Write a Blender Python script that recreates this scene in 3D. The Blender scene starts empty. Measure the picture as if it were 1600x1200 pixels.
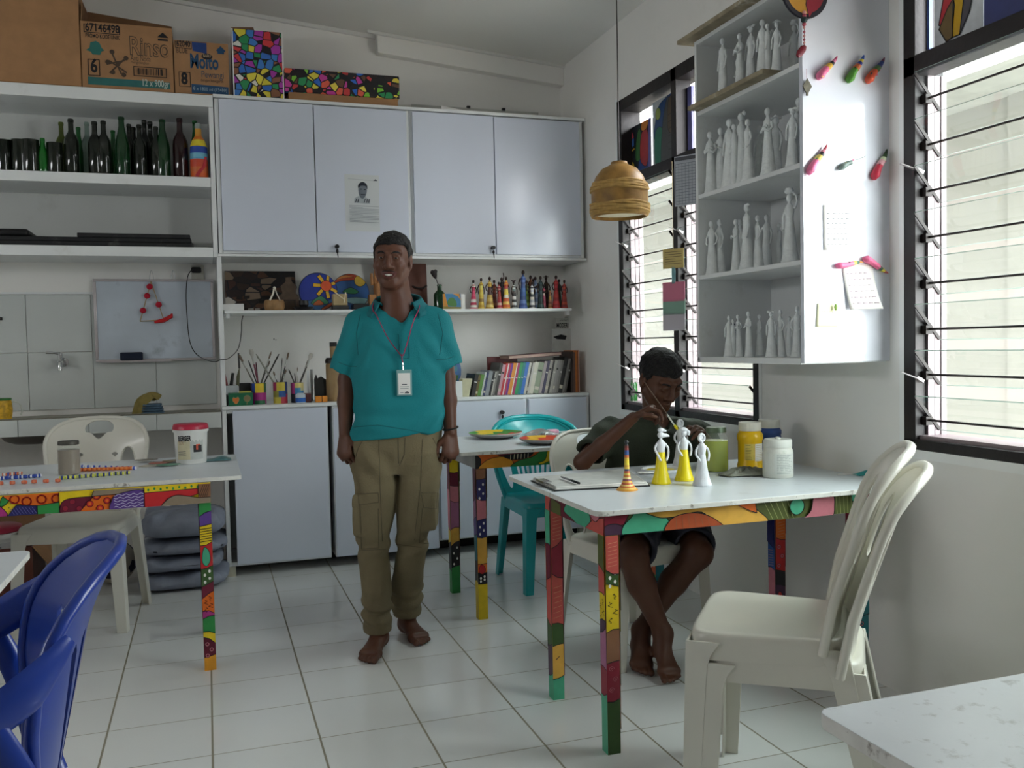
import bpy, math, random
import numpy as np
from mathutils import Vector, Matrix
from mathutils.geometry import tessellate_polygon, delaunay_2d_cdt
SC = bpy.context.scene
COL = SC.collection
PI = math.pi
random.seed(7)

# ------------------------------------------------------------------ camera
FPX, YAW, PITCH, ROLL = 1409.7, 0.3254, -0.0422, -0.0206
CAM = Vector((0.0233, -4.4218, 1.2355))
_f = Vector((math.sin(YAW)*math.cos(PITCH), math.cos(YAW)*math.cos(PITCH), math.sin(PITCH)))
_r = Vector((math.cos(YAW), -math.sin(YAW), 0)); _u = _r.cross(_f)
_R = _r*math.cos(ROLL) + _u*math.sin(ROLL); _U = _u*math.cos(ROLL) - _r*math.sin(ROLL)
cd = bpy.data.cameras.new('camera'); cam = bpy.data.objects.new('camera', cd); COL.objects.link(cam)
cd.sensor_fit = 'HORIZONTAL'; cd.sensor_width = 36.0; cd.lens = FPX*36.0/1600.0; cd.clip_start = 0.02
cam.matrix_world = Matrix(((_R.x, _U.x, -_f.x, CAM.x), (_R.y, _U.y, -_f.y, CAM.y), (_R.z, _U.z, -_f.z, CAM.z), (0, 0, 0, 1)))
SC.camera = cam

def ray(px, py): return _f + _R*((px-800)/FPX) - _U*((py-600)/FPX)
def atX(px, py, X): d = ray(px, py); return CAM + d*((X-CAM.x)/d.x)
def atY(px, py, Y): d = ray(px, py); return CAM + d*((Y-CAM.y)/d.y)
def atZ(px, py, Z): d = ray(px, py); return CAM + d*((Z-CAM.z)/d.z)

# ------------------------------------------------------------------ materials
def lin(c):
    c = c/255.0
    return c/12.92 if c <= 0.04045 else ((c+0.055)/1.055)**2.4
def rgb(c):
    if isinstance(c, str): c = tuple(int(c[i:i+2], 16) for i in (0, 2, 4))
    return (lin(c[0]), lin(c[1]), lin(c[2]), 1.0)
MATS = {}
def mat(name, col, rough=0.5, metal=0.0, var=0.0, vscale=8.0, bump=0.0, bscale=60.0, spec=0.5, coat=0.0, trans=0.0, ior=1.45, sss=0.0, alpha=1.0, dirt=None, dscale=4.0, damt=0.4):
    if name in MATS: return MATS[name]
    m = bpy.data.materials.new(name); m.use_nodes = True; nt = m.node_tree; N = nt.nodes; Lk = nt.links
    b = N['Principled BSDF']; c = rgb(col)
    b.inputs['Base Color'].default_value = c; b.inputs['Roughness'].default_value = rough; b.inputs['Metallic'].default_value = metal
    b.inputs['Specular IOR Level'].default_value = spec; b.inputs['Coat Weight'].default_value = coat; b.inputs['Coat Roughness'].default_value = 0.1
    b.inputs['Transmission Weight'].default_value = trans; b.inputs['IOR'].default_value = ior; b.inputs['Alpha'].default_value = alpha
    b.inputs['Subsurface Weight'].default_value = sss
    if sss: b.inputs['Subsurface Radius'].default_value = (0.01, 0.004, 0.002)
    if var or bump or dirt:
        tc = N.new('ShaderNodeTexCoord')
    last = None
    if var:
        n = N.new('ShaderNodeTexNoise'); n.inputs['Scale'].default_value = vscale; n.inputs['Detail'].default_value = 6
        Lk.new(tc.outputs['Object'], n.inputs['Vector'])
        r = N.new('ShaderNodeMapRange'); r.inputs['From Min'].default_value = 0.3; r.inputs['From Max'].default_value = 0.7
        r.inputs['To Min'].default_value = 1-var; r.inputs['To Max'].default_value = 1+var*0.5
        Lk.new(n.outputs['Fac'], r.inputs['Value'])
        x = N.new('ShaderNodeMix'); x.data_type = 'RGBA'; x.blend_type = 'MULTIPLY'; x.inputs['Factor'].default_value = 1
        x.inputs['A'].default_value = c; Lk.new(r.outputs['Result'], x.inputs['B']); last = x.outputs['Result']
    if dirt:
        n2 = N.new('ShaderNodeTexNoise'); n2.inputs['Scale'].default_value = dscale; n2.inputs['Detail'].default_value = 9; n2.inputs['Roughness'].default_value = 0.65
        Lk.new(tc.outputs['Object'], n2.inputs['Vector'])
        r2 = N.new('ShaderNodeMapRange'); r2.inputs['From Min'].default_value = 0.58; r2.inputs['From Max'].default_value = 0.72; r2.inputs['To Max'].default_value = damt
        Lk.new(n2.outputs['Fac'], r2.inputs['Value'])
        x2 = N.new('ShaderNodeMix'); x2.data_type = 'RGBA'; x2.inputs['A'].default_value = c; x2.inputs['B'].default_value = rgb(dirt)
        if last: Lk.new(last, x2.inputs['A'])
        Lk.new(r2.outputs['Result'], x2.inputs['Factor']); last = x2.outputs['Result']
    if last: Lk.new(last, b.inputs['Base Color'])
    if bump:
        n3 = N.new('ShaderNodeTexNoise'); n3.inputs['Scale'].default_value = bscale; n3.inputs['Detail'].default_value = 5
        Lk.new(tc.outputs['Object'], n3.inputs['Vector'])
        bp = N.new('ShaderNodeBump'); bp.inputs['Strength'].default_value = bump; bp.inputs['Distance'].default_value = 0.01
        Lk.new(n3.outputs['Fac'], bp.inputs['Height']); Lk.new(bp.outputs['Normal'], b.inputs['Normal'])
    MATS[name] = m
    return m
def pt(hexcol):
    """glossy hand paint of one flat colour"""
    return mat('paint_'+hexcol, hexcol, 0.42, var=0.10, vscale=30)

# ------------------------------------------------------------------ mesh builder
class MB:
    def __init__(s): s.v = []; s.f = []; s.mi = []; s.mats = []; s.cur = 0; s.T = None
    def use(s, m):
        if m not in s.mats: s.mats.append(m)
        s.cur = s.mats.index(m); return s
    def add(s, vs, fs, M=None):
        o = len(s.v)
        for p in vs:
            p = Vector(p)
            if M is not None: p = M @ p
            if s.T is not None: p = s.T @ p
            s.v.append(p)
        for f in fs: s.f.append(tuple(o+i for i in f)); s.mi.append(s.cur)
        return s
    def box(s, a, b, M=None):
        x0, y0, z0 = (min(a[i], b[i]) for i in range(3)); x1, y1, z1 = (max(a[i], b[i]) for i in range(3))
        return s.add([(x0,y0,z0),(x1,y0,z0),(x1,y1,z0),(x0,y1,z0),(x0,y0,z1),(x1,y0,z1),(x1,y1,z1),(x0,y1,z1)],
                     [(0,3,2,1),(4,5,6,7),(0,1,5,4),(1,2,6,5),(2,3,7,6),(3,0,4,7)], M)
    def frustum(s, p0, p1, a0, b0, a1, b1, ax=(1,0,0)):
        """tapered bar between p0 and p1 with rectangular ends (full sizes a along ax, b across)"""
        p0 = Vector(p0); p1 = Vector(p1); w = (p1-p0).normalized(); ax = Vector(ax); ax = (ax-w*ax.dot(w)).normalized(); ay = w.cross(ax)
        vs = []
        for p, a, b in ((p0, a0, b0), (p1, a1, b1)):
            for sx, sy in ((-1,-1),(1,-1),(1,1),(-1,1)): vs.append(p+ax*(sx*a/2)+ay*(sy*b/2))
        return s.add(vs, [(0,3,2,1),(4,5,6,7),(0,1,5,4),(1,2,6,5),(2,3,7,6),(3,0,4,7)])
    def lathe(s, prof, n=24, M=None, cap=True):
        vs = []; fs = []
        for r, z in prof:
            for k in range(n):
                a = 2*PI*k/n; vs.append((r*math.cos(a), r*math.sin(a), z))
        for i in range(len(prof)-1):
            for k in range(n):
                a = i*n+k; b = i*n+(k+1) % n; fs.append((a, b, b+n, a+n))
        if cap:
            if prof[0][0] > 1e-6: fs.append(tuple(range(n-1, -1, -1)))
            if prof[-1][0] > 1e-6: fs.append(tuple((len(prof)-1)*n+k for k in range(n)))
        return s.add(vs, fs, M)
    def tube(s, path, rad, n=10, flat=None, cap=True, up=None):
        """tube along path; rad number or list; flat = list/num of ratio for second axis"""
        P = [Vector(p) for p in path]; m = len(P)
        R = rad if isinstance(rad, (list, tuple)) else [rad]*m
        F = flat if isinstance(flat, (list, tuple)) else [1.0 if flat is None else flat]*m
        vs = []; fs = []; prev = Vector(up) if up is not None else None
        for i in range(m):
            t = (P[min(i+1, m-1)]-P[max(i-1, 0)])
            if t.length < 1e-9: t = Vector((0,0,1))
            t.normalize()
            if prev is None:
                prev = Vector((0,0,1)) if abs(t.z) < 0.9 else Vector((0,1,0))
            x = prev-t*prev.dot(t)
            if x.length < 1e-6: x = t.orthogonal()
            x.normalize(); y = t.cross(x); prev = x if up is None else Vector(up)
            for k in range(n):
                a = 2*PI*k/n; vs.append(P[i]+x*(R[i]*math.cos(a))+y*(R[i]*F[i]*math.sin(a)))
        for i in range(m-1):
            for k in range(n):
                a = i*n+k; b = i*n+(k+1) % n; fs.append((a, b, b+n, a+n))
        if cap: fs.append(tuple(range(n-1, -1, -1))); fs.append(tuple((m-1)*n+k for k in range(n)))
        return s.add(vs, fs)
    def cyl(s, p0, p1, r0, r1=None, n=16): return s.tube([p0, p1], [r0, r0 if r1 is None else r1], n)
    def ball(s, c, r, n=16, m=10, M=None):
        if not isinstance(r, (tuple, list)): r = (r, r, r)
        vs = [(0,0,-1)]; fs = []
        for i in range(1, m):
            t = -PI/2+PI*i/m
            for k in range(n): vs.append((math.cos(t)*math.cos(2*PI*k/n), math.cos(t)*math.sin(2*PI*k/n), math.sin(t)))
        vs.append((0,0,1)); L = len(vs)-1
        for k in range(n):
            fs.append((0, 1+(k+1) % n, 1+k)); fs.append((L, L-n+k, L-n+(k+1) % n))
        for i in range(m-2):
            for k in range(n):
                a = 1+i*n+k; b = 1+i*n+(k+1) % n; fs.append((a, b, b+n, a+n))
        vs = [Vector((p[0]*r[0], p[1]*r[1], p[2]*r[2])) for p in vs]
        if M is not None: vs = [M @ p for p in vs]
        return s.add([p+Vector(c) for p in vs], fs)
    def surf(s, fn, nu, nv, closed_u=False):
        vs = []; fs = []
        for j in range(nv+1):
            for i in range(nu if closed_u else nu+1): vs.append(fn(i/nu, j/nv))
        w = nu if closed_u else nu+1
        for j in range(nv):
            for i in range(nu):
                a = j*w+i; b = j*w+(i+1) % w; fs.append((a, b, b+w, a+w))
        return s.add(vs, fs)
    def prism(s, poly, z0, z1, M=None, holes=()):
        """extrude a 2-D polygon (with optional holes) from z0 to z1"""
        loops = [poly]+list(holes); tri = tessellate_polygon([[Vector((p[0], p[1], 0)) for p in lp] for lp in loops])
        flat = [p for lp in loops for p in lp]; n = len(flat)
        def area(t): a, b, c = (flat[i] for i in t); return (b[0]-a[0])*(c[1]-a[1])-(b[1]-a[1])*(c[0]-a[0])
        fs = []
        for t in tri:
            t = tuple(t)
            if area(t) < 0: t = t[::-1]
            fs.append(tuple(i+n for i in t)); fs.append(t[::-1])
        o = 0
        for q, lp in enumerate(loops):
            m = len(lp); A = sum(lp[i][0]*lp[(i+1) % m][1]-lp[(i+1) % m][0]*lp[i][1] for i in range(m))
            ccw = (A > 0) == (q == 0)
            for i in range(m):
                a = o+i; b = o+(i+1) % m
                fs.append((a, b, b+n, a+n) if ccw else (b, a, a+n, b+n))
            o += m
        return s.add([(p[0], p[1], z0) for p in flat]+[(p[0], p[1], z1) for p in flat], fs, M)
    def flatpoly(s, pts3):
        """one flat polygon given as 3-D points"""
        tri = tessellate_polygon([[Vector(p) for p in pts3]])
        return s.add(pts3, [tuple(t) for t in tri])
    def build(s, name, m=None, parent=None, label=None, bevel=0.0, seg=2, sharp=35, loc=None, rz=None):
        me = bpy.data.meshes.new(name); me.from_pydata([tuple(p) for p in s.v], [], s.f)
        if m is not None and not s.mats: s.mats = [m]
        for x in s.mats: me.materials.append(x)
        if len(s.mats) > 1: me.polygons.foreach_set('material_index', s.mi)
        me.polygons.foreach_set('use_smooth', [True]*len(me.polygons)); me.update()
        me.set_sharp_from_angle(angle=math.radians(sharp))
        o = bpy.data.objects.new(name, me); COL.objects.link(o)
        if parent is not None: o.parent = parent
        if label: o['label'] = label
        if bevel:
            md = o.modifiers.new('bevel', 'BEVEL'); md.width = bevel; md.segments = seg; md.limit_method = 'ANGLE'; md.angle_limit = math.radians(40); md.harden_normals = False
        if loc is not None: o.location = loc
        if rz is not None: o.rotation_euler = (0, 0, rz)
        return o

def tag(o, label, cat, group=None):
    o['label'] = label; o['category'] = cat
    if group: o['group'] = group
    return o
def thing(name, label, cat, loc=(0,0,0), rz=0.0, group=None, rot=None):
    o = bpy.data.objects.new(name, None); COL.objects.link(o); o.location = loc; o.rotation_euler = rot or (0, 0, rz); o.empty_display_size = 0.05
    return tag(o, label, cat, group)
def struct(o): o['kind'] = 'structure'; return o
KIDS = {}
def copy_tree(src, loc, rz=0.0, label=None, group=None, parent=None, scale=None):
    c = src.copy(); COL.objects.link(c)
    if parent is not None: c.parent = parent
    else:
        c.location = loc; c.rotation_euler = (0, 0, rz)
        if scale is not None: c.scale = (scale, scale, scale)
        if label: c['label'] = label
        if group: c['group'] = group
    for ch in list(src.children): copy_tree(ch, None, parent=c)
    return c
ORD = ['leftmost','second','third','fourth','fifth','sixth','seventh','eighth','ninth','tenth','eleventh','twelfth','thirteenth','fourteenth','fifteenth','sixteenth','seventeenth','eighteenth','nineteenth','twentieth','twenty-first','twenty-second','twenty-third','twenty-fourth','twenty-fifth','twenty-sixth','twenty-seventh','twenty-eighth','twenty-ninth','thirtieth','thirty-first','thirty-second','thirty-third','thirty-fourth','thirty-fifth','thirty-sixth','thirty-seventh','thirty-eighth','thirty-ninth','fortieth','forty-first','forty-second','forty-third','forty-fourth','forty-fifth']
def nth(i): return ORD[i] if i == 0 else ORD[i]+' from the left'

def catmull(P, n=8, closed=True):
    P = [Vector(p) for p in P]; out = []; m = len(P)
    for i in range(m if closed else m-1):
        if closed: a, b, c, d = P[(i-1) % m], P[i], P[(i+1) % m], P[(i+2) % m]
        else: a, b, c, d = P[max(i-1, 0)], P[i], P[i+1], P[min(i+2, m-1)]
        for k in range(n):
            t = k/n; out.append(0.5*((2*b)+(c-a)*t+(2*a-5*b+4*c-d)*t*t+(3*b-a-3*c+d)*t*t*t))
    if not closed: out.append(P[-1])
    return out
def circ(cx, cy, r, n=20, ry=None): return [(cx+r*math.cos(2*PI*k/n), cy+(ry or r)*math.sin(2*PI*k/n)) for k in range(n)]
def clip(poly, x0, y0, x1, y1):
    def cut(P, inside, inter):
        out = []
        for i in range(len(P)):
            a, b = P[i-1], P[i]
            if inside(b):
                if not inside(a): out.append(inter(a, b))
                out.append(b)
            elif inside(a): out.append(inter(a, b))
        return out
    def ix(x): return lambda a, b: (x, a[1]+(b[1]-a[1])*(x-a[0])/(b[0]-a[0]))
    def iy(y): return lambda a, b: (a[0]+(b[0]-a[0])*(y-a[1])/(b[1]-a[1]), y)
    P = [(p[0], p[1]) for p in poly]
    for ins, it in ((lambda p: p[0] >= x0, ix(x0)), (lambda p: p[0] <= x1, ix(x1)), (lambda p: p[1] >= y0, iy(y0)), (lambda p: p[1] <= y1, iy(y1))):
        if P: P = cut(P, ins, it)
    return P
class Paint:
    """paints flat shapes on a rectangular face: origin O, axes U,V (unit), size w,h"""
    def __init__(s, mb, O, U, V, w, h, eps=0.0003):
        s.mb = mb; s.O = Vector(O); s.U = Vector(U); s.V = Vector(V); s.N = s.U.cross(s.V); s.w = w; s.h = h; s.e = eps; s.k = 1
    def P(s, p, k): return s.O+s.U*p[0]+s.V*p[1]+s.N*(s.e*k)
    def fill(s, m, poly, line=0.0025, lm=None):
        q = clip(poly, 0, 0, s.w, s.h)
        if len(q) < 3: return s
        s.mb.use(m); s.mb.flatpoly([s.P(p, s.k) for p in q])
        # keep the normal outwards
        s.k += 1
        if line: s.stroke(lm or MATS['ink'], list(q)+[q[0]], line, border=False)
        return s
    def stroke(s, m, pts, wd, border=True):
        s.mb.use(m)
        for a, b in zip(pts[:-1], pts[1:]):
            a = Vector((a[0], a[1])); b = Vector((b[0], b[1])); d = b-a
            if d.length < 1e-7: continue
            if not border:
                for c, lim in ((0, 0), (0, s.w), (1, 0), (1, s.h)):
                    if abs(a[c]-lim) < 1e-5 and abs(b[c]-lim) < 1e-5: break
                else: c = None
                if c is not None: continue
            if not (-1e-6 <= (a.x+b.x)/2 <= s.w+1e-6 and -1e-6 <= (a.y+b.y)/2 <= s.h+1e-6): continue
            d.normalize(); n = Vector((-d.y, d.x))*wd/2; e = d*wd*0.3
            q = [a-e-n, b+e-n, b+e+n, a-e+n]
            q = [(min(max(p.x, 0), s.w), min(max(p.y, 0), s.h)) for p in q]
            s.mb.add([s.P(p, s.k) for p in q], [(0, 1, 2, 3)])
        s.k += 1
        return s
def text(mb, m, txt, size, O, U, V, align='LEFT', bold=0.0, sx=1.0, fit=None):
    """lettering as a thin mesh on the plane O,U,V"""
    cu = bpy.data.curves.new('txt', 'FONT'); cu.body = txt; cu.size = size; cu.align_x = align; cu.offset = bold; cu.resolution_u = 3
    o = bpy.data.objects.new('txt', cu); COL.objects.link(o)
    dg = bpy.context.evaluated_depsgraph_get(); me = bpy.data.meshes.new_from_object(o.evaluated_get(dg))
    if fit: sx = fit/max(1e-6, max(v.co.x for v in me.vertices))
    U = Vector(U); V = Vector(V); O = Vector(O); mb.use(m)
    mb.add([O+U*(v.co.x*sx)+V*v.co.y for v in me.vertices], [tuple(p.vertices) for p in me.polygons])
    bpy.data.objects.remove(o); bpy.data.curves.remove(cu); bpy.data.meshes.remove(me)

# base materials
INK = mat('ink', '15141a', 0.5)
WHITE = mat('white_paint', 'e4e6e6', 0.35, var=0.04, vscale=3, dirt='a9a496', dscale=7, damt=0.25)
WALLM = mat('wall_paint', 'eceae6', 0.6, var=0.05, vscale=1.2, bump=0.08, bscale=25, dirt='a39d90', dscale=3.2, damt=0.12)
CEILM = mat('ceiling_paint', 'e4e3df', 0.75, var=0.05, vscale=0.9)
DOORM = mat('door_laminate', 'd2d8e6', 0.22, var=0.03, vscale=1.5, bump=0.02, bscale=9, coat=0.08)
PANELM = mat('panel_gloss', 'dde0ea', 0.13, var=0.03, vscale=2, bump=0.03, bscale=18, coat=0.4)
DWOOD = mat('dark_wood', '1f1a1b', 0.5, var=0.25, vscale=20, bump=0.15, bscale=40)
ALU = mat('aluminium', 'c9c2c4', 0.35, metal=0.6, var=0.1)
BLACK = mat('black_plastic', '121214', 0.35)
CHROME = mat('chrome', 'd5d6d8', 0.12, metal=1.0)
PAPER = mat('paper_white', 'eceae6', 0.7)
CARD = mat('cardboard', 'a67c56', 0.75, var=0.12, vscale=14, bump=0.05, bscale=50)
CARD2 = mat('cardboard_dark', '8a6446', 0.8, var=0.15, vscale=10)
# ================================================================== ROOM
XW, YB, YF = 2.27, 1.125, 0.73
XL, YN = -3.3, -6.6
def ceil_z(x): return 3.035+0.087*(2.27-x)
# floor: white glazed tiles with grout, tile grid measured from the photograph
def floor_mat():
    m = bpy.data.materials.new('floor_tiles'); m.use_nodes = True; nt = m.node_tree; N = nt.nodes; L = nt.links; b = N['Principled BSDF']
    tc = N.new('ShaderNodeTexCoord'); sp = N.new('ShaderNodeSeparateXYZ'); L.new(tc.outputs['Object'], sp.inputs[0])
    def M(op, a, b_=None, c=None):
        n = N.new('ShaderNodeMath'); n.operation = op
        for i, v in enumerate((a, b_, c)):
            if v is None: continue
            if isinstance(v, (int, float)): n.inputs[i].default_value = v
            else: L.new(v, n.inputs[i])
        return n.outputs[0]
    def groove(out, per, gap):
        d = M('DIVIDE', out, per); fr = M('FRACT', M('ADD', d, 0.5)); a = M('ABSOLUTE', M('SUBTRACT', fr, 0.5)); dist = M('MULTIPLY', a, per)
        mr = N.new('ShaderNodeMapRange'); mr.interpolation_type = 'SMOOTHSTEP'; mr.inputs['From Min'].default_value = gap*0.5; mr.inputs['From Max'].default_value = gap*1.1
        L.new(dist, mr.inputs['Value']); return mr.outputs['Result'], d
    gx, ix = groove(sp.outputs['X'], 0.325, 0.0042); gy, iy = groove(sp.outputs['Y'], 0.30875, 0.0024)
    g = M('MULTIPLY', gx, gy)
    cb = N.new('ShaderNodeCombineXYZ'); L.new(M('FLOOR', ix), cb.inputs[0]); L.new(M('FLOOR', iy), cb.inputs[1])
    wn = N.new('ShaderNodeTexWhiteNoise'); L.new(cb.outputs[0], wn.inputs['Vector'])
    ns = N.new('ShaderNodeTexNoise'); ns.inputs['Scale'].default_value = 2.5; ns.inputs['Detail'].default_value = 8; L.new(tc.outputs['Object'], ns.inputs['Vector'])
    val = M('ADD', M('MULTIPLY', wn.outputs['Value'], 0.05), M('MULTIPLY', ns.outputs['Fac'], 0.10)); val = M('ADD', val, 0.86)
    tile = N.new('ShaderNodeMix'); tile.data_type = 'RGBA'; tile.blend_type = 'MULTIPLY'; tile.inputs['Factor'].default_value = 1; tile.inputs['A'].default_value = rgb('e8e9e8'); L.new(val, tile.inputs['B'])
    mx = N.new('ShaderNodeMix'); mx.data_type = 'RGBA'; mx.inputs['A'].default_value = rgb('8d8776'); L.new(tile.outputs['Result'], mx.inputs['B']); L.new(g, mx.inputs['Factor'])
    L.new(mx.outputs['Result'], b.inputs['Base Color'])
    ro = N.new('ShaderNodeMapRange'); ro.inputs['To Min'].default_value = 0.7; ro.inputs['To Max'].default_value = 0.16; L.new(g, ro.inputs['Value']); L.new(ro.outputs['Result'], b.inputs['Roughness'])
    bp = N.new('ShaderNodeBump'); bp.inputs['Strength'].default_value = 0.4; bp.inputs['Distance'].default_value = 0.002
    hh = M('ADD', g, M('MULTIPLY', ns.outputs['Fac'], 0.25)); L.new(hh, bp.inputs['Height']); L.new(bp.outputs['Normal'], b.inputs['Normal'])
    return m
mb = MB(); mb.box((XL-0.2, YN-0.2, -0.1), (XW+0.15, 8, 0)); fl = struct(mb.build('floor', floor_mat()))
# origin of the tile grid (column 0, row 0 of the measured grid) is the world origin
mb = MB()
zc = [(XL-0.2, ceil_z(XL-0.2)), (XW+0.15, ceil_z(XW+0.15))]
mb.add([(zc[0][0], YN-0.2, zc[0][1]), (zc[1][0], YN-0.2, zc[1][1]), (zc[1][0], 8, zc[1][1]), (zc[0][0], 8, zc[0][1]),
        (zc[0][0], YN-0.2, zc[0][1]+0.1), (zc[1][0], YN-0.2, zc[1][1]+0.1), (zc[1][0], 8, zc[1][1]+0.1), (zc[0][0], 8, zc[0][1]+0.1)],
       [(3,2,1,0)[::-1], (4,5,6,7), (0,1,5,4), (1,2,6,5), (2,3,7,6), (3,0,4,7)])
struct(mb.build('ceiling', CEILM))
mb = MB(); mb.box((XL-0.2, YB, 0), (XW+0.15, YB+0.15, 3.6)); struct(mb.build('wall_back', WALLM))
LW = (-3.3, -0.9, 1.95, 2.2)   # added opening in the left wall, out of view, brightens the interior
mb = MB(); mb.box((XL-0.2, YN-0.2, 0), (XL, LW[0], 3.6)); mb.box((XL-0.2, LW[1], 0), (XL, YB, 3.6)); mb.box((XL-0.2, LW[0], 0), (XL, LW[1], LW[2])); mb.box((XL-0.2, LW[0], LW[3]), (XL, LW[1], 3.6)); struct(mb.build('wall_left', WALLM))
mb = MB(); mb.box((XL, YN-0.2, 0), (XW, YN, 3.6)); struct(mb.build('wall_front', WALLM))
# right wall with window openings
WIN = [(-1.09, 0.27), (-3.45, -1.945)]
ZS, ZT = 0.86, 2.60
mb = MB()
edges = [YN-0.2]+[e for w in sorted(WIN) for e in w]+[8.0]
for i in range(0, len(edges), 2): mb.box((XW, edges[i], 0), (XW+0.15, edges[i+1], 3.4))
for a, b in WIN: mb.box((XW, a, 0), (XW+0.15, b, ZS)); mb.box((XW, a, ZT), (XW+0.15, b, 3.4))
struct(mb.build('wall_right', WALLM))
# plaster reveals, slightly proud, around the two visible windows
mb = MB()
for a, b in WIN[:2]:
    mb.box((XW-0.004, b, ZS-0.02), (XW, b+0.022, ZT+0.02)); mb.box((XW-0.004, a-0.02, ZS-0.02), (XW, a, ZT+0.02)); mb.box((XW-0.005, a-0.02, ZS-0.03), (XW, b+0.022, ZS))
struct(mb.build('trim_1', mat('plaster_white', 'eff0ee', 0.6, bump=0.2, bscale=30)))
# beam boxed along the top of the back wall
mb = MB()
x0, x1 = 1.06, XW
mb.add([(x0, 1.06, ceil_z(x0)-0.118), (x1, 1.06, ceil_z(x1)-0.125), (x1, YB, ceil_z(x1)-0.125), (x0, YB, ceil_z(x0)-0.118), (x0, 1.06, ceil_z(x0)), (x1, 1.06, ceil_z(x1)), (x1, YB, ceil_z(x1)), (x0, YB, ceil_z(x0))],
       [(0,3,2,1), (4,5,6,7), (0,1,5,4), (1,2,6,5), (2,3,7,6), (3,0,4,7)])
struct(mb.build('trim_2', WALLM, bevel=0.004))
mb = MB()
a0, a1 = XL, XW
for (ya, yb, h, xs, xe) in ((1.105, YB, 0.022, XL, 1.06), (1.04, 1.06, 0.016, 1.0, XW)):
    mb.add([(xs, ya, ceil_z(xs)-h), (xe, ya, ceil_z(xe)-h), (xe, yb, ceil_z(xe)-h), (xs, yb, ceil_z(xs)-h), (xs, ya, ceil_z(xs)), (xe, ya, ceil_z(xe)), (xe, yb, ceil_z(xe)), (xs, yb, ceil_z(xs))],
           [(0,3,2,1), (4,5,6,7), (0,1,5,4), (1,2,6,5), (2,3,7,6), (3,0,4,7)])
struct(mb.build('trim_3', mat('moulding_white', 'dcdcd8', 0.55)))
# tiles on the back wall above the wash counter
TILEW = mat('wall_tile', 'ccd0ce', 0.28, var=0.06, vscale=2)
mb = MB()
for ix in range(-9, 4):
    for iz in range(2):
        xa = -0.905+0.3265*ix; xb = xa+0.3235
        if xa > 0.06: continue
        xb = min(xb, 0.078); mb.box((max(xa, XL), 1.116, 0.935+0.3185*iz), (xb, YB, 0.935+0.3185*iz+0.3155))
struct(mb.build('trim_4', TILEW, bevel=0.0012, seg=1))
mb = MB(); mb.box((XL, 1.112, 1.5722), (0.078, YB, 1.584)); struct(mb.build('trim_5', WHITE))

# ------------------------------------------------------------------ louvred windows
GLASS = bpy.data.materials.new('window_glass'); GLASS.use_nodes = True
_n = GLASS.node_tree.nodes; _l = GLASS.node_tree.links
_t = _n.new('ShaderNodeBsdfTransparent'); _t.inputs[0].default_value = (0.93, 0.965, 0.95, 1)
_g = _n.new('ShaderNodeBsdfGlossy'); _g.inputs['Roughness'].default_value = 0.03
_fr = _n.new('ShaderNodeFresnel'); _fr.inputs[0].default_value = 1.5; _mx = _n.new('ShaderNodeMixShader')
_ge = _n.new('ShaderNodeNewGeometry'); _mu = _n.new('ShaderNodeMath'); _mu.operation = 'MULTIPLY'; _su = _n.new('ShaderNodeMath'); _su.operation = 'SUBTRACT'; _su.inputs[0].default_value = 1.0; _l.new(_ge.outputs['Backfacing'], _su.inputs[1]); _l.new(_fr.outputs[0], _mu.inputs[0]); _l.new(_su.outputs[0], _mu.inputs[1]); _l.new(_mu.outputs[0], _mx.inputs[0]); _l.new(_t.outputs[0], _mx.inputs[1]); _l.new(_g.outputs[0], _mx.inputs[2]); _l.new(_mx.outputs[0], _n['Material Output'].inputs[0])
GEDGE = mat('glass_edge', 'a9bdb4', 0.25)
ROD = mat('window_rod', '231c1b', 0.4, metal=0.4)
MAUVE = mat('louvre_channel', '8f8286', 0.4, metal=0.35, var=0.12, vscale=12)
PITCHZ, ZTOP = 0.152, 2.105
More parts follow.
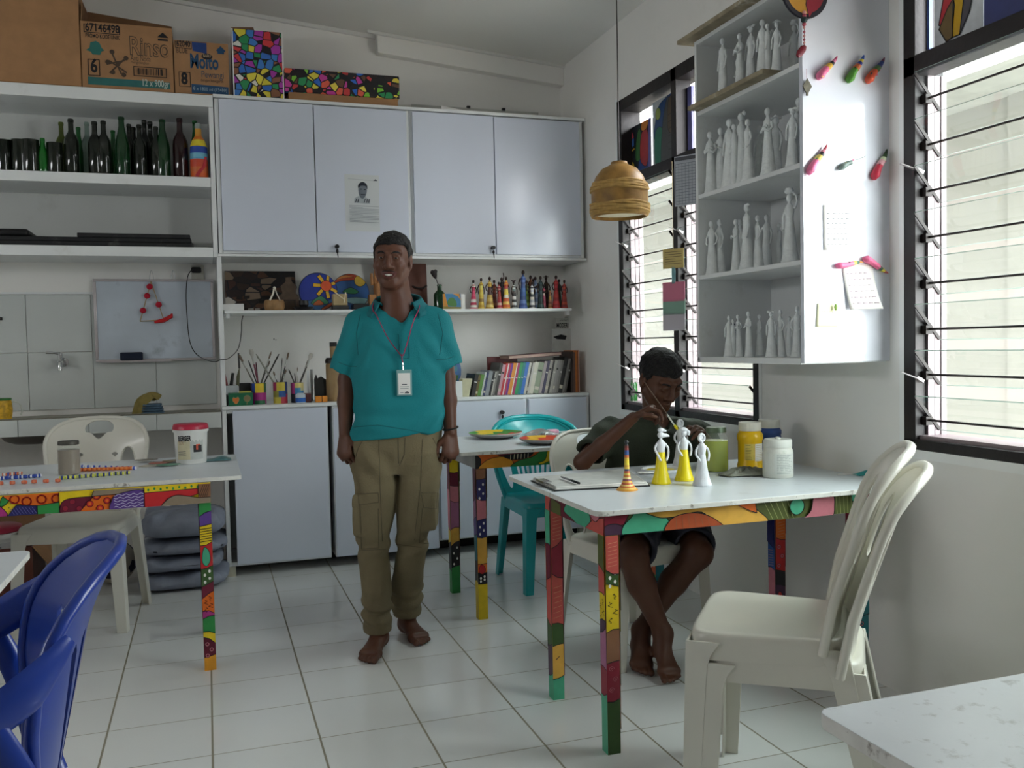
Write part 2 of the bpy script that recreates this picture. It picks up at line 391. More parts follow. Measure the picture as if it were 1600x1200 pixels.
def louvre_window(num, ya, yb, bays):
    """ya<yb outer frame along Y; bays = list of (y0,y1) louvre bays"""
    root = bpy.data.objects.new('window_%d' % num, None); COL.objects.link(root); root.location = (XW, 0, 0); struct(root)
    fw = 0.052; x0, x1 = -0.006, 0.115
    mb = MB()
    mb.box((x0, ya, ZS), (x1, ya+fw*0.8, ZT)); mb.box((x0, yb-fw, ZS), (x1, yb, ZT)); mb.box((x0, ya, ZT-0.065), (x1, yb, ZT)); mb.box((x0, ya, ZS), (x1, yb, ZS+0.035)); 
    mb.box((x0, ya, 2.10), (x1*0.6, yb, 2.165))
    for (a, b), (c, d) in zip(bays[:-1], bays[1:]): mb.box((x0, d, ZS), (x1*0.7, a, ZT))
    mb.build('window_frame', DWOOD, root, bevel=0.002, seg=1)
    mb = MB(); mb.box((0.012, ya+0.04, ZS+0.035), (0.115, yb-0.04, ZS+0.048)); mb.build('window_sill', MAUVE, root)
    for (y0, y1) in bays:
        for yy, sgn in ((y0, 1), (y1, -1)):
            mb = MB()
            mb.box((0.040, yy, ZS+0.048), (0.066, yy+sgn*0.012, 2.10)); mb.box((0.069, yy, ZS+0.048), (0.092, yy+sgn*0.012, 2.10)); mb.box((0.092, yy, ZS+0.048), (0.113, yy+sgn*0.016, 2.10))
            mb.build('louvre_channel', MAUVE, root)
        for k in range(8):
            zt = ZTOP-PITCHZ*k
            a = Vector((-0.018, 0, zt)); b = Vector((0.088, 0, zt-0.118))
            mb = MB(); d = (b-a).normalized(); n = Vector((d.z, 0, -d.x))*0.0025
            q = [a-n, b-n, b+n, a+n]; e0, e1 = y0+0.014, y1-0.014
            mb.use(GLASS)
            mb.add([(p.x, e0, p.z) for p in q]+[(p.x, e1, p.z) for p in q], [(0,1,5,4), (2,3,7,6), (0,3,2,1), (4,5,6,7)])
            mb.use(GEDGE); mb.add([(p.x, e0, p.z) for p in q]+[(p.x, e1, p.z) for p in q], [(1,2,6,5), (3,0,4,7)])
            g = mb.build('louvre_blade', None, root)
            mb = MB()
            for yy, sgn in ((y0+0.012, 1), (y1-0.012, -1)):
                m0 = a.lerp(b, 0.02); m1 = a.lerp(b, 0.98)
                mb.frustum((m0.x, yy+sgn*0.002, m0.z), (m1.x, yy+sgn*0.002, m1.z), 0.004, 0.011, 0.004, 0.011, ax=(0,1,0))
            mb.build('clip', ROD, g)
            zr = zt-0.082; mb = MB(); mb.cyl((0.034, y0+0.004, zr), (0.034, y1-0.004, zr), 0.0042, n=8)
            mb.box((0.020, y1-0.024, zr-0.017), (0.046, y1-0.003, zr+0.012)); mb.box((0.020, y0+0.003, zr-0.014), (0.046, y0+0.018, zr+0.012)); mb.build('security_rod', ROD, root)
        for zh in (1.79, 1.10):
            mb = MB(); mb.frustum((0.0, y1-0.004, zh), (-0.052, y1+0.012, zh+0.022), 0.022, 0.004, 0.012, 0.003, ax=(0,1,0.2)); mb.frustum((0.02, y1-0.006, zh-0.01), (-0.004, y1-0.003, zh+0.002), 0.02, 0.012, 0.02, 0.008, ax=(0,1,0)); mb.build('lever', ALU, root)
    return root
w1 = louvre_window(1, -1.09, 0.27, [(-0.355, 0.222), (-1.052, -0.405)])
w2 = louvre_window(2, -3.45, -1.945, [(-2.67, -1.995), (-3.40, -2.72)])

# ------------------------------------------------------------------ outside: neighbour's wall, its roof edge, ground, own eave
EXTM = mat('neighbour_plaster', '94928d', 0.85, var=0.05, vscale=1.1, bump=0.1, bscale=10, dirt='7a7258', dscale=1.3, damt=0.25)
XN = 4.15
mb = MB(); mb.box((XN, -2.6, -0.3), (XN+0.2, 8, 2.52))
mb.box((XN-0.02, -0.9, -0.3), (XN, -0.65, 2.52)); mb.box((XN-0.02, 1.7, -0.3), (XN, 1.95, 2.52))
struct(mb.build('wall_neighbour', EXTM))
mb = MB(); mb.box((XN-0.55, -2.8, 2.52), (XN+0.3, 8, 2.56)); mb.box((XN-0.60, -2.8, 2.50), (XN-0.55, 8, 2.62))
for k in range(54): mb.box((XN-0.55, -2.8+0.2*k, 2.56), (XN+2.5, -2.7+0.2*k, 2.59))
struct(mb.build('roof_neighbour', mat('roof_sheet', 'a9aaa6', 0.6, metal=0.2, var=0.1)))
mb = MB(); mb.box((XW+0.15, -9, -0.35), (XN+3, 8, -0.3)); struct(mb.build('ground_outside', mat('outside_concrete', 'c9c5b8', 0.9, var=0.1)))
mb = MB(); mb.box((XW+0.15, -9, 2.95), (XW+0.62, 8, 2.99)); mb.box((XW+0.60, -9, 2.90), (XW+0.63, 8, 3.03)); struct(mb.build('roof_eave', mat('eave_board', 'b9b8b4', 0.7, var=0.1)))
mb = MB(); mb.box((XN-0.10, 0.55, -0.3), (XN-0.02, 1.45, 1.62)); struct(mb.build('door_1', mat('gate_white', 'f4f4f2', 0.6)))  # plain white slab in front of the neighbour's wall

# ------------------------------------------------------------------ light
w = bpy.data.worlds.new('World'); SC.world = w; w.use_nodes = True; nt = w.node_tree
bg = nt.nodes['Background']; bg.inputs[0].default_value = (0.96, 0.98, 1.0, 1); bg.inputs[1].default_value = 16.8
def portal(loc, rot, sx, sy):
    l = bpy.data.lights.new('window_portal', 'AREA'); l.shape = 'RECTANGLE'; l.size = sx; l.size_y = sy; l.cycles.is_portal = True
    o = bpy.data.objects.new('window_portal', l); COL.objects.link(o); o.location = loc; o.rotation_euler = rot
for a, b in WIN: portal((XW+0.16, (a+b)/2, (ZS+ZT)/2), (0, PI/2, 0), ZT-ZS, b-a)
portal((XL-0.19, (LW[0]+LW[1])/2, (LW[2]+LW[3])/2), (0, -PI/2, 0), LW[3]-LW[2], LW[1]-LW[0])  # sampling portal of the added opening in the left wall
SC.view_settings.view_transform = 'Standard'; SC.view_settings.look = 'None'; SC.view_settings.gamma = 1.0; SC.view_settings.exposure = 0.0; SC.view_settings.use_curve_mapping = False
SC.cycles.use_denoising = True
SC.cycles.max_bounces = 10; SC.cycles.diffuse_bounces = 6; SC.cycles.transparent_max_bounces = 24; SC.cycles.caustics_reflective = False; SC.cycles.caustics_refractive = False
SC.cycles.sample_clamp_indirect = 8.0
# ================================================================== CABINETS AND SHELVING
LOCK = mat('lock_black', '1b1a1c', 0.35, metal=0.3)
def lock(parent, x, y, z):
    k = MB(); k.cyl((x, y, z), (x, y-0.014, z), 0.011, n=12); k.cyl((x, y-0.014, z), (x, y-0.030, z), 0.013, 0.011, n=12); o = k.build('lock', LOCK, parent)
    k = MB(); k.ball((x, y-0.02, z-0.026), (0.008, 0.004, 0.012), 10, 6); k.frustum((x, y-0.02, z-0.03), (x+0.004, y-0.02, z-0.062), 0.007, 0.003, 0.003, 0.002); k.build('key', LOCK, o)
def cabinet(name, label, x0, x1, z0, z1, doors, locks, bot_open=False, body=True):
    t = thing(name, label, 'cabinet', (x0, YF, z0))
    w = x1-x0; h = z1-z0; d = YB-YF-0.001; mb = MB()
    mb.box((0, 0, 0), (0.022, d, h)); mb.box((w-0.022, 0, 0), (w, d, h)); mb.box((0.022, 0.004, h-0.02), (w-0.022, d, h)); mb.box((0.022, 0.0, 0), (w-0.022, d, 0.022)); mb.box((0.022, d-0.01, 0.022), (w-0.022, d, h-0.02))
    mb.build('body', WHITE, t, bevel=0.0015, seg=1)
    for i, (a, b, zz0, zz1, ang) in enumerate(doors):
        mb = MB(); hinge = Vector((a-x0, -0.001, 0)); mb.box((0, -0.018, zz0-z0), (b-a, 0, zz1-z0))
        o = mb.build('door', DOORM, t, bevel=0.002); o.location = hinge; o.rotation_euler = (0, 0, -ang)
        if i in locks: lock(o, *locks[i])
    return t
cabinet('wall_cabinet', 'white wall cupboard with two doors and a black key, portrait sheet stuck on it', 0.105, 1.168, 1.768, 2.598,
        [(0.128, 0.624, 1.782, 2.594, 0.0), (0.629, 1.150, 1.782, 2.590, 0.0)], {1: (0.105, -0.018, 0.043)})
cabinet('wall_cabinet', 'white wall cupboard next to the window wall with two doors and a black key', 1.170, 2.248, 1.768, 2.598,
        [(1.186, 1.672, 1.782, 2.592, 0.0), (1.677, 2.222, 1.782, 2.590, 0.0)], {0: (0.464, -0.018, 0.050)})
mb = MB(); mb.box((0.10, YF-0.012, 2.600), (2.262, YB, 2.618)); tag(mb.build('top_board', WHITE, bevel=0.002), 'long thin white board covering the tops of the wall cupboards', 'board')
mb = MB(); mb.box((0.098, YF-0.006, 1.752), (2.262, YB, 1.766)); tag(mb.build('bottom_board', WHITE, bevel=0.0015), 'white board under the wall cupboards above the crafts shelf', 'board')
# open shelving on the left
t = thing('open_shelf_unit', 'white open wall shelving with bottles and black boards, left of the cupboards', 'shelf', (XL, YF, 1.747))
w = 0.100-XL; d = YB-YF
mb = MB(); mb.box((w-0.024, 0, 0), (w, d, 0.862)); mb.build('side_panel', WHITE, t, bevel=0.002)
mb = MB(); mb.box((0, -0.012, 0.800), (w-0.001, d, 0.862)); mb.build('shelf', WHITE, t, bevel=0.002, label='thick top board of the white shelving')
for z in (0.375, 0.0): mb = MB(); mb.box((0, 0, z), (w-0.025, d, z+0.052)); mb.build('shelf', WHITE, t, bevel=0.002)
mb = MB(); mb.box((0, d-0.012, 0.02), (w-0.026, d-0.001, 0.80)); mb.build('back_panel', mat('shelf_back', 'c9cbc8', 0.6, var=0.06, vscale=2, dirt='8f8d84', dscale=3, damt=0.3), t)
# crafts shelf
mb = MB(); mb.box((0.122, YF+0.0, 1.443), (2.160, YB, 1.460)); tag(mb.build('wall_shelf', WHITE, bevel=0.002), 'long white shelf under the cupboards holding painted crafts and figurines', 'shelf')
for x in (0.13, 2.135):
    mb = MB(); mb.box((x, YF+0.02, 1.418), (x+0.02, YF+0.045, 1.4425)); tag(mb.build('shelf_bracket', WHITE), 'small white block under the %s end of the crafts shelf' % ('whiteboard' if x < 1 else 'window wall'), 'bracket', 'blocks under the crafts shelf')
# tall side board between whiteboard and crafts shelf
mb = MB(); mb.box((0.092, YF+0.004, 0.94), (0.116, YB, 1.7515)); tag(mb.build('side_board', WHITE, bevel=0.002), 'upright white board between the whiteboard and the crafts shelf', 'board')
# counter
mb = MB(); mb.box((0.092, YF-0.010, 0.918), (2.262, YB, 0.938)); tag(mb.build('worktop', WHITE, bevel=0.003), 'long white worktop carrying the brush cans and the row of books', 'worktop')
cabinet('base_cabinet', 'white base cupboard beside the grey sacks, with a single flat door', 0.0925, 0.659, 0.055, 0.917, [(0.146, 0.652, 0.066, 0.912, 0.0)], {})
cabinet('base_cabinet', 'white base cupboard behind the man, its door slightly ajar', 0.684, 1.290, 0.055, 0.917, [(0.688, 1.279, 0.060, 0.905, 0.035)], {})
cabinet('base_cabinet', 'white base cupboard behind the small table, with a black key', 1.292, 1.850, 0.095, 0.917, [(1.300, 1.838, 0.105, 0.912, 0.0)], {0: (0.385, -0.018, 0.745)})
cabinet('base_cabinet', 'white base cupboard behind the teal chair, next to the window wall', 1.852, 2.262, 0.095, 0.917, [(1.860, 2.240, 0.105, 0.912, 0.0)], {})
for i, (x, y0) in enumerate(((0.0925, 0.731), (2.215, 0.80))):
    mb = MB(); mb.box((x, y0, 0.0), (x+0.045, y0+0.045, 0.0545 if i == 0 else 0.0945))
    tag(mb.build('cupboard_foot', mat('aged_white', 'cfc9b4', 0.6, var=0.1, dirt='8a8068', dscale=10)), ('yellowed white foot under the base cupboard beside the grey sacks', 'white foot under the base cupboard by the window wall')[i], 'foot')
mb = MB(); mb.box((0.14, 0.95, 0), (2.262, 0.99, 0.054)); struct(mb.build('baseboard_back', mat('plinth_dark', '2b2622', 0.8)))
# wash counter on the left
t = thing('wash_counter', 'tiled wash counter with sink under the tap on the left', 'counter', (XL+0.002, YF, 0.0)); w = 0.086-XL; d = YB-YF-0.012
mb = MB(); mb.box((0, 0.02, 0.850), (w, d, 0.905)); mb.build('slab', mat('counter_cement', '9b988c', 0.55, var=0.15, vscale=5, dirt='6a655a', dscale=6), t)
mb = MB()
for i in range(11):
    b = w-0.33*i; mb.box((max(0.002, b-0.327), 0.0, 0.824), (b, 0.02, 0.908))
mb.build('tile_edge', TILEW, t, bevel=0.001, seg=1)
mb = MB(); mb.box((0, 0.028, 0.906), (w, 0.05, 0.914)); mb.build('rim', mat('counter_edge', '7d796c', 0.5, var=0.2, vscale=20), t)
mb = MB()
S = lambda u, v: (w-0.99+0.34*(u-0.5)*(1-0.3*v*v), 0.20+0.26*(v*0), 0.85)
mb.lathe([(0.155, 0.0), (0.155, -0.03), (0.135, -0.06), (0.10, -0.075), (0.0, -0.075)], 28, Matrix.Translation((w-0.93, 0.19, 0.8495)) @ Matrix.Diagonal((1.15, 1.0, 1.0, 1)))
mb.build('sink_bowl', mat('sink_dark', '55504a', 0.45, var=0.2, vscale=6), t)
mb = MB(); mb.box((0.02-0.02, 0.3, 0.0), (0.12, d, 0.849)); mb.build('support', WHITE, t)

# bookcase on the right wall (open side faces the room)
t = thing('bookcase', 'white hanging bookcase full of unpainted figurines, glossy side towards the camera', 'bookcase', (1.917, -1.874, 1.157))
D = XW-1.917; L = 1.874-1.182; H = 1.28
mb = MB(); mb.box((0.0, 0.0, 0), (D, 0.018, H+0.6)); mb.build('side_panel', PANELM, t, bevel=0.0015, label='glossy white side panel with pinned notes')
mb = MB(); mb.box((0, L-0.016, 0), (D, L, H)); mb.build('side_panel', WHITE, t, bevel=0.0015)
mb = MB(); mb.box((D-0.012, 0.018, 0), (D, L-0.016, H)); mb.build('back_panel', WHITE, t)
mb = MB(); mb.box((0.0, 0.0185, -0.004), (D, L-0.0, 0.018)); mb.build('shelf', WHITE, t, bevel=0.0015, label='bottom board of the hanging bookcase')
SHZ = []
for z in (1.487, 1.810, 2.140):
    mb = MB(); mb.box((0.002, 0.0185, z-1.157), (D-0.0125, L-0.0165, z-1.157+0.017)); mb.build('shelf', WHITE, t, bevel=0.0015); SHZ.append(z+0.017)
SHZ = [1.175]+SHZ
mb = MB(); mb.box((0.0, 0.0185, H-0.016), (D, L-0.0165, H)); mb.build('shelf', WHITE, t, bevel=0.0015, label='top board of the hanging bookcase')
PLY = mat('worn_plywood', '9b8f78', 0.8, var=0.3, vscale=18, bump=0.2, bscale=40, dirt='d9d6cc', dscale=9, damt=0.7)
mb = MB(); mb.box((-0.045, 0.16, 2.1574-1.157), (0.28, L-0.018, 2.1752-1.157)); mb.T = None
o = mb.build('plank', PLY, bevel=0.003); o.location = (1.917, -1.874, 1.157); tag(o, 'worn plywood plank lying on the upper shelf of the bookcase', 'plank')
mb = MB(); mb.box((-0.05, 0.20, H+0.0008), (0.25, L+0.05, H+0.018)); o = mb.build('plank', PLY, bevel=0.003); o.location = (1.917, -1.874, 1.157); tag(o, 'rough plywood plank on top of the bookcase', 'plank')
# ================================================================== TABLES WITH PAINTED FRAMES
TOPM = mat('table_top_paint', 'd3d8dd', 0.3, var=0.05, vscale=3, bump=0.02, bscale=14, dirt='8f8d88', dscale=11, damt=0.35)
TOPS = mat('table_top_scratched', 'c9cdd1', 0.33, var=0.08, vscale=5, bump=0.05, bscale=30, dirt='6d6862', dscale=34, damt=0.6)
EDGEM = mat('table_edge_worn', 'd9d8d2', 0.5, var=0.1, vscale=30, dirt='5a4a3c', dscale=40, damt=0.9)
RAWW = mat('raw_wood', '8b8378', 0.75, var=0.2, vscale=25)
K = dict(red='c0282c', coral='c2544c', crimson='8e2036', maroon='6a1830', pink='c87884', mauve='a8698c', magenta='a8307c', orange='e06a1c', amber='e8a02c', sand='dfab48',
         yellow='e2c41e', lemon='efe04a', green='2f8a44', mint='48a884', dkgreen='3c5a2c', olive='57602e', teal='1f6e78', navy='2a2a66', blue='2c5aa8', violet='5a3c88', brown='8c6044', tan='8c7c68', black='1b1a20', cream='d8cfae', white='e8e6e0', rust='b0502a', plum='4a2c48')
def hatch(P, m, x0, y0, x1, y1, n, wd=0.0015, slant=0.5):
    for i in range(n):
        t = (i+0.5)/n; x = x0+(x1-x0)*t; P.stroke(m, [(x-slant*(y1-y0)/2, y0), (x+slant*(y1-y0)/2, y1)], wd)
def spiral(P, m, cx, cy, r, wd=0.0014, turns=1.8):
    n = 26; P.stroke(m, [(cx+r*(1-k/n)*math.cos(turns*2*PI*k/n), cy+r*(1-k/n)*math.sin(turns*2*PI*k/n)) for k in range(n+1)], wd)
def squig(P, m, cx, cy, r, wd=0.0016, ph=0):
    P.stroke(m, [(cx+r*math.sin(ph+k*0.55)*(0.6+0.4*math.cos(k)), cy+r*(k/8-1)) for k in range(17)], wd)
def dots(P, m, pts, r):
    for x, y in pts: P.fill(m, circ(x, y, r, 10, r*1.3), 0)
def leg_face(P, bands, rng):
    """bands: (height where the band starts, colour, pattern); painted bottom to top with wavy joins"""
    for i, (h, c, pat) in enumerate(bands):
        top = bands[i+1][0] if i+1 < len(bands) else P.h
        a, b = (rng.uniform(-0.4, 0.4)*P.w for _ in range(2))
        if i == 0: a = b = 0
        low = [(0, h+a), (P.w*0.5, h+(a+b)/2+rng.uniform(-0.15, 0.15)*P.w), (P.w, h+b)] if i else [(0, 0), (P.w, 0)]
        P.fill(pt(K[c]), low+[(P.w, P.h), (0, P.h)], 0.0028 if i else 0)
        mid = (h+top)/2; hh = top-h; W = P.w
        if pat == 'spiral':
            for q in range(3): spiral(P, pt(K['pink']), W*(0.35+0.3*(q % 2)), h+hh*(0.22+0.27*q), W*0.22)
        elif pat == 'dots': dots(P, pt(K['white']), [(W*(0.3+0.4*(q % 2)), h+hh*(0.15+0.23*q)) for q in range(4)], W*0.11)
        elif pat == 'hatch':
            for q in range(7): P.stroke(pt('d89878'), [(W*0.15, h+hh*(0.12+0.11*q)), (W*0.85, h+hh*(0.16+0.11*q))], 0.0015)
        elif pat == 'squig':
            for q in range(4): squig(P, INK, W*(0.3+0.4*(q % 2)), h+hh*(0.2+0.2*q), W*0.2, ph=q)
        elif pat == 'rings':
            for q in range(3): P.fill(pt(K['pink']), circ(W*(0.3+0.35*(q % 2)), h+hh*(0.2+0.3*q), W*0.2, 14), 0.0015); P.fill(pt(K[c]), circ(W*(0.3+0.35*(q % 2)), h+hh*(0.2+0.3*q), W*0.1, 12), 0)
        elif pat == 'stripe':
            for q in range(6): P.stroke(INK, [(0, h+hh*(0.1+0.15*q)), (W, h+hh*(0.16+0.15*q))], 0.003)
        elif pat == 'blob':
            P.fill(pt(K['red'] if c != 'red' else K['mint']), catmull([(W*0.15, h+hh*0.25), (W*0.5, h+hh*0.12), (W*0.8, h+hh*0.35), (W*0.7, h+hh*0.7), (W*0.35, h+hh*0.85), (W*0.15, h+hh*0.6)], 5), 0.002)
        elif pat == 'eye': P.stroke(INK, [(W*0.3, mid), (W*0.6, mid+0.01)], 0.003)
def quilt(P, rng, n, pal):
    """random patchwork of rounded shapes along a board"""
    x = 0.0; cuts = [0.0]
    while x < P.w: x += P.h*rng.uniform(0.9, 1.9); cuts.append(x)
    P.fill(pt(K[rng.choice(pal)]), [(0, 0), (P.w, 0), (P.w, P.h), (0, P.h)], 0)
    for a, b in zip(cuts[:-1], cuts[1:]):
        c = rng.sample(pal, 3); sk = rng.uniform(-0.3, 0.3)*P.h
        P.fill(pt(K[c[0]]), [(a, 0), (b, 0), (b+sk, P.h), (a-sk*0.5, P.h)])
        cx = (a+b)/2; r = P.h*0.45
        P.fill(pt(K[c[1]]), catmull([(cx-r*1.2, -0.01), (cx-r*rng.uniform(0.5, 1), P.h*0.5), (cx, P.h*rng.uniform(0.55, 0.85)), (cx+r*rng.uniform(0.5, 1.1), P.h*0.5), (cx+r, -0.01)], 5))
        if rng.random() < 0.6: P.fill(pt(K[c[2]]), circ(a+P.h*0.1, P.h*rng.uniform(0.5, 0.9), P.h*0.28, 16))
def table(name, label, x0, x1, y0, y1, top, th, lx, ly, lw, ah, topm, legb, aprons, rng, corner=0.02, group=None, feet=(0,1,2,3)):
    """x0..y1 table-top rectangle; lx=(x,x) ly=(y,y) outer faces of the legs"""
    t = thing(name, label, 'table', ((x0+x1)/2, (y0+y1)/2, 0), group=group); O = Vector(t.location)
    mb = MB(); c = corner; ring = []
    for cx, cy, a0 in ((x1-c, y1-c, 0), (x0+c, y1-c, 1), (x0+c, y0+c, 2), (x1-c, y0+c, 3)):
        for k in range(6): a = (a0+k/5)*PI/2; ring.append((cx+c*math.cos(a)-O.x, cy+c*math.sin(a)-O.y))
    mb.use(topm); mb.prism(ring, top-th, top)
    n = len(ring); mb.use(EDGEM)
    for k in range(len(mb.f)-n, len(mb.f)): mb.mi[k] = mb.cur
    mb.build('tabletop', None, t, bevel=0.0025, seg=2)
    zb = top-th
    L = lw
    # aprons
    yA, yB, xA, xB = ly[0], ly[1], lx[0], lx[1]
    faces = {'front': ((xA, yA, zb-ah), (1,0,0), (0,0,1), xB-xA, (xA, yA, zb-ah), (xB, yA+0.022, zb)),
             'left': ((xA, yB, zb-ah), (0,-1,0), (0,0,1), yB-yA-0.022, (xA, yA+0.0225, zb-ah), (xA+0.022, yB, zb)),
             'back': ((xB, yB, zb-ah), (-1,0,0), (0,0,1), xB-xA-0.044, (xA+0.0225, yB-0.022, zb-ah), (xB-0.0225, yB, zb)),
             'right': ((xB, yA, zb-ah), (0,1,0), (0,0,1), yB-yA, (xB-0.022, yA+0.0225, zb-ah), (xB, yB, zb))}
    for k, (o, U, V, w, a, b) in faces.items():
        mb = MB(); mb.use(RAWW); mb.box(Vector(a)-O, Vector(b)-O)
        if k == 'left': o = (xA, yB, zb-ah); w = yB-yA
        if k == 'back': o = (xB-0.0225, yB, zb-ah); w = xB-xA-0.045
        P = Paint(mb, Vector(o)-O, U, V, w, ah)
        (aprons.get(k) or (lambda P: quilt(P, rng, 5, list(K))))(P)
        mb.build('apron', None, t)
    for i, (lx0, ly0) in enumerate(((xA, yA), (xA, yB-L), (xB-L, yB-L), (xB-L, yA))):
        if i not in feet: continue
        mb = MB(); mb.use(RAWW); e = 0.0008; x_, y_ = lx0+e, ly0+e; w = L-2*e; z1 = zb-ah-0.0005
        mb.box((x_-O.x, y_-O.y, 0), (x_+w-O.x, y_+w-O.y, z1))
        for f, (o, U) in enumerate((((x_, y_, 0), (1,0,0)), ((x_, y_+w, 0), (0,-1,0)), ((x_+w, y_+w, 0), (-1,0,0)), ((x_+w, y_, 0), (0,1,0)))):
            P = Paint(mb, Vector(o)-O, U, (0,0,1), w, z1)
            bands = legb[i][f] if isinstance(legb[i], dict) and f in legb[i] else (legb[i] if isinstance(legb[i], list) else None)
            if bands is None:
                bands = []; h = 0
                while h < z1-0.05: bands.append((h, rng.choice(list(K)), rng.choice(['', '', 'dots', 'hatch', 'spiral', 'rings', 'squig']))); h += rng.uniform(0.07, 0.16)
            leg_face(P, bands, rng)
        # inner block joining the leg to the frame
        mb.use(RAWW); mb.box((x_+0.004-O.x, y_+0.004-O.y, z1) if 0 else (x_+w*0.55-O.x, y_+w*0.55-O.y, z1), (x_+w*0.95-O.x, y_+w*0.95-O.y, zb-0.001))
        mb.build('leg', None, t)
    return t
rng = random.Random(11)
# ---- painting table by the window (right) ---------------------------------
def R_front(P):
    h = P.h; q = lambda pts, c, **k: P.fill(pt(K[c]), pts, **k); s = P.w/0.90
    X = lambda v: v*s
    q([(0,0),(P.w,0),(P.w,h),(0,h)], 'olive', line=0)
    q([(0, h*0.35), (X(.06), h*0.45), (X(.08), h), (0, h)], 'crimson'); q(catmull([(0, h*0.42), (X(.04), h*0.5), (X(.075), h*0.1), (X(.08), -.01), (0, -.01)], 5), 'plum')
    q(catmull([(X(.07), -.01), (X(.055), h*0.3), (X(.085), h*0.8), (X(.10), h*1.1), (X(.15), h*1.1), (X(.20), h*0.5), (X(.20), -.01)], 5), 'mint')
    q(catmull([(X(.14), h*1.1), (X(.16), h*0.7), (X(.21), h*0.6), (X(.31), h*0.72), (X(.37), -.01), (X(.53), -.01), (X(.50), h*.55), (X(.42), h*1.1)], 6), 'sand')
    q(catmull([(X(.20), -.01), (X(.205), h*.45), (X(.25), h*.72), (X(.31), h*.65), (X(.36), h*.25), (X(.37), -.01)], 6), 'rust')
    for i in range(6): P.stroke(pt(K['brown']), [(X(.225+.022*i), 0), (X(.225+.020*i), h*0.62)], 0.0012)
    q([(X(.42), h), (X(.49), h), (X(.495), h*0.45), (X(.47), h*.6)], 'orange')
    for i in range(5): P.stroke(pt('a8b070'), [(X(.52+.02*i), h*0.95), (X(.55+.018*i), h*0.05)], 0.0014)
    q(circ(X(.635), h*0.6, h*0.42, 22), 'mint')
    q(catmull([(X(.66), -.01), (X(.685), h*.35), (X(.70), h*1.1), (X(.76), h*1.1), (X(.77), h*.5), (X(.755), -.01)], 5), 'pink')
    for i in range(5): P.stroke(pt('a8b070'), [(X(.775+.014*i), h*0.98), (X(.78+.013*i), h*0.02)], 0.0014)
    q([(X(.83), h), (X(.835), h*.62), (X(.865), h*.6), (X(.87), h*.05), (P.w, h*.05), (P.w, h)], 'mint')
    q([(X(.885), h), (X(.885), h*.75), (P.w, h*.7), (P.w, h)], 'crimson')
def R_left(P):
    h = P.h; w = P.w; q = lambda pts, c, **k: P.fill(pt(K[c]), pts, **k)
    q([(0,0),(w,0),(w,h),(0,h)], 'coral', line=0)
    q(catmull([(w*.12, -.01), (w*.1, h*.6), (w*.2, h*.9), (w*.4, h*.7), (w*.52, -.01)], 5), 'maroon')
    q([(w*.12, 0), (w*.12, h*.75), (w*.3, h*.6), (w*.3, 0)], 'olive')
    q(catmull([(w*.36, h*.4), (w*.5, h*1.1), (w*.7, h*1.1), (w*.8, h*.5), (w*.72, -.01), (w*.52, h*.1)], 5), 'mint')
    q([(w*.72, 0), (w, 0), (w, h*.85), (w*.85, h*.6)], 'coral'); q(catmull([(w*.8, h*.75), (w*.88, h*.5), (w*.95, h*.9), (w*.9, h*1.2)], 4), 'pink')
LR = [{0: [(0, 'dkgreen', ''), (.17, 'crimson', 'spiral'), (.29, 'brown', ''), (.385, 'yellow', 'squig'), (.505, 'dkgreen', 'dots'), (.56, 'coral', 'hatch')],
       1: [(0, 'mint', ''), (.17, 'crimson', ''), (.26, 'mauve', ''), (.37, 'plum', ''), (.40, 'yellow', 'squig'), (.48, 'coral', ''), (.56, 'olive', '')]},
      {0: [(0, 'mint', ''), (.085, 'sand', 'eye'), (.20, 'dkgreen', ''), (.27, 'coral', 'hatch'), (.43, 'crimson', ''), (.55, 'coral', 'hatch')],
       1: [(0, 'mint', ''), (.085, 'plum', ''), (.2, 'dkgreen', ''), (.27, 'coral', ''), (.43, 'maroon', ''), (.54, 'mint', '')]},
      {0: [(0, 'pink', ''), (.2, 'plum', 'blob'), (.30, 'black', ''), (.36, 'red', 'rings'), (.48, 'orange', 'hatch'), (.58, 'olive', '')]}, {}]
table('painting_table', 'white table with brightly painted frame where the boy sits painting', 1.088, 2.225, -2.015, -1.175, 0.745, 0.016, (1.126, 2.078), (-1.985, -1.49), 0.043, 0.064, TOPM, LR, {'front': R_front, 'left': R_left}, rng, corner=0.035)
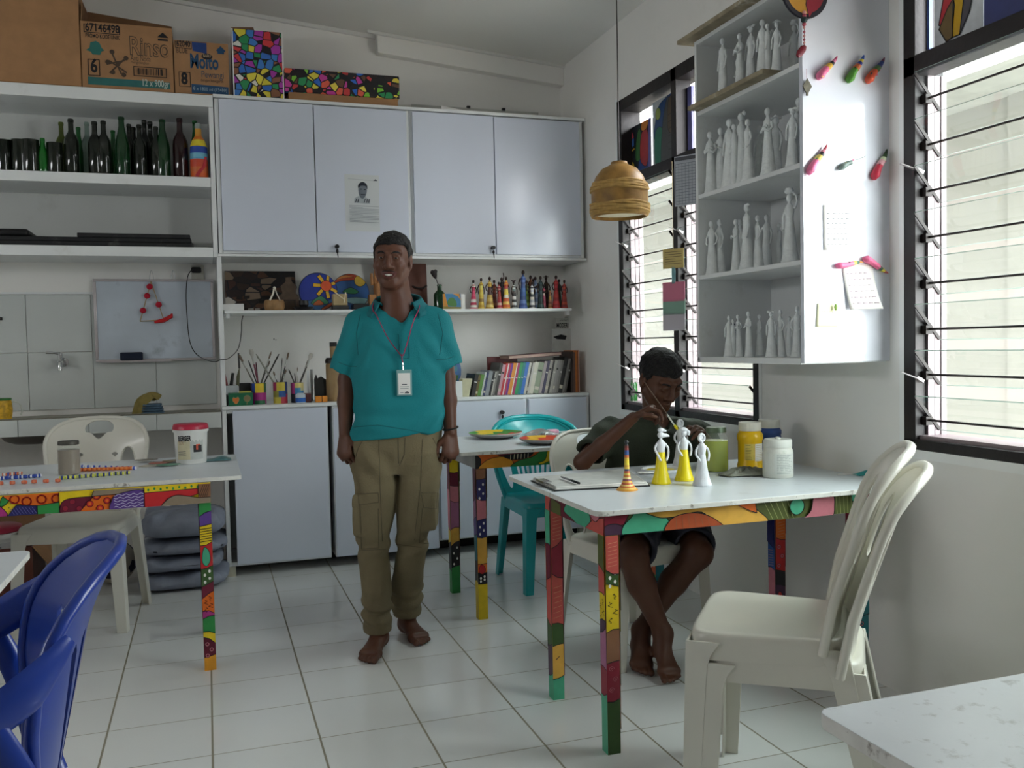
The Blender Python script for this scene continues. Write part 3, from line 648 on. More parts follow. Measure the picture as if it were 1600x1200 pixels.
# ---- small table in the middle ---------------------------------
def M_front(P):
    h = P.h; w = P.w; q = lambda pts, c, **k: P.fill(pt(K[c]), pts, **k); s = 0.65/0.78; X = lambda v: v*s
    q([(0,0),(w,0),(w,h),(0,h)], 'orange', line=0)
    q(catmull([(-.01, -.01), (-.01, h*.9), (X(.03), h*.6), (X(.02), -.01)], 5), 'black')
    q(catmull([(X(.02), -.01), (X(.06), h*.5), (X(.15), h*.7), (X(.21), h*.4), (X(.20), -.01)], 5), 'amber')
    q(catmull([(X(.12), h*1.1), (X(.16), h*.7), (X(.30), h*.85), (X(.33), h*1.1)], 5), 'maroon')
    q(catmull([(X(.16), h*.75), (X(.22), h*.45), (X(.31), h*.6), (X(.34), h*1.05), (X(.28), h*.85)], 5), 'black'); hatch(P, pt(K['cream']), X(.19), h*.5, X(.31), h*.8, 6, 0.003, 0.1)
    q(catmull([(X(.20), -.01), (X(.24), h*.35), (X(.33), h*.6), (X(.40), h*1.1), (X(.42), h*.4), (X(.41), -.01)], 5), 'green')
    q(catmull([(X(.36), h*.15), (X(.40), h*.35), (X(.42), h*1.1), (X(.46), h*1.1), (X(.47), h*.5), (X(.53), h*.9), (X(.58), h*.6), (X(.54), h*.2), (X(.46), h*.3), (X(.38), h*.05)], 5), 'yellow')
    q(catmull([(X(.50), h*1.1), (X(.56), h*.7), (X(.60), h*.5), (X(.66), h*1.1)], 5), 'black')
    q([(X(.64), 0), (X(.64), h), (w, h), (w, 0)], 'coral'); q([(X(.65), 0), (X(.66), h*.9), (X(.72), h*.9), (X(.72), 0)], 'orange')
LM = [{0: [(0, 'yellow', ''), (.17, 'black', 'dots'), (.20, 'orange', 'blob'), (.26, 'sand', ''), (.38, 'navy', 'dots'), (.45, 'pink', ''), (.54, 'navy', 'dots'), (.63, 'brown', '')],
       1: [(0, 'yellow', ''), (.17, 'black', ''), (.26, 'teal', ''), (.38, 'violet', ''), (.46, 'mauve', ''), (.55, 'maroon', '')]},
      {0: [(0, 'green', ''), (.13, 'black', 'dots'), (.25, 'sand', ''), (.33, 'mauve', ''), (.47, 'pink', ''), (.53, 'maroon', ''), (.61, 'yellow', '')],
       1: [(0, 'green', ''), (.13, 'black', ''), (.25, 'yellow', ''), (.33, 'pink', ''), (.53, 'maroon', '')]}, {}, {}]
table('painting_table', 'small white table with painted frame holding two bright plates, between the man and boy', 1.055, 2.14, -0.615, 0.08, 0.772, 0.016, (1.150, 2.09), (-0.545, -0.03), 0.045, 0.070, TOPM, LM,
      {'front': M_front, 'left': lambda P: P.fill(mat('primer_grey', 'a9a8a4', 0.7, var=0.2), [(0,0),(P.w,0),(P.w,P.h),(0,P.h)], 0)}, rng, corner=0.02)
# ---- long table on the left ---------------------------------
def Lf(P):
    h = P.h; w = P.w; q = lambda pts, c, **k: P.fill(pt(K[c]), pts, **k)
    X = lambda px: w-0.0+(px-334)*0.00243
    q([(0,0),(w,0),(w,h),(0,h)], 'yellow', line=0)
    x = 0.0; r2 = random.Random(5)
    P2 = Paint(P.mb, P.O, P.U, P.V, X(-5), h); quilt(P2, r2, 6, ['red','yellow','magenta','orange','green','violet']); P.k = P2.k
    q([(X(-5), 0), (X(-5), h), (X(120), h), (X(120), 0)], 'yellow', line=0)
    q(catmull([(X(-30), -.01), (X(-8), h*.35), (X(15), h*.68), (X(35), h*.6), (X(44), -.01)], 5), 'magenta')
    for cx in (14, 44): q(catmull([(X(cx-6), h*.5), (X(cx-2), h*.95), (X(cx+8), h*1.0), (X(cx+3), h*.6)], 4), 'green')
    dots(P, INK, [(X(a), h*b) for a, b in ((2,.8),(8,.9),(24,.8),(30,.92),(36,.75),(50,.4),(53,.6))], 0.0016)
    q(catmull([(X(46), h*1.1), (X(58), h*.62), (X(85), h*.42), (X(118), h*.5), (X(120), h*1.1)], 5), 'orange')
    for cx, cy in ((58, .8), (74, .66), (94, .72), (114, .7)): P.stroke(pt(K['red']), [(p[0], p[1]) for p in circ(X(cx), h*cy, h*.2, 18)+circ(X(cx), h*cy, h*.2, 18)[:1]], 0.005)
    q([(X(48), 0), (X(60), h*.5), (X(88), h*.42), (X(88), 0)], 'navy'); hatch(P, pt('7a78b8'), X(52), 0.004, X(86), h*.38, 8, 0.0012, -0.6)
    q([(X(88), 0), (X(88), h*.42), (X(118), h*.52), (X(118), 0)], 'green')
    q([(X(118), 0), (X(118), h), (X(170), h), (X(162), h*.6), (X(130), h*.6)], 'yellow')
    q(catmull([(X(121), -.01), (X(120), h*.4), (X(130), h*.65), (X(158), h*.7), (X(172), h*.6), (X(148), -.01)], 5), 'maroon')
    for cx, cy in ((136, .5), (126, .2), (145, .15)): q(circ(X(cx), h*cy, h*.13, 14), 'crimson', line=0.0008)
    q([(X(146), 0), (X(166), h*.72), (X(197), h*.75), (X(190), h*.4), (X(191), 0)], 'orange')
    for cx, cy in ((184, .45), (160, .35), (174, .1), (170, .7)): P.fill(pt(K['red']), circ(X(cx), h*cy, h*.16, 16), 0.002); P.fill(pt(K['orange']), circ(X(cx), h*cy, h*.08, 12), 0)
    q([(X(166), h), (X(163), h*.72), (X(237), h*.78), (X(237), h)], 'tan')
    q(catmull([(X(191), -.01), (X(190), h*.4), (X(200), h*.75), (X(236), h*.85), (X(238), -.01)], 4), 'violet')
    for k in range(5): P.stroke(pt('d8d4e8'), [(X(194+2.2*i), h*(.1+.15*k)+0.003*math.sin(i*1.3+k)) for i in range(20)], 0.0022)
    q([(X(237), 0), (X(237), h*.75), (X(316), h*.78), (X(316), h*.5), (X(300), h*.35), (X(280), h*.45), (X(268), h*.2), (X(266), 0)], 'red')
    q([(X(237), h*.72), (X(237), h), (X(316), h), (X(316), h*.78)], 'yellow'); dots(P, pt(K['green']), [(X(243+9*i), h*(.86+.05*(i % 2))) for i in range(9)], 0.004)
    q(catmull([(X(266), -.01), (X(268), h*.25), (X(282), h*.5), (X(300), h*.42), (X(318), h*.3), (X(340), h*.4), (X(340), -.01)], 5), 'tan')
    q([(X(316), h*.3), (X(316), h), (X(336), h), (X(336), h*.3)], 'brown'); hatch(P, INK, X(318), h*.35, X(333), h*.95, 5, 0.0018, 0.4)
LL = [{}, {}, {0: [(0, 'green', ''), (.2, 'black', ''), (.3, 'yellow', 'stripe'), (.45, 'violet', ''), (.58, 'yellow', 'squig')], 1: [(0, 'dkgreen', ''), (.22, 'black', 'dots'), (.30, 'sand', ''), (.36, 'yellow', 'stripe'), (.47, 'navy', ''), (.56, 'yellow', 'squig')]},
      {0: [(0, 'amber', ''), (.045, 'maroon', 'rings'), (.12, 'yellow', ''), (.155, 'green', ''), (.20, 'magenta', ''), (.225, 'orange', 'squig'), (.30, 'maroon', ''), (.34, 'dkgreen', 'dots'), (.40, 'red', 'blob'), (.50, 'yellow', 'stripe'), (.565, 'violet', ''), (.615, 'green', '')],
       1: [(0, 'amber', ''), (.045, 'maroon', ''), (.12, 'yellow', ''), (.2, 'magenta', ''), (.34, 'crimson', ''), (.46, 'plum', ''), (.6, 'yellow', '')]}]
table('painting_table', 'long white table with brightly painted frame at the left, covered in paper beads', -1.55, 0.137, -0.745, 0.035, 0.750, 0.016, (-1.40, 0.020), (-0.765+0.0, -0.235), 0.045, 0.074, TOPM, LL, {'front': Lf}, rng, corner=0.02)
# ---- near tables cut by the frame ---------------------------------
table('work_table', 'scratched white table corner in the near right foreground', 0.772, 1.75, -4.1, -3.432, 0.745, 0.020, (0.84, 1.70), (-4.03, -3.50), 0.045, 0.06, TOPS, [{}, {}, {}, {}], {}, rng, corner=0.02, feet=(0, 1, 2, 3))
table('work_table', 'white table corner at the left edge in front of the cardboard box', -1.5, -0.412, -2.37, -1.885, 0.745, 0.016, (-1.42, -0.50), (-2.30, -1.97), 0.045, 0.06, TOPM, [{}, {}, {}, {}], {}, rng, corner=0.03)
# ================================================================== PLASTIC CHAIRS
def plastic(name, col): return mat(name, col, 0.28, var=0.03, vscale=4, bump=0.01, bscale=40, coat=0.15, sss=0.0)
CW = plastic('chair_white', 'd6d3c8'); CT = plastic('chair_teal', '1aa0a6'); CBL = plastic('chair_blue', '1c3a94')
def inside(p, poly):
    c = False; n = len(poly); x, y = p[0], p[1]
    for i in range(n):
        a = poly[i]; b = poly[i-1]
        if (a[1] > y) != (b[1] > y) and x < (b[0]-a[0])*(y-a[1])/(b[1]-a[1])+a[0]: c = not c
    return c
def sheet(mb, outer, holes, fn, th, step=0.016):
    """curved thick sheet cut from a 2-D outline with holes; fn maps (u,v)->3-D"""
    P = []; E = []
    for lp in [outer]+list(holes):
        o = len(P); P += [Vector((p[0], p[1])) for p in lp]; E += [(o+i, o+(i+1) % len(lp)) for i in range(len(lp))]
    xs = [p[0] for p in outer]; ys = [p[1] for p in outer]; nb = len(P); B = list(P)
    x = min(xs)+step/2
    while x < max(xs):
        y = min(ys)+step/2
        while y < max(ys):
            if inside((x, y), outer) and not any(inside((x, y), h) for h in holes) and min((q.x-x)**2+(q.y-y)**2 for q in B) > (step*0.55)**2: P.append(Vector((x, y)))
            y += step
        x += step
    V, _, F, *_r2 = delaunay_2d_cdt(P, E, [], 0, 1e-6)
    tris = []
    for f in F:
        c = sum((V[i] for i in f), Vector((0, 0)))/len(f)
        if inside(c, outer) and not any(inside(c, h) for h in holes):
            f = list(f); a, b, cc = (V[i] for i in f[:3])
            if (b-a).cross(cc-a) < 0: f = f[::-1]
            tris.append(f)
    n = len(V); e = 1e-3; top = []; bot = []
    for p in V:
        q = Vector(fn(p.x, p.y)); du = Vector(fn(p.x+e, p.y))-q; dv = Vector(fn(p.x, p.y+e))-q; N = du.cross(dv).normalized()
        top.append(q+N*th/2); bot.append(q-N*th/2)
    fs = [tuple(f) for f in tris]+[tuple(i+n for i in f[::-1]) for f in tris]; cnt = {}
    for f in tris:
        for i in range(len(f)):
            a, b = f[i], f[(i+1) % len(f)]; cnt[(a, b)] = 1
    for (a, b) in cnt:
        if (b, a) not in cnt: fs.append((b, a, a+n, b+n))
    mb.add(top+bot, fs)
def rim(mb, loop, fn, r, n=8, flat=1.0, closed=False):
    pts = [Vector(fn(p[0], p[1])) for p in loop]
    if closed: pts.append(pts[0])
    mb.tube(pts, r, n, flat)
def seat_ring(k, hw_f, hw_r, d, sx, n=64, e=0.30):
    a = 2*PI*k/n; c, s = math.cos(a), math.sin(a)
    x = math.copysign(abs(c)**e, c); y = math.copysign(abs(s)**e, s)
    hw = hw_f+(hw_r-hw_f)*(y*0.5+0.5); return x*hw*sx, y*d*0.5*sx
def make_seat(t, m, z, hw_f=0.215, hw_r=0.185, d=0.42, skirt=0.068, oy=0.0):
    mb = MB(); n = 64; rows = [(0.0, -0.010), (0.35, -0.010), (0.7, -0.006), (0.90, -0.001), (0.955, 0.0), (0.985, -0.003), (1.003, -0.010), (1.012, -0.022), (1.022, -skirt), (1.0, -skirt), (0.985, -0.024), (0.9, -0.014), (0.4, -0.016), (0.0, -0.016)]
    vs = []; fs = []
    for sx, dz in rows:
        for k in range(n): x, y = seat_ring(k, hw_f, hw_r, d, max(sx, 0.001), n, 0.30 if dz > -.03 else 0.2); vs.append((x, y+oy, z+dz+(0.006*(-y/d) if sx < 0.9 else 0)))
    for i in range(len(rows)-1):
        for k in range(n): a = i*n+k; b = i*n+(k+1) % n; fs.append((a, b, b+n, a+n))
    mb.add(vs, fs); return mb.build('seat', m, t, sharp=50)
def make_leg(t, m, top, bot, sx, sy, z, wt=0.085, wb=0.042, th=0.006, fil=0.16):
    """L-section leg whose outer corner runs from top to bot; sx,sy = direction of the outside"""
    mb = MB(); N = 14; vs = []; fs = []
    for i in range(N+1):
        s = i/N; p = Vector(top).lerp(Vector(bot), s); f = max(0, 1-s/fil); w = wb+(0.058-wb)*(1-s)+ (wt-0.058)*f**2.2
        L = [(0, 0), (w, 0), (w, th), (th, th), (th, w), (0, w)]
        for a, b in L: vs.append((p.x-sx*a, p.y-sy*b, p.z))
    for i in range(N):
        for k in range(6):
            a = i*6+k; b = i*6+(k+1) % 6; q = (a, b, b+6, a+6); fs.append(q if sx*sy < 0 else q[::-1])
    e0 = [(0, 1, 2, 3), (0, 3, 4, 5)]; eN = [tuple(N*6+i for i in f) for f in e0]
    for f in e0: fs.append(f[::-1] if sx*sy < 0 else f)
    for f in eN: fs.append(f if sx*sy < 0 else f[::-1])
    mb.add(vs, fs); return mb.build('leg', m, t, bevel=0.0015, seg=1)
def arch(hw0, hw1, v0, v1, h, n=18, ex=0.62):
    """arched back outline: half width hw0 at the foot v0, hw1 where the arch springs v1, top at h"""
    right = [(hw0, v0), (hw0+(hw1-hw0)*0.5, v0+(v1-v0)*0.45), (hw1, v1)]
    top = [(hw1*math.copysign(abs(math.cos(a))**ex, math.cos(a)), v1+(h-v1)*abs(math.sin(a))**0.9) for a in [PI*k/n for k in range(1, n)]]
    left = [(-x, y) for x, y in right[::-1]]
    return right+top+left
def back_fn(z, yb, lean, wrap, h):
    def fn(u, v):
        c = 1-(u/0.21)**2; roll = 0.03*max(0, (v-h*0.72)/(h*0.28))**2
        return (u, yb+v*lean+roll-wrap*(u/0.21)**2*(0.35+0.65*min(1, v/h)), z+v)
    return fn
def side_chair(name, label, m, style, rz=0, loc=(0,0,0), group=None):
    t = thing(name, label, 'chair', loc, rz, group); z = 0.45; H = {'bat': 0.42, 'solid': 0.47, 'slat': 0.40}[style]
    make_seat(t, m, z, d=0.38 if style == 'solid' else 0.42, oy=-0.02 if style == 'solid' else 0)
    for (sx, sy) in ((-1,-1), (1,-1), (1,1), (-1,1)):
        top = (sx*(0.219 if sy < 0 else 0.19), sy*0.214, z-0.022); bot = (sx*(0.235 if sy < 0 else 0.215), sy*(0.225 if sy < 0 else 0.262), 0); top = (top[0], top[1]-(0.04 if style == 'solid' and sy > 0 else 0), top[2]); make_leg(t, m, top, bot, sx, sy, z)
    fn = back_fn(z-0.008, 0.185, 0.26, 0.035, H); mb = MB()
    if style == 'bat':
        outer = arch(0.185, 0.228, -0.03, 0.30, H)
        hole = lambda s: [(s*x, y) for x, y in catmull([(0.168, 0.02), (0.176, 0.20), (0.160, 0.275), (0.125, 0.285), (0.102, 0.22), (0.100, 0.02)], 6)]
        bat = catmull([(-0.062, 0.385), (-0.03, 0.405), (0.03, 0.405), (0.062, 0.385), (0.06, 0.358), (0.035, 0.352), (0.0, 0.325), (-0.035, 0.352), (-0.06, 0.358)], 4)
        sm = lambda x, y, a: [(x+0.014*math.cos(k*PI/6)*(1 if k < 7 else 0.3), y+0.011*math.sin(k*PI/6)) for k in range(12)]
        holes = [hole(1), hole(-1)[::-1], bat]+[sm(s*0.078, y, 0) for s in (1, -1) for y in (0.255, 0.20)]
        sheet(mb, outer, holes, fn, 0.006)
        rim(mb, outer, fn, 0.010, 8); 
        for hh in holes[:2]: rim(mb, hh, fn, 0.005, 6, closed=True)
    elif style == 'solid':
        fn = lambda u, v: (u, 0.130+0.345*v+0.03*max(0, (v-.33)/.14)**2+0.02*math.exp(-max(0, v)/.05)-0.030*(u/0.21)**2, z-0.012+v)
        outer = arch(0.205, 0.222, -0.02, 0.30, H); slot = lambda s: [(s*x, y) for x, y in catmull([(0.150, 0.20), (0.178, 0.22), (0.180, 0.31), (0.150, 0.375), (0.132, 0.36), (0.136, 0.25)], 5)][::s]
        oval = catmull([(-0.05, 0.385), (0, 0.40), (0.05, 0.385), (0.05, 0.365), (0, 0.355), (-0.05, 0.365)], 4)
        holes = [slot(1), slot(-1), oval]; sheet(mb, outer, holes, fn, 0.006); rim(mb, outer, fn, 0.012, 8)
        for hh in holes[:2]: rim(mb, hh, fn, 0.005, 6, closed=True)
    else:
        outer = arch(0.175, 0.262, -0.03, 0.26, H, ex=0.7)
        fn0 = back_fn(z-0.008, 0.19, 0.26, 0.075, H)
        holes = []
        for k in range(7):
            x = -0.105+0.035*k; holes.append([(x*0.72-0.0085, 0.05), (x*0.72+0.0085, 0.05), (x*1.05+0.0105, 0.285-0.6*x*x), (x*1.05, 0.295-0.6*x*x), (x*1.05-0.0105, 0.285-0.6*x*x)])
        for s in (1, -1): holes.append([(s*x, y) for x, y in catmull([(0.130, 0.04), (0.155, 0.05), (0.208, 0.20), (0.185, 0.255), (0.155, 0.235), (0.128, 0.12)], 5)][::s])
        sheet(mb, outer, holes, fn0, 0.007, 0.013); rim(mb, outer, fn0, 0.014, 8)
        rim(mb, [(p[0]*0.90, 0.02+p[1]*0.92) for p in outer[2:-2]], lambda u, v: tuple(Vector(fn0(u, v))+Vector((0, -0.004, 0))), 0.006, 6)
    mb.build('backrest', m, t, sharp=60)
    return t
ch0 = side_chair('plastic_chair', 'white plastic chair with cut-out backrest behind the left table', CW, 'bat', -0.20, (-0.545, 0.14, 0))
ch0.scale = (1.04, 1.0, 1.07)
bc = copy_tree(ch0, (1.63, -1.13, 0), 0.18, 'white plastic chair the boy is sitting on')
f = Vector((-0.77, 0.64)); ang = math.atan2(-f.x, f.y)+PI  # local facing is -Y
ra = math.atan2(f.x, -f.y)
cx, cy = 1.455, -2.385
bc.scale = (1, 1, 1)
up = side_chair('plastic_chair', 'upper of two stacked white plastic chairs in the right foreground', CW, 'solid', ra, (cx, cy, 0.052))
lo = copy_tree(up, (cx+0.030, cy-0.025, 0.0), ra, 'lower of two stacked white plastic chairs in the right foreground')
side_chair('plastic_chair', 'teal plastic chair with slatted back behind the small table', CT, 'slat', 0.05, (1.70, -0.03, 0))
# blue armchair at the left edge, seen from behind
t = thing('plastic_armchair', 'dark blue plastic armchair at the left edge, turned away', 'chair', (-0.465, -2.72, 0), -1.38)
make_seat(t, CBL, 0.43, 0.23, 0.20, 0.44)
for (sx, sy) in ((-1,-1), (1,-1), (1,1), (-1,1)): make_leg(t, CBL, (sx*0.225, sy*0.215, 0.405), (sx*0.265, sy*0.275, 0), sx, sy, 0.43)
H = 0.46; fnb = lambda u, v: (u, 0.20+0.22*v+0.035*max(0, (v-0.3)/0.16)**2-0.10*(u/0.24)**2*(0.4+0.6*v/H), 0.44+v)
outer = arch(0.185, 0.245, -0.02, 0.22, H, ex=0.75)
holes = [[(x*0.8-0.010, 0.06), (x*0.8+0.010, 0.06), (x+0.012, 0.33-1.2*x*x), (x, 0.345-1.2*x*x), (x-0.012, 0.33-1.2*x*x)] for x in (-0.135, -0.09, -0.045, 0, 0.045, 0.09, 0.135)]
mb = MB(); sheet(mb, outer, holes, fnb, 0.007); rim(mb, outer, fnb, 0.011)
mb.build('backrest', CBL, t, sharp=60)
for s in (1, -1):
    mb = MB(); path = catmull([(s*0.236, 0.235, 0.80), (s*0.256, 0.20, 0.765), (s*0.272, 0.15, 0.725), (s*0.285, 0.03, 0.672), (s*0.285, -0.12, 0.655), (s*0.275, -0.21, 0.645), (s*0.268, -0.235, 0.60), (s*0.262, -0.225, 0.50), (s*0.24, -0.21, 0.405)], 6, closed=False)
    rr = [0.012+0.024*min(1, k/10) for k in range(len(path))]; mb.tube(path, rr, 12, 0.38, up=(0, -0.2, 0.0) if 0 else None)
    mb.build('armrest', CBL, t, sharp=60)
    mb = MB(); path = catmull([(s*0.275, 0.125, 0.70), (s*0.268, 0.165, 0.60), (s*0.255, 0.195, 0.48), (s*0.235, 0.215, 0.40)], 6, closed=False); mb.tube(path, [0.02+0.012*k/len(path) for k in range(len(path))], 10, 0.45); mb.build('arm_support', CBL, t, sharp=60)
# ================================================================== FIGURINES
CLAY = mat('white_papier_mache', 'eaeeee', 0.85, var=0.10, vscale=35, bump=0.5, bscale=55)
SKIND = mat('figurine_dark', '2e1d1a', 0.5)
def fig_mb(mb, H, kind, cols=None, rnd=None):
    """slender woman in a flared dress; cols = list of colours from hem to shoulder"""
    rnd = rnd or random.Random(1); n = 16; fl = rnd.uniform(0.9, 1.15); lean = rnd.uniform(-0.012, 0.012)
    prof = [(0.118, 0), (0.125, .012), (0.112, .05), (0.098, .13), (0.088, .22), (0.080, .32), (0.073, .42), (0.064, .52), (0.054, .60), (0.058, .66), (0.068, .72), (0.066, .765), (0.045, .80), (0.024, .825), (0.022, .86)]
    ring0 = len(mb.f); base = cols[0] if cols else CLAY; head = SKIND if cols else CLAY
    vs = []; 
    for r, z in prof:
        ff = fl if z < 0.4 else 1.0
        for k in range(n):
            a = 2*PI*k/n; vs.append((H*(r*ff*math.cos(a)+lean*z*2), H*r*ff*0.86*math.sin(a), H*z))
    for i in range(len(prof)-1):
        mb.use(cols[min(i, len(cols)-1)] if cols else CLAY); o = []
        for k in range(n): a = i*n+k; b = i*n+(k+1) % n; o.append((a, b, b+n, a+n))
        if i == 0: mb.add(vs, o+[tuple(range(n-1, -1, -1))]); start = len(mb.v)-len(vs)
        else:
            for q in o: mb.f.append(tuple(start+j for j in q)); mb.mi.append(mb.cur)
    mb.use(head); hx = lean*1.8*H; mb.ball((hx, 0, H*.905), (H*.042, H*.045, H*.058), 12, 8)
    arm = (lambda P, r: mb.tube([(H*x, H*y, H*z) for x, y, z in P], [H*q for q in r], 7))
    AR = [0.02, 0.018, 0.016, 0.015]
    for s in (-1, 1):
        if kind == 'armup' and s == -1: arm([(-.06, 0, .74), (-.09, 0, .84), (-.055, 0, .95), (-.07, 0, 1.07)], AR); continue
        if kind in ('hips', 'ring'): arm([(s*.062, 0, .75), (s*.112, 0, .65), (s*.10, -.03, .56), (s*.06, -.06, .52)], AR)
        elif kind in ('baby', 'pray'): arm([(s*.062, 0, .75), (s*.10, -.02, .66), (s*.07, -.07, .62), (s*.01, -.09, .66)], AR)
        elif kind == 'pot' and s == 1: arm([(.062, 0, .75), (.11, 0, .84), (.09, 0, .93), (.045, 0, .985)], AR)
        else: arm([(s*.062, 0, .75), (s*.10, 0, .64), (s*.095, -.02, .53), (s*.085, -.035, .46)], AR)
    if kind == 'pot': mb.lathe([(0.02*H, .955*H), (.062*H, .975*H), (.066*H, 1.0*H), (.05*H, 1.03*H), (.055*H, 1.04*H), (0, 1.04*H)], 12, Matrix.Translation((hx, 0, 0)))
    if kind == 'baby': mb.ball((0.01*H, -.085*H, .66*H), (.045*H, .03*H, .03*H), 8, 6); mb.ball((.05*H, -.09*H, .69*H), .025*H, 8, 6)
    if kind == 'bun': mb.ball((hx+.04*H, .01*H, .955*H), .034*H, 8, 6)
    if kind == 'bow': mb.ball((hx-.045*H, 0, .95*H), (.04*H, .025*H, .022*H), 8, 6); mb.ball((hx+.045*H, 0, .95*H), (.04*H, .025*H, .022*H), 8, 6)
    if kind == 'couple':
        mb.ball((hx+.085*H, .02*H, .83*H), (.036*H, .036*H, .046*H), 10, 7)
        mb.lathe([(0.07*H, 0), (.06*H, .3*H), (.045*H, .55*H), (.05*H, .68*H), (.02*H, .76*H), (.018*H, .80*H)], 10, Matrix.Translation((hx+.09*H, .02*H, 0)))
    if kind == 'hat': mb.lathe([(0.085*H, .945*H), (.08*H, .955*H), (.035*H, .965*H), (.03*H, .99*H), (0, 1.0*H)], 12, Matrix.Translation((hx, 0, 0)))
KINDTXT = dict(plain='arms hanging', hips='hands on hips', baby='cradling a baby', pot='pot on head', bun='side bun', bow='bow on head', couple='leaning companion', hat='flat hat', pray='folded arms', armup='raised arm', ring='curved arms')
SHN = ['bottom', 'second lowest', 'third lowest', 'top']
FIGS = {3: [(1129,59,0,'plain'), (1146,64,1,'hips'), (1155,52,0,'baby'), (1172,36,0,'bow'), (1191,30,0,'couple'), (1203,38,1,'bun'), (1213,31,0,'hat'), (1240,32,1,'pot')],
        2: [(1110,205,0,'baby'), (1125,199,0,'pray'), (1138,186,0,'couple'), (1158,176,0,'bun'), (1169,185,0,'hips'), (1186,196,1,'plain'), (1200,168,0,'baby'), (1213,179,1,'hat'), (1237,169,0,'bow'), (1246,153,0,'plain')],
        1: [(1104,347,0,'hips'), (1118,344,0,'plain'), (1133,348,1,'hips'), (1150,342,0,'pray'), (1166,319,0,'bow'), (1184,336,0,'hips'), (1197,335,1,'plain'), (1217,348,1,'plain'), (1234,294,0,'pot')],
        0: [(1139,493,0,'couple'), (1154,491,0,'baby'), (1170,486,0,'pray'), (1187,491,1,'hips'), (1205,486,0,'bow'), (1219,484,0,'hips'), (1233,494,1,'plain'), (1245,478,0,'hips')]}
rf = random.Random(3)
for sh, lst in FIGS.items():
    z0 = SHZ[sh]+(0.0185 if sh == 3 else 0.0005)
    for i, (px, py, row, kind) in enumerate(lst):
        X = (1.957+0.032*(i % 2) if row == 0 else 2.09); p = atX(px, py, X)
        Htop = min(p.z-z0, (2.412-z0) if sh == 3 else 9); H = Htop/(1.04 if kind == 'pot' else 1.0 if kind == 'hat' else 0.965 if kind != 'armup' else 1.07)
        mb = MB(); fig_mb(mb, H, kind, None, rf); Y = max(p.y, -1.842)
        if Y > -1.236: Y = -1.236
        o = mb.build('figurine', None, sharp=60); o.location = (X, Y, z0); o.rotation_euler = (0, 0, rf.uniform(-1.9, -0.9))
        tag(o, 'unpainted white figurine, %s, %s on the %s bookcase shelf' % (KINDTXT[kind], nth(i), SHN[sh]), 'figurine', 'unpainted figurines in the hanging bookcase')
# painted figurines on the crafts shelf: head px, top py, row, palette, words
def C_(*a): return [pt(x) for x in a]
PF = [(739,437,0,'hips',C_('e8dcd0','b8304c','e6e0d8','c23a5a','e2dcd6','c8385c','d84a70','d84a70','b03050','b03050',),'pink and white striped'),
 (751,434,0,'plain',C_('b88a30','d8b848','c09a38','d8b848','8a6a28','c8a840','d8c050','d0b040','e2d060','e6d878'),'yellow dressed'),
 (764,432,0,'hips',C_('d8b040','c89838','e0c878','a88038','d0b060','c0a050','4a302c','58382e','503030'),'yellow skirted brown'),
 (772,437,1,'hips',C_('8a4038','a05040','884030','b06848','804038','70382e'),'rust red'),
 (780,440,0,'pray',C_('a82c38','d0a090','b03040','c8a898','a83444','b04038','984030','a04038'),'red dressed'),
 (783,433,1,'plain',C_('241c1c','302424','2a1e1e'),'near black'),
 (790,432,0,'armup',C_('c04c2c','e0a048','d06030','e8c060','c85830','d8d0c0','e8d058','e0c858','c04848'),'orange skirted yellow'),
 (803,438,0,'bow',C_('6a7a78','c8ccc8','4a4848','d0d0cc','444444','d8d4d0','3c3838','504040'),'grey and white ringed'),
 (816,422,0,'plain',C_('384878','5870a8','3c5088','6078b0','304878','3a5890','4868a0','3c5488'),'tall blue'),
 (823,438,1,'hips',C_('5a7838','88a850','486830','98b060','50702c','7a9848'),'green ringed'),
 (829,430,1,'couple',C_('6a3c24','7a4828','5a3420'),'brown'),
 (831,440,0,'hips',C_('c8c8d8','e0dcd8','383840','d8d4d0','a8a8b0','d8d0c0','484848','e8e4dc'),'white and black ringed'),
 (836,432,1,'baby',C_('6880a8','c0c8d8','5a70a0','b8c0d0','687898','8890a8'),'pale blue'),
 (844,431,0,'plain',C_('283c3c','203030','385050','202c2c'),'dark teal'),
 (849,444,0,'pray',C_('c8b8a8','5a2c30','7a3840','a03c50','883448','983c54','a04460'),'maroon dressed'),
 (854,432,1,'hat',C_('38281e','4a3424','30241c'),'dark brown hatted'),
 (859,450,0,'plain',C_('c09838','c8a048','8a5830','a87050','7a4838','b07860'),'small tan'),
 (868,430,0,'hips',C_('8a2024','b8303a','a0282c','c03838','902428','b0342c','a82c28'),'red flared'),
 (873,436,1,'plain',C_('2c4030','384c34','283828'),'dark green'),
 (881,437,0,'hips',C_('98302c','b84434','8a2c2c','c05038','903430','a83c30'),'brick red')]
for i, (px, py, row, kind, cols, wds) in enumerate(PF):
    Y = YF+(0.06 if row == 0 else 0.16); p = atY(px, py, Y); z0 = 1.4605; H = (p.z-z0)/0.965
    mb = MB(); rr = random.Random(i); cc = []
    while len(cc) < 13: cc += cols
    fig_mb(mb, H, kind, cc[:13], rr); o = mb.build('painted_figurine', None, sharp=60); o.location = (p.x, Y, z0)
    tag(o, '%s figurine, %s, %s on the crafts shelf' % (wds, KINDTXT[kind], nth(i)), 'figurine', 'painted figurines on the crafts shelf')

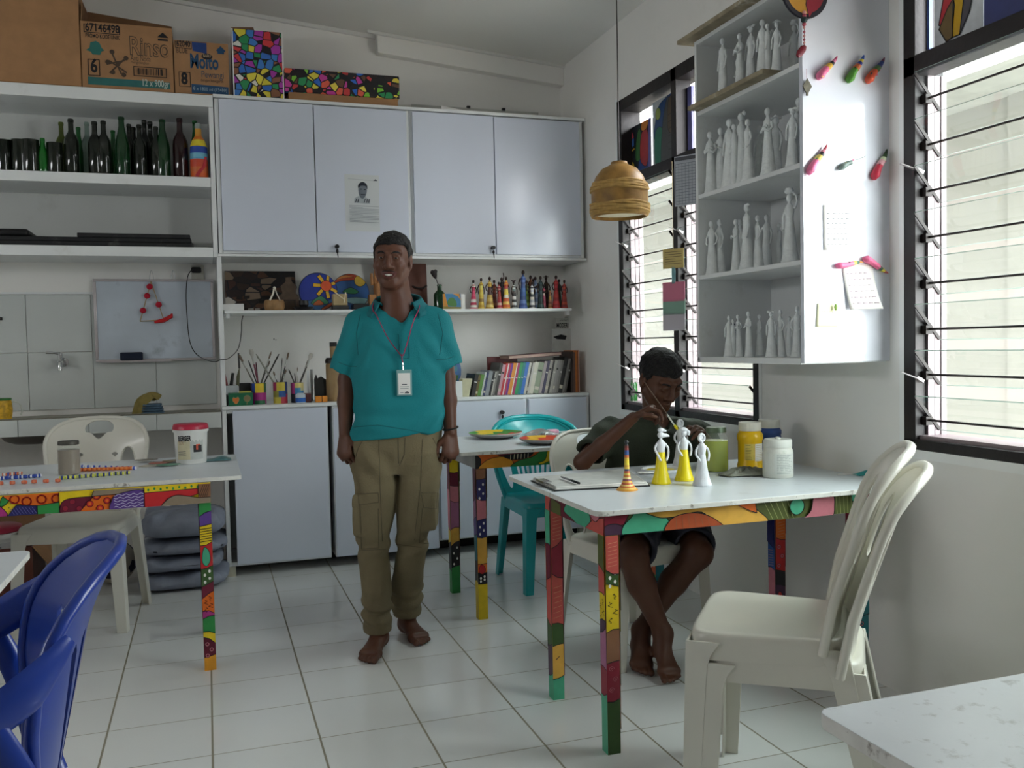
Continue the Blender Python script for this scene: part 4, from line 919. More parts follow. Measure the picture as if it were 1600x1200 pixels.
# ================================================================== BOTTLES on the open shelf
def glassm(name, col, tr=0.55): return mat(name, col, 0.06, trans=tr, ior=1.45, coat=0.2)
BG = {'green': glassm('bottle_green', '1d7a34'), 'dark': glassm('bottle_dark', '151c14', 0.2), 'olive': glassm('bottle_olive', '5a6a1c'), 'clear': glassm('bottle_clear', 'b4d0c4', 0.85), 'maroon': glassm('bottle_maroon', '22080c', 0.15), 'lime': glassm('bottle_lime', '1f8a2c'), 'dgreen': glassm('bottle_deep_green', '12401f', 0.35)}
BK = {'wine': [(.0,.0),(.92,.0),(1,.02),(1,.56),(.96,.62),(.72,.70),(.42,.76),(.37,.80),(.36,.94),(.42,.945),(.42,.985),(.36,1.0)],
      'beer': [(.0,.0),(.94,.0),(1,.02),(1,.50),(.9,.60),(.62,.72),(.42,.84),(.40,.95),(.46,.955),(.46,.99),(.40,1.0)],
      'cup': [(.0,.0),(.96,.0),(1,.03),(1,1.0),(.94,1.0),(.93,.06),(0,.06)],
      'soda': [(.0,.0),(.9,.0),(1,.03),(.92,.2),(1,.42),(.9,.58),(.55,.74),(.42,.88),(.46,.90),(.46,.97),(.40,1.0)]}
BL = [(4,219,0,11,'cup','dark'), (16,220,1,10,'cup','dark'), (30,219,0,12,'cup','dark'), (47,219,0,13,'cup','dark'), (66,216,0,8,'soda','lime'), (85,224,0,12,'cup','dark'), (95,191,1,9.5,'wine','olive'), (110,186,0,11,'wine','dark'),
      (122,199,1,8,'beer','green'), (135,191,1,9,'wine','clear'), (147,190,0,11,'wine','dark'), (161,189,0,10.5,'wine','dark'), (176,204,1,8,'beer','green'), (189,183,0,11,'beer','dgreen'), (201,194,1,9,'wine','dark'), (208,199,2,9,'beer','dark'),
      (217,195,0,10,'wine','dark'), (225,188,1,9.5,'wine','dark'), (234,190,2,10,'wine','dark'), (243,198,0,9.5,'wine','dark'), (253,187,0,11,'beer','dgreen'), (280,185,0,12,'wine','maroon'), (304,189,1,9,'beer','green')]
CW_ = dict(dark='black', green='green', lime='small bright green', olive='olive green', clear='pale clear', maroon='very dark red', dgreen='deep green')
for i, (px, py, row, rp, kind, col) in enumerate(BL):
    Y = YF+(0.085, 0.20, 0.30)[row]; p = atY(px, py, Y); z0 = 2.1745; h = p.z-z0; r = rp*(p-CAM).length/FPX*0.86
    mb = MB(); mb.lathe([(a*r, b*h) for a, b in BK[kind]], 20); o = mb.build('glass' if kind == 'cup' else 'bottle', BG[col], sharp=50); o.location = (p.x, Y, z0)
    nm = 'dark drinking glass' if kind == 'cup' else '%s glass bottle' % CW_[col]
    tag(o, '%s, %s in the row on the open shelf' % (nm, nth(i)), 'glass' if kind == 'cup' else 'bottle', 'bottles and glasses on the open shelf')
p = atY(309, 193, YF+0.06); t = thing('painted_bottle', 'bottle painted orange, yellow and blue at the right end of the bottle row', 'bottle', (p.x, YF+0.06, 2.1745)); h = p.z-2.1745; r = 0.046
mb = MB(); cols = ['d8642c','d8642c','d06a38','c84a30','58a0c0','70b0c8','2c4aa0','2c4aa0','e0c82c','e0cc3c','d8782c','c8862c','c89030']
prof = [(.9,0),(1,.02),(1,.10),(1,.20),(1,.34),(1,.36),(1,.45),(.99,.47),(.97,.57),(.92,.60),(.72,.69),(.42,.76),(.37,.80),(.36,.90)]
for i in range(len(prof)-1): mb.use(pt(cols[i])); mb.lathe([(prof[i][0]*r, prof[i][1]*h), (prof[i+1][0]*r, prof[i+1][1]*h)], 20, cap=(i == 0))
mb.use(pt('b83038')); mb.tube(catmull([(r*1.02*math.cos(a), r*1.02*math.sin(a), z) for a, z in ((-1.9, .02*h), (-1.5, .12*h), (-1.1, .2*h), (-0.8, .38*h))], 5, False), 0.009, 8, 0.35)
mb.build('body', None, t, sharp=60); mb = MB(); mb.lathe([(.37*r, .90*h), (.37*r, .97*h), (.3*r, 1.0*h), (0, h)], 14); mb.build('neck', mat('clear_glass_neck', 'c8d8d0', 0.1, trans=0.6), t)
# black flat boards on the lower open shelf
mb = MB(); a = atY(-40, 372, YF+.05); b = atY(302, 370, YF+.05); mb.box((a.x, YF+.04, 1.8000), (b.x, YB-.05, 1.826)); mb.box((a.x, YF+.05, 1.8265), (b.x-.01, YB-.06, 1.850)); tag(mb.build('board_stack', mat('black_board', '17171a', 0.6, var=0.3, dirt='6a6a66', dscale=14), bevel=0.004), 'long black folded boards lying on the lower open shelf', 'board')
mb = MB(); b = atY(303, 366, YF+.05); mb.box((atY(120, 360, YF+.05).x, YF+.05, 1.8505), (b.x-0.02, YB-.08, 1.872)); tag(mb.build('board', mat('black_board', '17171a', 0.6), bevel=0.003), 'upper black board on the right half of the black board stack', 'board')
mb = MB(); b = atY(44, 350, YF+.05); a = atY(-40, 350, YF+.05); mb.box((a.x, YF+.05, 1.8505), (b.x, YB-.06, 1.888)); tag(mb.build('black_case', mat('black_case', '101012', 0.5), bevel=0.016, seg=3), 'black rounded case at the left end on top of the black boards', 'case')

# ================================================================== BOOKS
def book(name, x, t_, h, lean, col, z0=0.9385, y0=YF+0.035, dp=0.19, label='', group='books on the worktop', band=None, page='d8d4c8'):
    mb = MB(); cv = pt(col); c = 0.0016
    mb.use(cv); mb.box((0, 0, 0), (t_, c, h)); mb.box((0, c, 0), (c, dp, h)); mb.box((t_-c, c, 0), (t_, dp, h))
    mb.use(mat('book_pages', page, 0.8)); mb.box((c, c, 0.003), (t_-c, dp-0.003, h-0.003))
    if band:
        for z, hh, bc in band: mb.use(pt(bc)); mb.box((t_*0.12, -0.0004, h*z), (t_*0.88, 0.0, h*(z+hh)))
    o = mb.build(name, None); o.location = (x, y0, z0+abs(math.sin(lean))*0.0); o.rotation_euler = (0, lean, 0)
    if lean > 0: o.location.z = z0+t_*math.sin(lean)
    tag(o, label, 'book', group); return o
X0 = atY(736, 610, YF+0.035).x
BKS = [('2a2826',.022,.132,'short black'),('6a5a2c',.014,.128,'brown olive'),('5c8a3c',.020,.130,'grass green'),('c8ccc8',.010,.145,'thin pale grey'),('2c3460',.014,.142,'navy blue'),('8c9094',.024,.150,'mid grey'),('1c1c1e',.012,.146,'slim black'),('b8b4ac',.008,.147,'thin off-white'),('7c7874',.012,.150,'dark grey'),
 ('38342f',.018,.198,'grey black dotted'),('c898a4',.017,.188,'dusty pink'),('c02c30',.013,.196,'bright red'),('e4dcd8',.007,.196,'thin white'),('b82850',.012,.196,'crimson'),('6a2c8c',.012,.196,'purple'),('e0902c',.020,.197,'orange'),('ece0d0',.006,.197,'thin cream'),('a83064',.015,.197,'magenta'),('2c9458',.019,.198,'emerald green'),('1c7c7c',.016,.198,'teal'),('2c6cc0',.021,.199,'bright blue'),
 ('c4c0b4',.014,.197,'ivory'),('3c3832',.007,.194,'thin dark brown'),('bcb8b0',.013,.196,'light stone'),('ccc8b8',.024,.198,'thick ivory'),('8c9880',.034,.194,'thick grey green lettered'),('a89c9c',.018,.202,'pinkish grey'),('3c3654',.017,.204,'dark violet'),('aca49c',.018,.208,'warm grey'),('2c2826',.011,.206,'blackish'),('a8a49c',.017,.206,'pale grey ringed'),('989490',.014,.208,'medium grey'),('8c8884',.013,.208,'slate grey'),('7a7672',.012,.206,'charcoal grey'),('191819',.026,.222,'thick black'),('84807c',.013,.216,'dull grey'),('5c5652',.012,.22,'brown grey')]
x = X0; lean = math.radians(13)
for i, (c, t_, h, w_) in enumerate(BKS):
    band = [(.62,.04,'d8d4d0')] if i % 3 == 0 else ([(.12,.10,'c8c0b0'),(.7,.06,'2a2a2a')] if i % 3 == 1 else None)
    if 11 <= i <= 20: band = [(.52,.02,'e4e0dc')]
    book('book', x, t_, h, lean, c, label='%s book, %s in the leaning row on the worktop' % (w_, nth(i)), band=band)
    if w_.startswith('thick grey green'):
        o = bpy.context.scene.objects[-1] if False else None
    x += t_/math.cos(lean)+0.0006
xe = x+0.035
for i, (c, t_, h, w_) in enumerate((('4c3c38',.016,.255,'dark brown'),('6a5048',.012,.25,'mid brown'),('b8682c',.012,.262,'orange brown'),('884c2c',.008,.262,'rust brown'),('c8a090',.006,.262,'pale pink'))):
    book('book', xe, t_, h, 0, c, label='tall %s book standing upright at the window end of the worktop' % w_); xe += t_+0.0008
# album lying on the row, upright maroon album behind, magazines at the back
t = thing('photo_album', 'brown album lying flat on top of the leaning books', 'album', (X0+0.40, YF+0.12, 1.163), rot=(0, -0.045, 0))
mb = MB(); mb.box((-0.16, -0.09, 0.0), (0.19, 0.10, 0.003)); mb.box((-0.16, -0.09, 0.018), (0.19, 0.10, 0.021)); mb.build('cover', pt('6a3c38'), t); mb = MB(); mb.box((-0.155, -0.085, 0.0032), (0.185, 0.095, 0.0178)); mb.build('pages', pt('b89888'), t)
mb = MB(); a = atY(761, 560, YF+.25).x; mb.box((a, YF+.245, .9385), (a+.20, YF+.262, .9385+.232)); tag(mb.build('album', pt('6e3436'), bevel=.003), 'maroon album standing behind the short books', 'album')
mag = MB(); xr = atY(905, 520, YF+.33).x; xl = atY(868, 520, YF+.33).x; zt = atY(880, 497, YF+.33).z; mag.use(pt('d8d6d0')); mag.box((xl, YF+.33, 1.02), (xr, YF+.345, zt)); 
text(mag, INK, 'MODERN ART', 0.040, (xl+.008, YF+.3295, zt-.060), (1,0,0), (0,0,1), bold=0.0008, sx=0.56); text(mag, INK, 'INTRODUCTION TO', 0.014, (xl+.03, YF+.3295, zt-.020), (1,0,0), (0,0,1), sx=0.75)
mag.use(pt('8a8680')); mag.box((xl, YF+.331, .9385), (xr, YF+.344, 1.02)); tag(mag.build('magazine', None), 'white magazine lettered MODERN ART standing at the back by the window wall', 'magazine')
mag = MB(); xr = atY(893, 520, YF+.29).x; xl = atY(863, 520, YF+.29).x; zt = atY(880, 514, YF+.29).z; mag.use(pt('ccccc8')); mag.box((xl, YF+.29, .9385), (xr, YF+.30, zt)); mag.use(INK); mag.flatpoly([(xl+.005, YF+.2895, zt-.05), (xl+.03, YF+.2895, zt-.065), (xl+.09, YF+.2895, zt-.07), (xl+.10, YF+.2895, zt-.045), (xl+.06, YF+.2895, zt-.035)][::1]); tag(mag.build('magazine', None), 'pale magazine with a dark cover picture behind the grey books', 'magazine')
# white tray end and leaning cream card at the left of the books, round green plate
mb = MB(); a = atY(708, 610, YF+.03).x; b = atY(722, 610, YF+.03).x; mb.box((a, YF+.02, .9385), (b, YF+.06, 1.032)); tag(mb.build('white_block', WHITE, bevel=.002), 'small white upright block left of the books', 'block')
mb = MB(); a = b+.002; mb.add([(a, YF+.03, .9385), (a+.04, YF+.03, .9385), (a+.064, YF+.03, 1.045), (a+.002, YF+.03, 1.045), (a, YF+.11, .9385), (a+.04, YF+.11, .9385), (a+.064, YF+.11, 1.045), (a+.002, YF+.11, 1.045)], [(0,1,2,3), (7,6,5,4), (0,4,5,1), (1,5,6,2), (2,6,7,3), (3,7,4,0)]); o = tag(mb.build('card_box', pt('c8c4a4')), 'leaning cream card folder at the left end of the books', 'folder')
ZWK = 0.9385
def plate_disc(mb, c, r, M, ring): mb.lathe([(0, 0), (r*.9, 0), (r, .012), (r*.98, .016), (r*.88, .006), (0, .006)], 32, M)
c = atY(684, 577, YF+.33); M = Matrix.Translation((c.x, YF+.335, ZWK+.15*math.cos(.12)+.002)) @ Matrix.Rotation(PI/2-.12, 4, 'X') @ Matrix.Diagonal((1.5, 1.5, 1, 1)); mb = MB(); mb.use(pt('3c6ca8')); mb.lathe([(0, 0), (.092, 0), (.1, .01), (.092, .012), (0, .008)], 32, M)
P = Paint(mb, M @ Vector((-.1, -.1, .0125)), M.to_3x3() @ Vector((1,0,0)), M.to_3x3() @ Vector((0,1,0)), .2, .2)
P.fill(pt('3c7038'), [(.1+.09*math.cos(a), .1+.09*math.sin(a)) for a in [PI+.1+k*.2 for k in range(15)]], 0)
P.fill(pt('4c8ca0'), catmull([(.03,.10),(.08,.13),(.15,.11),(.18,.12),(.17,.09),(.05,.085)], 4), 0)
for k in range(9): P.stroke(pt('8cb468'), [(.1, .07), (.1+.07*math.cos(.2+k*.34), .07+.06*math.sin(.2+k*.34)-.01)], .003)
tag(mb.build('painted_plate', None), 'round blue and green landscape plate standing behind the man on the worktop', 'plate')
# ================================================================== CRAFTS SHELF, BRUSH CANS, WALL THINGS
def voronoi_mat(name, scale, cols, line=0.06, rough=0.5, rnd=0.8, axes=(1,1,1), lw=None):
    """mosaic of flat coloured cells with dark outlines"""
    m = bpy.data.materials.new(name); m.use_nodes = True; nt = m.node_tree; N = nt.nodes; L = nt.links; b = N['Principled BSDF']; b.inputs['Roughness'].default_value = rough
    tc = N.new('ShaderNodeTexCoord'); mp = N.new('ShaderNodeMapping'); mp.inputs['Scale'].default_value = axes; L.new(tc.outputs['Object'], mp.inputs[0])
    v = N.new('ShaderNodeTexVoronoi'); v.voronoi_dimensions = '3D'; v.inputs['Scale'].default_value = scale; v.inputs['Randomness'].default_value = rnd; L.new(mp.outputs[0], v.inputs['Vector'])
    e = N.new('ShaderNodeTexVoronoi'); e.feature = 'DISTANCE_TO_EDGE'; e.inputs['Scale'].default_value = scale; e.inputs['Randomness'].default_value = rnd; L.new(mp.outputs[0], e.inputs['Vector'])
    sp = N.new('ShaderNodeSeparateColor'); L.new(v.outputs['Color'], sp.inputs[0]); r = N.new('ShaderNodeValToRGB'); r.color_ramp.interpolation = 'CONSTANT'; L.new(sp.outputs[0], r.inputs[0])
    el = r.color_ramp.elements
    while len(el) < len(cols): el.new(0.5)
    for i, c in enumerate(cols): el[i].position = i/len(cols); el[i].color = rgb(c)
    mr = N.new('ShaderNodeMath'); mr.operation = 'GREATER_THAN'; mr.inputs[1].default_value = line; L.new(e.outputs['Distance'], mr.inputs[0])
    mx = N.new('ShaderNodeMix'); mx.data_type = 'RGBA'; mx.inputs['A'].default_value = rgb('121016'); L.new(r.outputs[0], mx.inputs['B']); L.new(mr.outputs[0], mx.inputs['Factor']); L.new(mx.outputs['Result'], b.inputs['Base Color'])
    return m
ZC = 1.4605
# mosaic picture board
a = atY(351, 425, 1.07); b = atY(462, 432, 1.07); t = thing('collage_board', 'brown, black and white bark collage leaning at the left end of the crafts shelf', 'picture', ((a.x+b.x)/2, 1.085, ZC), rot=(-0.08, 0, 0)); w = b.x-a.x; h = a.z-ZC+.01
mb = MB(); mb.box((-w/2, 0, 0), (w/2, .012, h)); mb.build('board', voronoi_mat('bark_mosaic', 13, ['2c1a16','1c1412','5a3a28','3c2820','8a7460','241a18','d0c8bc','4a2c24','16120f'], 0.04, rnd=1.0, axes=(1,1,1.7)), t)
mb = MB(); rr = random.Random(2)
for i in range(16):
    mb = MB(); x = -w/2+.02+(w-.08)*((i*7) % 16)/16; z = .006+h*.40*(i//4)/4; mb.use(pt(rr.choice(['c8c4bc','1a1614','b8b0a8','2a211d']))); mb.prism([(x, z), (x+rr.uniform(.02,.05), z+rr.uniform(-.006,.006)), (x+rr.uniform(.03,.05), z+.022), (x+.004, z+.02)], 0, .004, Matrix.Translation((0, -.0002, 0)) @ Matrix.Rotation(PI/2, 4, 'X')); mb.build('bark_chip', None, t)
mb = MB(); a = atY(344, 480, YF+.03); b = atY(381, 480, YF+.03); mb.box((a.x+.006, YF+.02, ZC), (b.x, YF+.14, ZC+.036)); tag(mb.build('white_box', pt('d8d8d6'), bevel=.003), 'flat white box at the left end of the crafts shelf with a cable behind it', 'box')
# coconut box with ribbon bow
c = atY(429, 478, YF+.08); t = thing('shell_box', 'round brown shell box tied with a white ribbon on the crafts shelf', 'box', (c.x, YF+.09, ZC)); mb = MB(); mb.lathe([(0,0),(.05,0),(.058,.02),(.056,.05),(.048,.06),(0,.062)], 20); mb.build('body', mat('shell_brown', '9a764c', 0.5, var=.3, vscale=30), t)
mb = MB(); mb.tube(catmull([(-.028,-.055,.055),(-.01,-.05,.09),(.0,-.045,.125),(.012,-.05,.09),(.028,-.055,.055)], 5, False), .005, 6, .4); mb.ball((0,-.045,.125), .008, 8, 6); mb.build('ribbon', pt('d8d2c4'), t)
# guitar shaped wooden holder
c = atY(454, 480, YF+.06); t = thing('guitar_plaque', 'brown guitar shaped wooden plaque with a tiny stand, left of the blue discs', 'plaque', (c.x, YF+.13, ZC), rot=(-.12, 0, 0)); mb = MB()
mb.prism(catmull([(-.052,.0),(-.058,.05),(-.05,.085),(-.036,.105),(-.044,.14),(-.018,.165),(-.014,.19),(.014,.19),(.018,.165),(.044,.14),(.036,.105),(.05,.085),(.058,.05),(.052,.0)], 4), 0, .012, Matrix.Rotation(PI/2, 4, 'X')); mb.build('plaque', mat('brown_bark', '4c3c2e', .7, var=.3, vscale=30), t)
mb = MB(); 
for x in (-.03, .03): mb.box((x-.004, -.05, 0), (x+.004, -.042, .05))
mb.box((-.034, -.05, .05), (.034, -.042, .056)); mb.build('stand', mat('dark_twig', '2c221c', .7), t)
# painted discs
def disc(name, label, px, py, rpx, Y, cols_fn, tilt=-.12):
    c = atY(px, py, Y); r = rpx*(c-CAM).length/FPX; t = thing(name, label, 'painted disc', (c.x, Y, ZC+r*math.cos(tilt)), rot=(0, 0, 0)); M = Matrix.Rotation(PI/2+tilt, 4, 'X'); mb = MB(); mb.use(pt('20305a')); mb.lathe([(0,0),(r*.96,0),(r,.008),(r*.96,.014),(0,.014)], 40, M)
    R3 = M.to_3x3(); P = Paint(mb, M @ Vector((-r,-r,.0145)), R3 @ Vector((1,0,0)), R3 @ Vector((0,1,0)), 2*r, 2*r); cols_fn(P, r); mb.build('disc', None, t, sharp=40); return t
def inr(pts, r): 
    out = []
    for x, y in pts:
        d = math.hypot(x-r, y-r)
        if d > r*.97: x, y = r+(x-r)*r*.97/d, r+(y-r)*r*.97/d
        out.append((x, y))
    return out
def sun1(P, r):
    q = lambda f: (f[0]*2*r, f[1]*2*r)
    P.fill(pt('2a3c9c'), circ(r, r, r*.95, 40), 0)
    P.fill(pt('3c6ca0'), inr(catmull([q(x) for x in ((.1,.18),(.35,.28),(.6,.2),(.95,.35),(.8,-.1),(.2,-.1))], 5), r)); P.fill(pt('4a9068'), inr(catmull([q(x) for x in ((.3,.2),(.55,.38),(.75,.2),(.5,.15))], 5), r)); P.fill(pt('d06c3c'), inr(catmull([q(x) for x in ((.35,.15),(.5,.28),(.62,.16))], 5), r)); P.fill(pt('b85830'), inr(catmull([q(x) for x in ((.55,.03),(.8,.2),(.95,.22),(.85,.0))], 5), r))
    cx, cy = q((.70, .64))
    for k in range(7):
        a = k*2*PI/7+.35; p1 = (cx+r*.28*math.cos(a-.3), cy+r*.28*math.sin(a-.3)); p2 = (cx+r*.66*math.cos(a-.12), cy+r*.66*math.sin(a-.12)); p3 = (cx+r*.66*math.cos(a+.16), cy+r*.66*math.sin(a+.16)); p4 = (cx+r*.28*math.cos(a+.3), cy+r*.28*math.sin(a+.3)); P.fill(pt('e0b030'), inr([p1, p2, p3, p4], r), .002)
    P.fill(pt('d8582c'), inr(circ(cx, cy, r*.28, 24), r), .003)
def sun2(P, r):
    q = lambda f: (f[0]*2*r, f[1]*2*r)
    P.fill(pt('2c5a94'), circ(r, r, r*.95, 40), 0); P.fill(pt('b8482c'), inr(catmull([q(x) for x in ((.02,.75),(.3,.8),(.7,.85),(.8,1.1),(.2,1.1))], 5), r)); P.fill(pt('d08040'), inr(catmull([q(x) for x in ((.1,.82),(.4,.88),(.6,.9),(.35,.95))], 5), r), .002)
    P.fill(pt('c8a438'), inr(circ(*q((.76,.80)), r*.3, 24), r)); P.fill(pt('2c7a4c'), inr(catmull([q(x) for x in ((.3,.5),(.5,.62),(.7,.52),(.6,.45))], 5), r)); P.fill(pt('8ab4b8'), inr(catmull([q(x) for x in ((.3,.3),(.6,.36),(1.,.3),(.9,.15),(.5,.2))], 5), r), .002)
disc('sun_disc', 'round blue board painted with a yellow sunflower on the crafts shelf', 497, 456, 29.5, YF+.20, sun1)
disc('sun_disc', 'round board painted with a sunset over blue water behind the sunflower board', 547, 455, 29.0, YF+.27, sun2)
c = atY(532, 478, YF+.06); t = thing('gift_box', 'small beige box with bow in front of the sunset board', 'box', (c.x, YF+.08, ZC)); mb = MB(); mb.box((-.045,-.03,0),(.045,.03,.026)); mb.build('base', pt('2c2a28'), t); mb = MB(); mb.box((-.042,-.028,.0262),(.04,.028,.092)); mb.build('body', pt('a8946c'), t, bevel=.004); mb = MB(); mb.tube([(-.03,-.03,.10),(0,-.032,.075),(.02,-.03,.06)], .004, 6); mb.tube([(.03,-.03,.10),(.018,-.031,.04)], .004, 6); mb.build('ribbon', pt('d8ccb0'), t)
mb = MB(); c = atY(560, 480, YF+.05); mb.box((c.x-.03, YF+.03, ZC), (c.x+.06, YF+.12, ZC+.035)); tag(mb.build('black_box', BLACK, bevel=.004), 'small black box at the feet of the sunset board', 'box')
mb = MB(); c = atY(475, 481, YF+.05); mb.lathe([(0,0),(.04,0),(.055,.012),(.058,.018),(.05,.016),(.03,.008),(0,.008)], 20); mb.lathe([(.02,.018),(.028,.03),(.026,.055),(0,.055)], 14); o = mb.build('dark_dish', pt('1c1a1c')); o.location = (c.x, YF+.06, ZC); tag(o, 'dark little dish in front of the sunflower board', 'dish')
# carved wooden hand
c = atY(588, 470, YF+.10); t = thing('carved_hand', 'upright carved wooden hand beside the sunset board, partly behind the man', 'sculpture', (c.x+.01, YF+.12, ZC)); mb = MB(); mb.box((-.05,-.03,0),(.05,.03,.09)); mb.tube([(0,0,.08),(0,0,.12),(0,0,.155)], [.038,.043,.036], 12, .5)
for x, h_ in ((-.027,.215),(-.009,.235),(.009,.225)): mb.tube([(x,0,.145),(x*1.15,-.003,.19),(x*1.2,-.008,h_)], [.0105,.0095,.007], 8)
mb.tube([(.027,0,.11),(.05,-.005,.135),(.058,-.01,.165)], [.012,.011,.008], 8); mb.build('hand', mat('carved_wood', 'a06c3c', .5, var=.2, vscale=25), t, sharp=60)
# wooden plank picture, dried rose in bottle, small canvas, card
a = atY(645, 411, YF+.2); b = atY(668, 411, YF+.2); t = thing('wood_panel', 'dark reddish wooden panel standing right of the man on the crafts shelf', 'panel', (b.x-.12, YF+.22, ZC), rot=(-.06,0,0)); mb = MB(); h = a.z-ZC; mb.box((-.12,0,0),(.12,.015,h)); mb.build('panel', mat('red_wood', '5a2e1e', .5, var=.3, vscale=14), t); mb = MB(); mb.tube([(.03,-.002,h*.52),(.06,-.012,h*.47),(.09,-.012,h*.47),(.118,-.002,h*.53)], .006, 8); mb.build('rope', pt('241410'), t)
c = atY(688, 481, YF+.10); t = thing('rose_bottle', 'dark wine bottle holding a dried black rose on the crafts shelf', 'bottle', (c.x, YF+.11, ZC)); mb = MB(); mb.lathe([(a_*.036, b_*.15) for a_, b_ in BK['wine']], 18); mb.build('bottle', BG['dgreen'], t); mb = MB(); mb.tube([(0,0,.03),(-.004,0,.14),(-.022,0,.19)], .0025, 6); mb.build('stem', pt('2c281c'), t)
mb = MB(); mb.lathe([(.004,-.03),(.014,-.012),(.021,.012),(.018,.022),(.008,.016),(0,.018)], 12, Matrix.Translation((-.03,0,.212)) @ Matrix.Rotation(-.3,4,'Y')); mb.ball((-.022,0,.228), .012, 8, 6); mb.ball((-.04,.004,.226), .011, 8, 6); mb.build('rose', pt('1e1416'), t)
a = atY(693, 457, YF+.05); b = atY(721, 482, YF+.05); t = thing('small_canvas', 'small square canvas of a green tree on blue and orange, right of the man', 'painting', ((a.x+b.x)/2, YF+.06, ZC), rot=(-.05,0,0)); w = b.x-a.x; mb = MB(); mb.use(pt('d0c8b8')); mb.box((-w/2,0,0),(w/2,.015,w*.86)); P = Paint(mb, (-w/2,0,0), (1,0,0), (0,0,1), w, w*.86)
P.fill(pt('3c7ca8'), [(0,0),(w,0),(w,w),(0,w)], 0); P.fill(pt('c8862c'), [(0,0),(.3*w,0),(.1*w,w*.9),(0,w*.9)], 0); P.fill(pt('c88a38'), [(.3*w,w),(.9*w,w),(w,.5*w),(.85*w,.7*w)], 0); P.fill(pt('4c7c3c'), catmull([(.25*w,.25*w),(.3*w,.55*w),(.55*w,.65*w),(.75*w,.4*w),(.7*w,.15*w)], 4), 0); P.fill(pt('8a7c2c'), [(0,0),(w,0),(w,.12*w),(0,.16*w)], 0); mb.build('canvas', None, t)
mb = MB(); c = atY(724, 482, YF+.07); mb.box((c.x-.012, YF+.07, ZC), (c.x+.012, YF+.073, ZC+.09)); tag(mb.build('card', PAPER), 'thin white card standing between the small canvas and the figurines', 'card')
# ------------------------------------------------------------ brush cans on the worktop
ZW = 0.9385; BR = mat('ferrule', 'b8b8b4', .3, metal=.8)
def can(name, label, px, y, hpx, rpx, pat):
    c = atY(px, 625, y); r = rpx*(c-CAM).length/FPX; h = hpx*(c-CAM).length/FPX; t = thing(name, label, 'can', (c.x, y, ZW)); n = 24; mb = MB()
    def wall(u0, u1, v0, v1, m):
        mb.use(m); k = 6
        mb.add([(r*math.cos(-PI/2+(u0+(u1-u0)*i/k)*PI), r*math.sin(-PI/2+(u0+(u1-u0)*i/k)*PI), h*v) for v in (v0, v1) for i in range(k+1)], [(i, i+1, i+k+2, i+k+1) for i in range(k)])
    for u0, u1, v0, v1, col in pat: wall(u0, u1, v0, v1, pt(col))
    wall(.5, 1.5, 0, 1, pt('3c5a9c')); mb.use(pt('8a8680')); mb.lathe([(0,.004),(r*.93,.004),(r*.93,h),(r,h)], n, cap=False); mb.build('body', None, t); return t, r, h
def tri(mb_): pass
C1, r1, h1 = can('brush_can', 'can painted magenta, yellow and blue full of brushes, next to the green box', 404.5, YF+.12, 31, 11, [(-.5,-.34,.6,1,'3c2c50'),(-.34,-.17,.55,1,'2c4ca0'),(-.17,.23,.55,1,'e0c030'),(.23,.5,.55,1,'2c5a34'),(-.5,.5,.18,.55,'b03088'),(-.5,-.2,0,.18,'a02c7c'),(-.2,.3,0,.18,'2c7048'),(.3,.5,0,.18,'a02c7c')])
C2, r2, h2 = can('brush_can', 'can painted yellow, blue and red in zigzags, the middle brush can', 438.5, YF+.10, 32, 10.5, [(-.5,-.2,.6,1,'a03058'),(-.5,-.1,.3,.6,'8a8838'),(-.5,.0,0,.3,'c8b848'),(-.2,.2,.6,1,'c8b440'),(-.1,.25,.3,.6,'2c5898'),(.2,.5,.45,1,'283c6c'),(.0,.5,0,.3,'b03440'),(.25,.5,.3,.45,'a83050')])
C3, r3, h3 = can('brush_can', 'can painted blue, pink and cream, the brush can nearest the black box', 465, YF+.12, 30, 9.5, [(-.5,-.15,.45,1,'b03c7c'),(-.15,.15,.75,1,'d8c878'),(.15,.5,.6,1,'d0c080'),(-.15,.3,.4,.75,'3c88b8'),(-.5,.0,0,.45,'1c2030'),(.0,.5,0,.4,'2c6cb8'),(.3,.5,.4,.6,'2c5a98')])
def brush(c, r, h, px, py, kind, rad, col, label, off=0.0):
    """brush standing in can c, its tip seen at px,py"""
    tip = atY(px, py, c.location.y+.02); dx = tip.x-c.location.x; b = Vector((c.location.x-max(-r*.6, min(r*.6, dx*.5)), c.location.y+off, ZW+.012)); t = thing('paint_brush', label, 'brush', b, group='brushes standing in the painted cans'); d = tip-b; L = d.length; d.normalize()
    mb = MB()
    if kind == 'handle': mb.tube([(0,0,0), d*(L*.5), d*(L*.93), d*L], [rad*.5, rad*.9, rad, rad*.4], 8); mb.build('handle', pt(col), t)
    else:
        fl = .35 if kind in ('flat', 'fan') else 1; mb.tube([(0,0,0), d*(L*.5), d*(L*.72)], [rad*.5, rad*.8, rad*.7], 8); mb.build('handle', pt(col), t)
        mb = MB(); mb.tube([d*(L*.715), d*(L*.86)], [rad*.8, rad], 8); mb.build('ferrule', BR, t)
        mb = MB(); w = rad*(2.3 if kind == 'fan' else 1.25); mb.tube([d*(L*.855), d*(L*.94), d*L], [rad, w, w*(.8 if kind != 'round' else .15)], 10, fl, up=(1,0,0)); mb.build('bristles', pt('b8b4ac' if kind == 'fan' else '6a5848'), t)
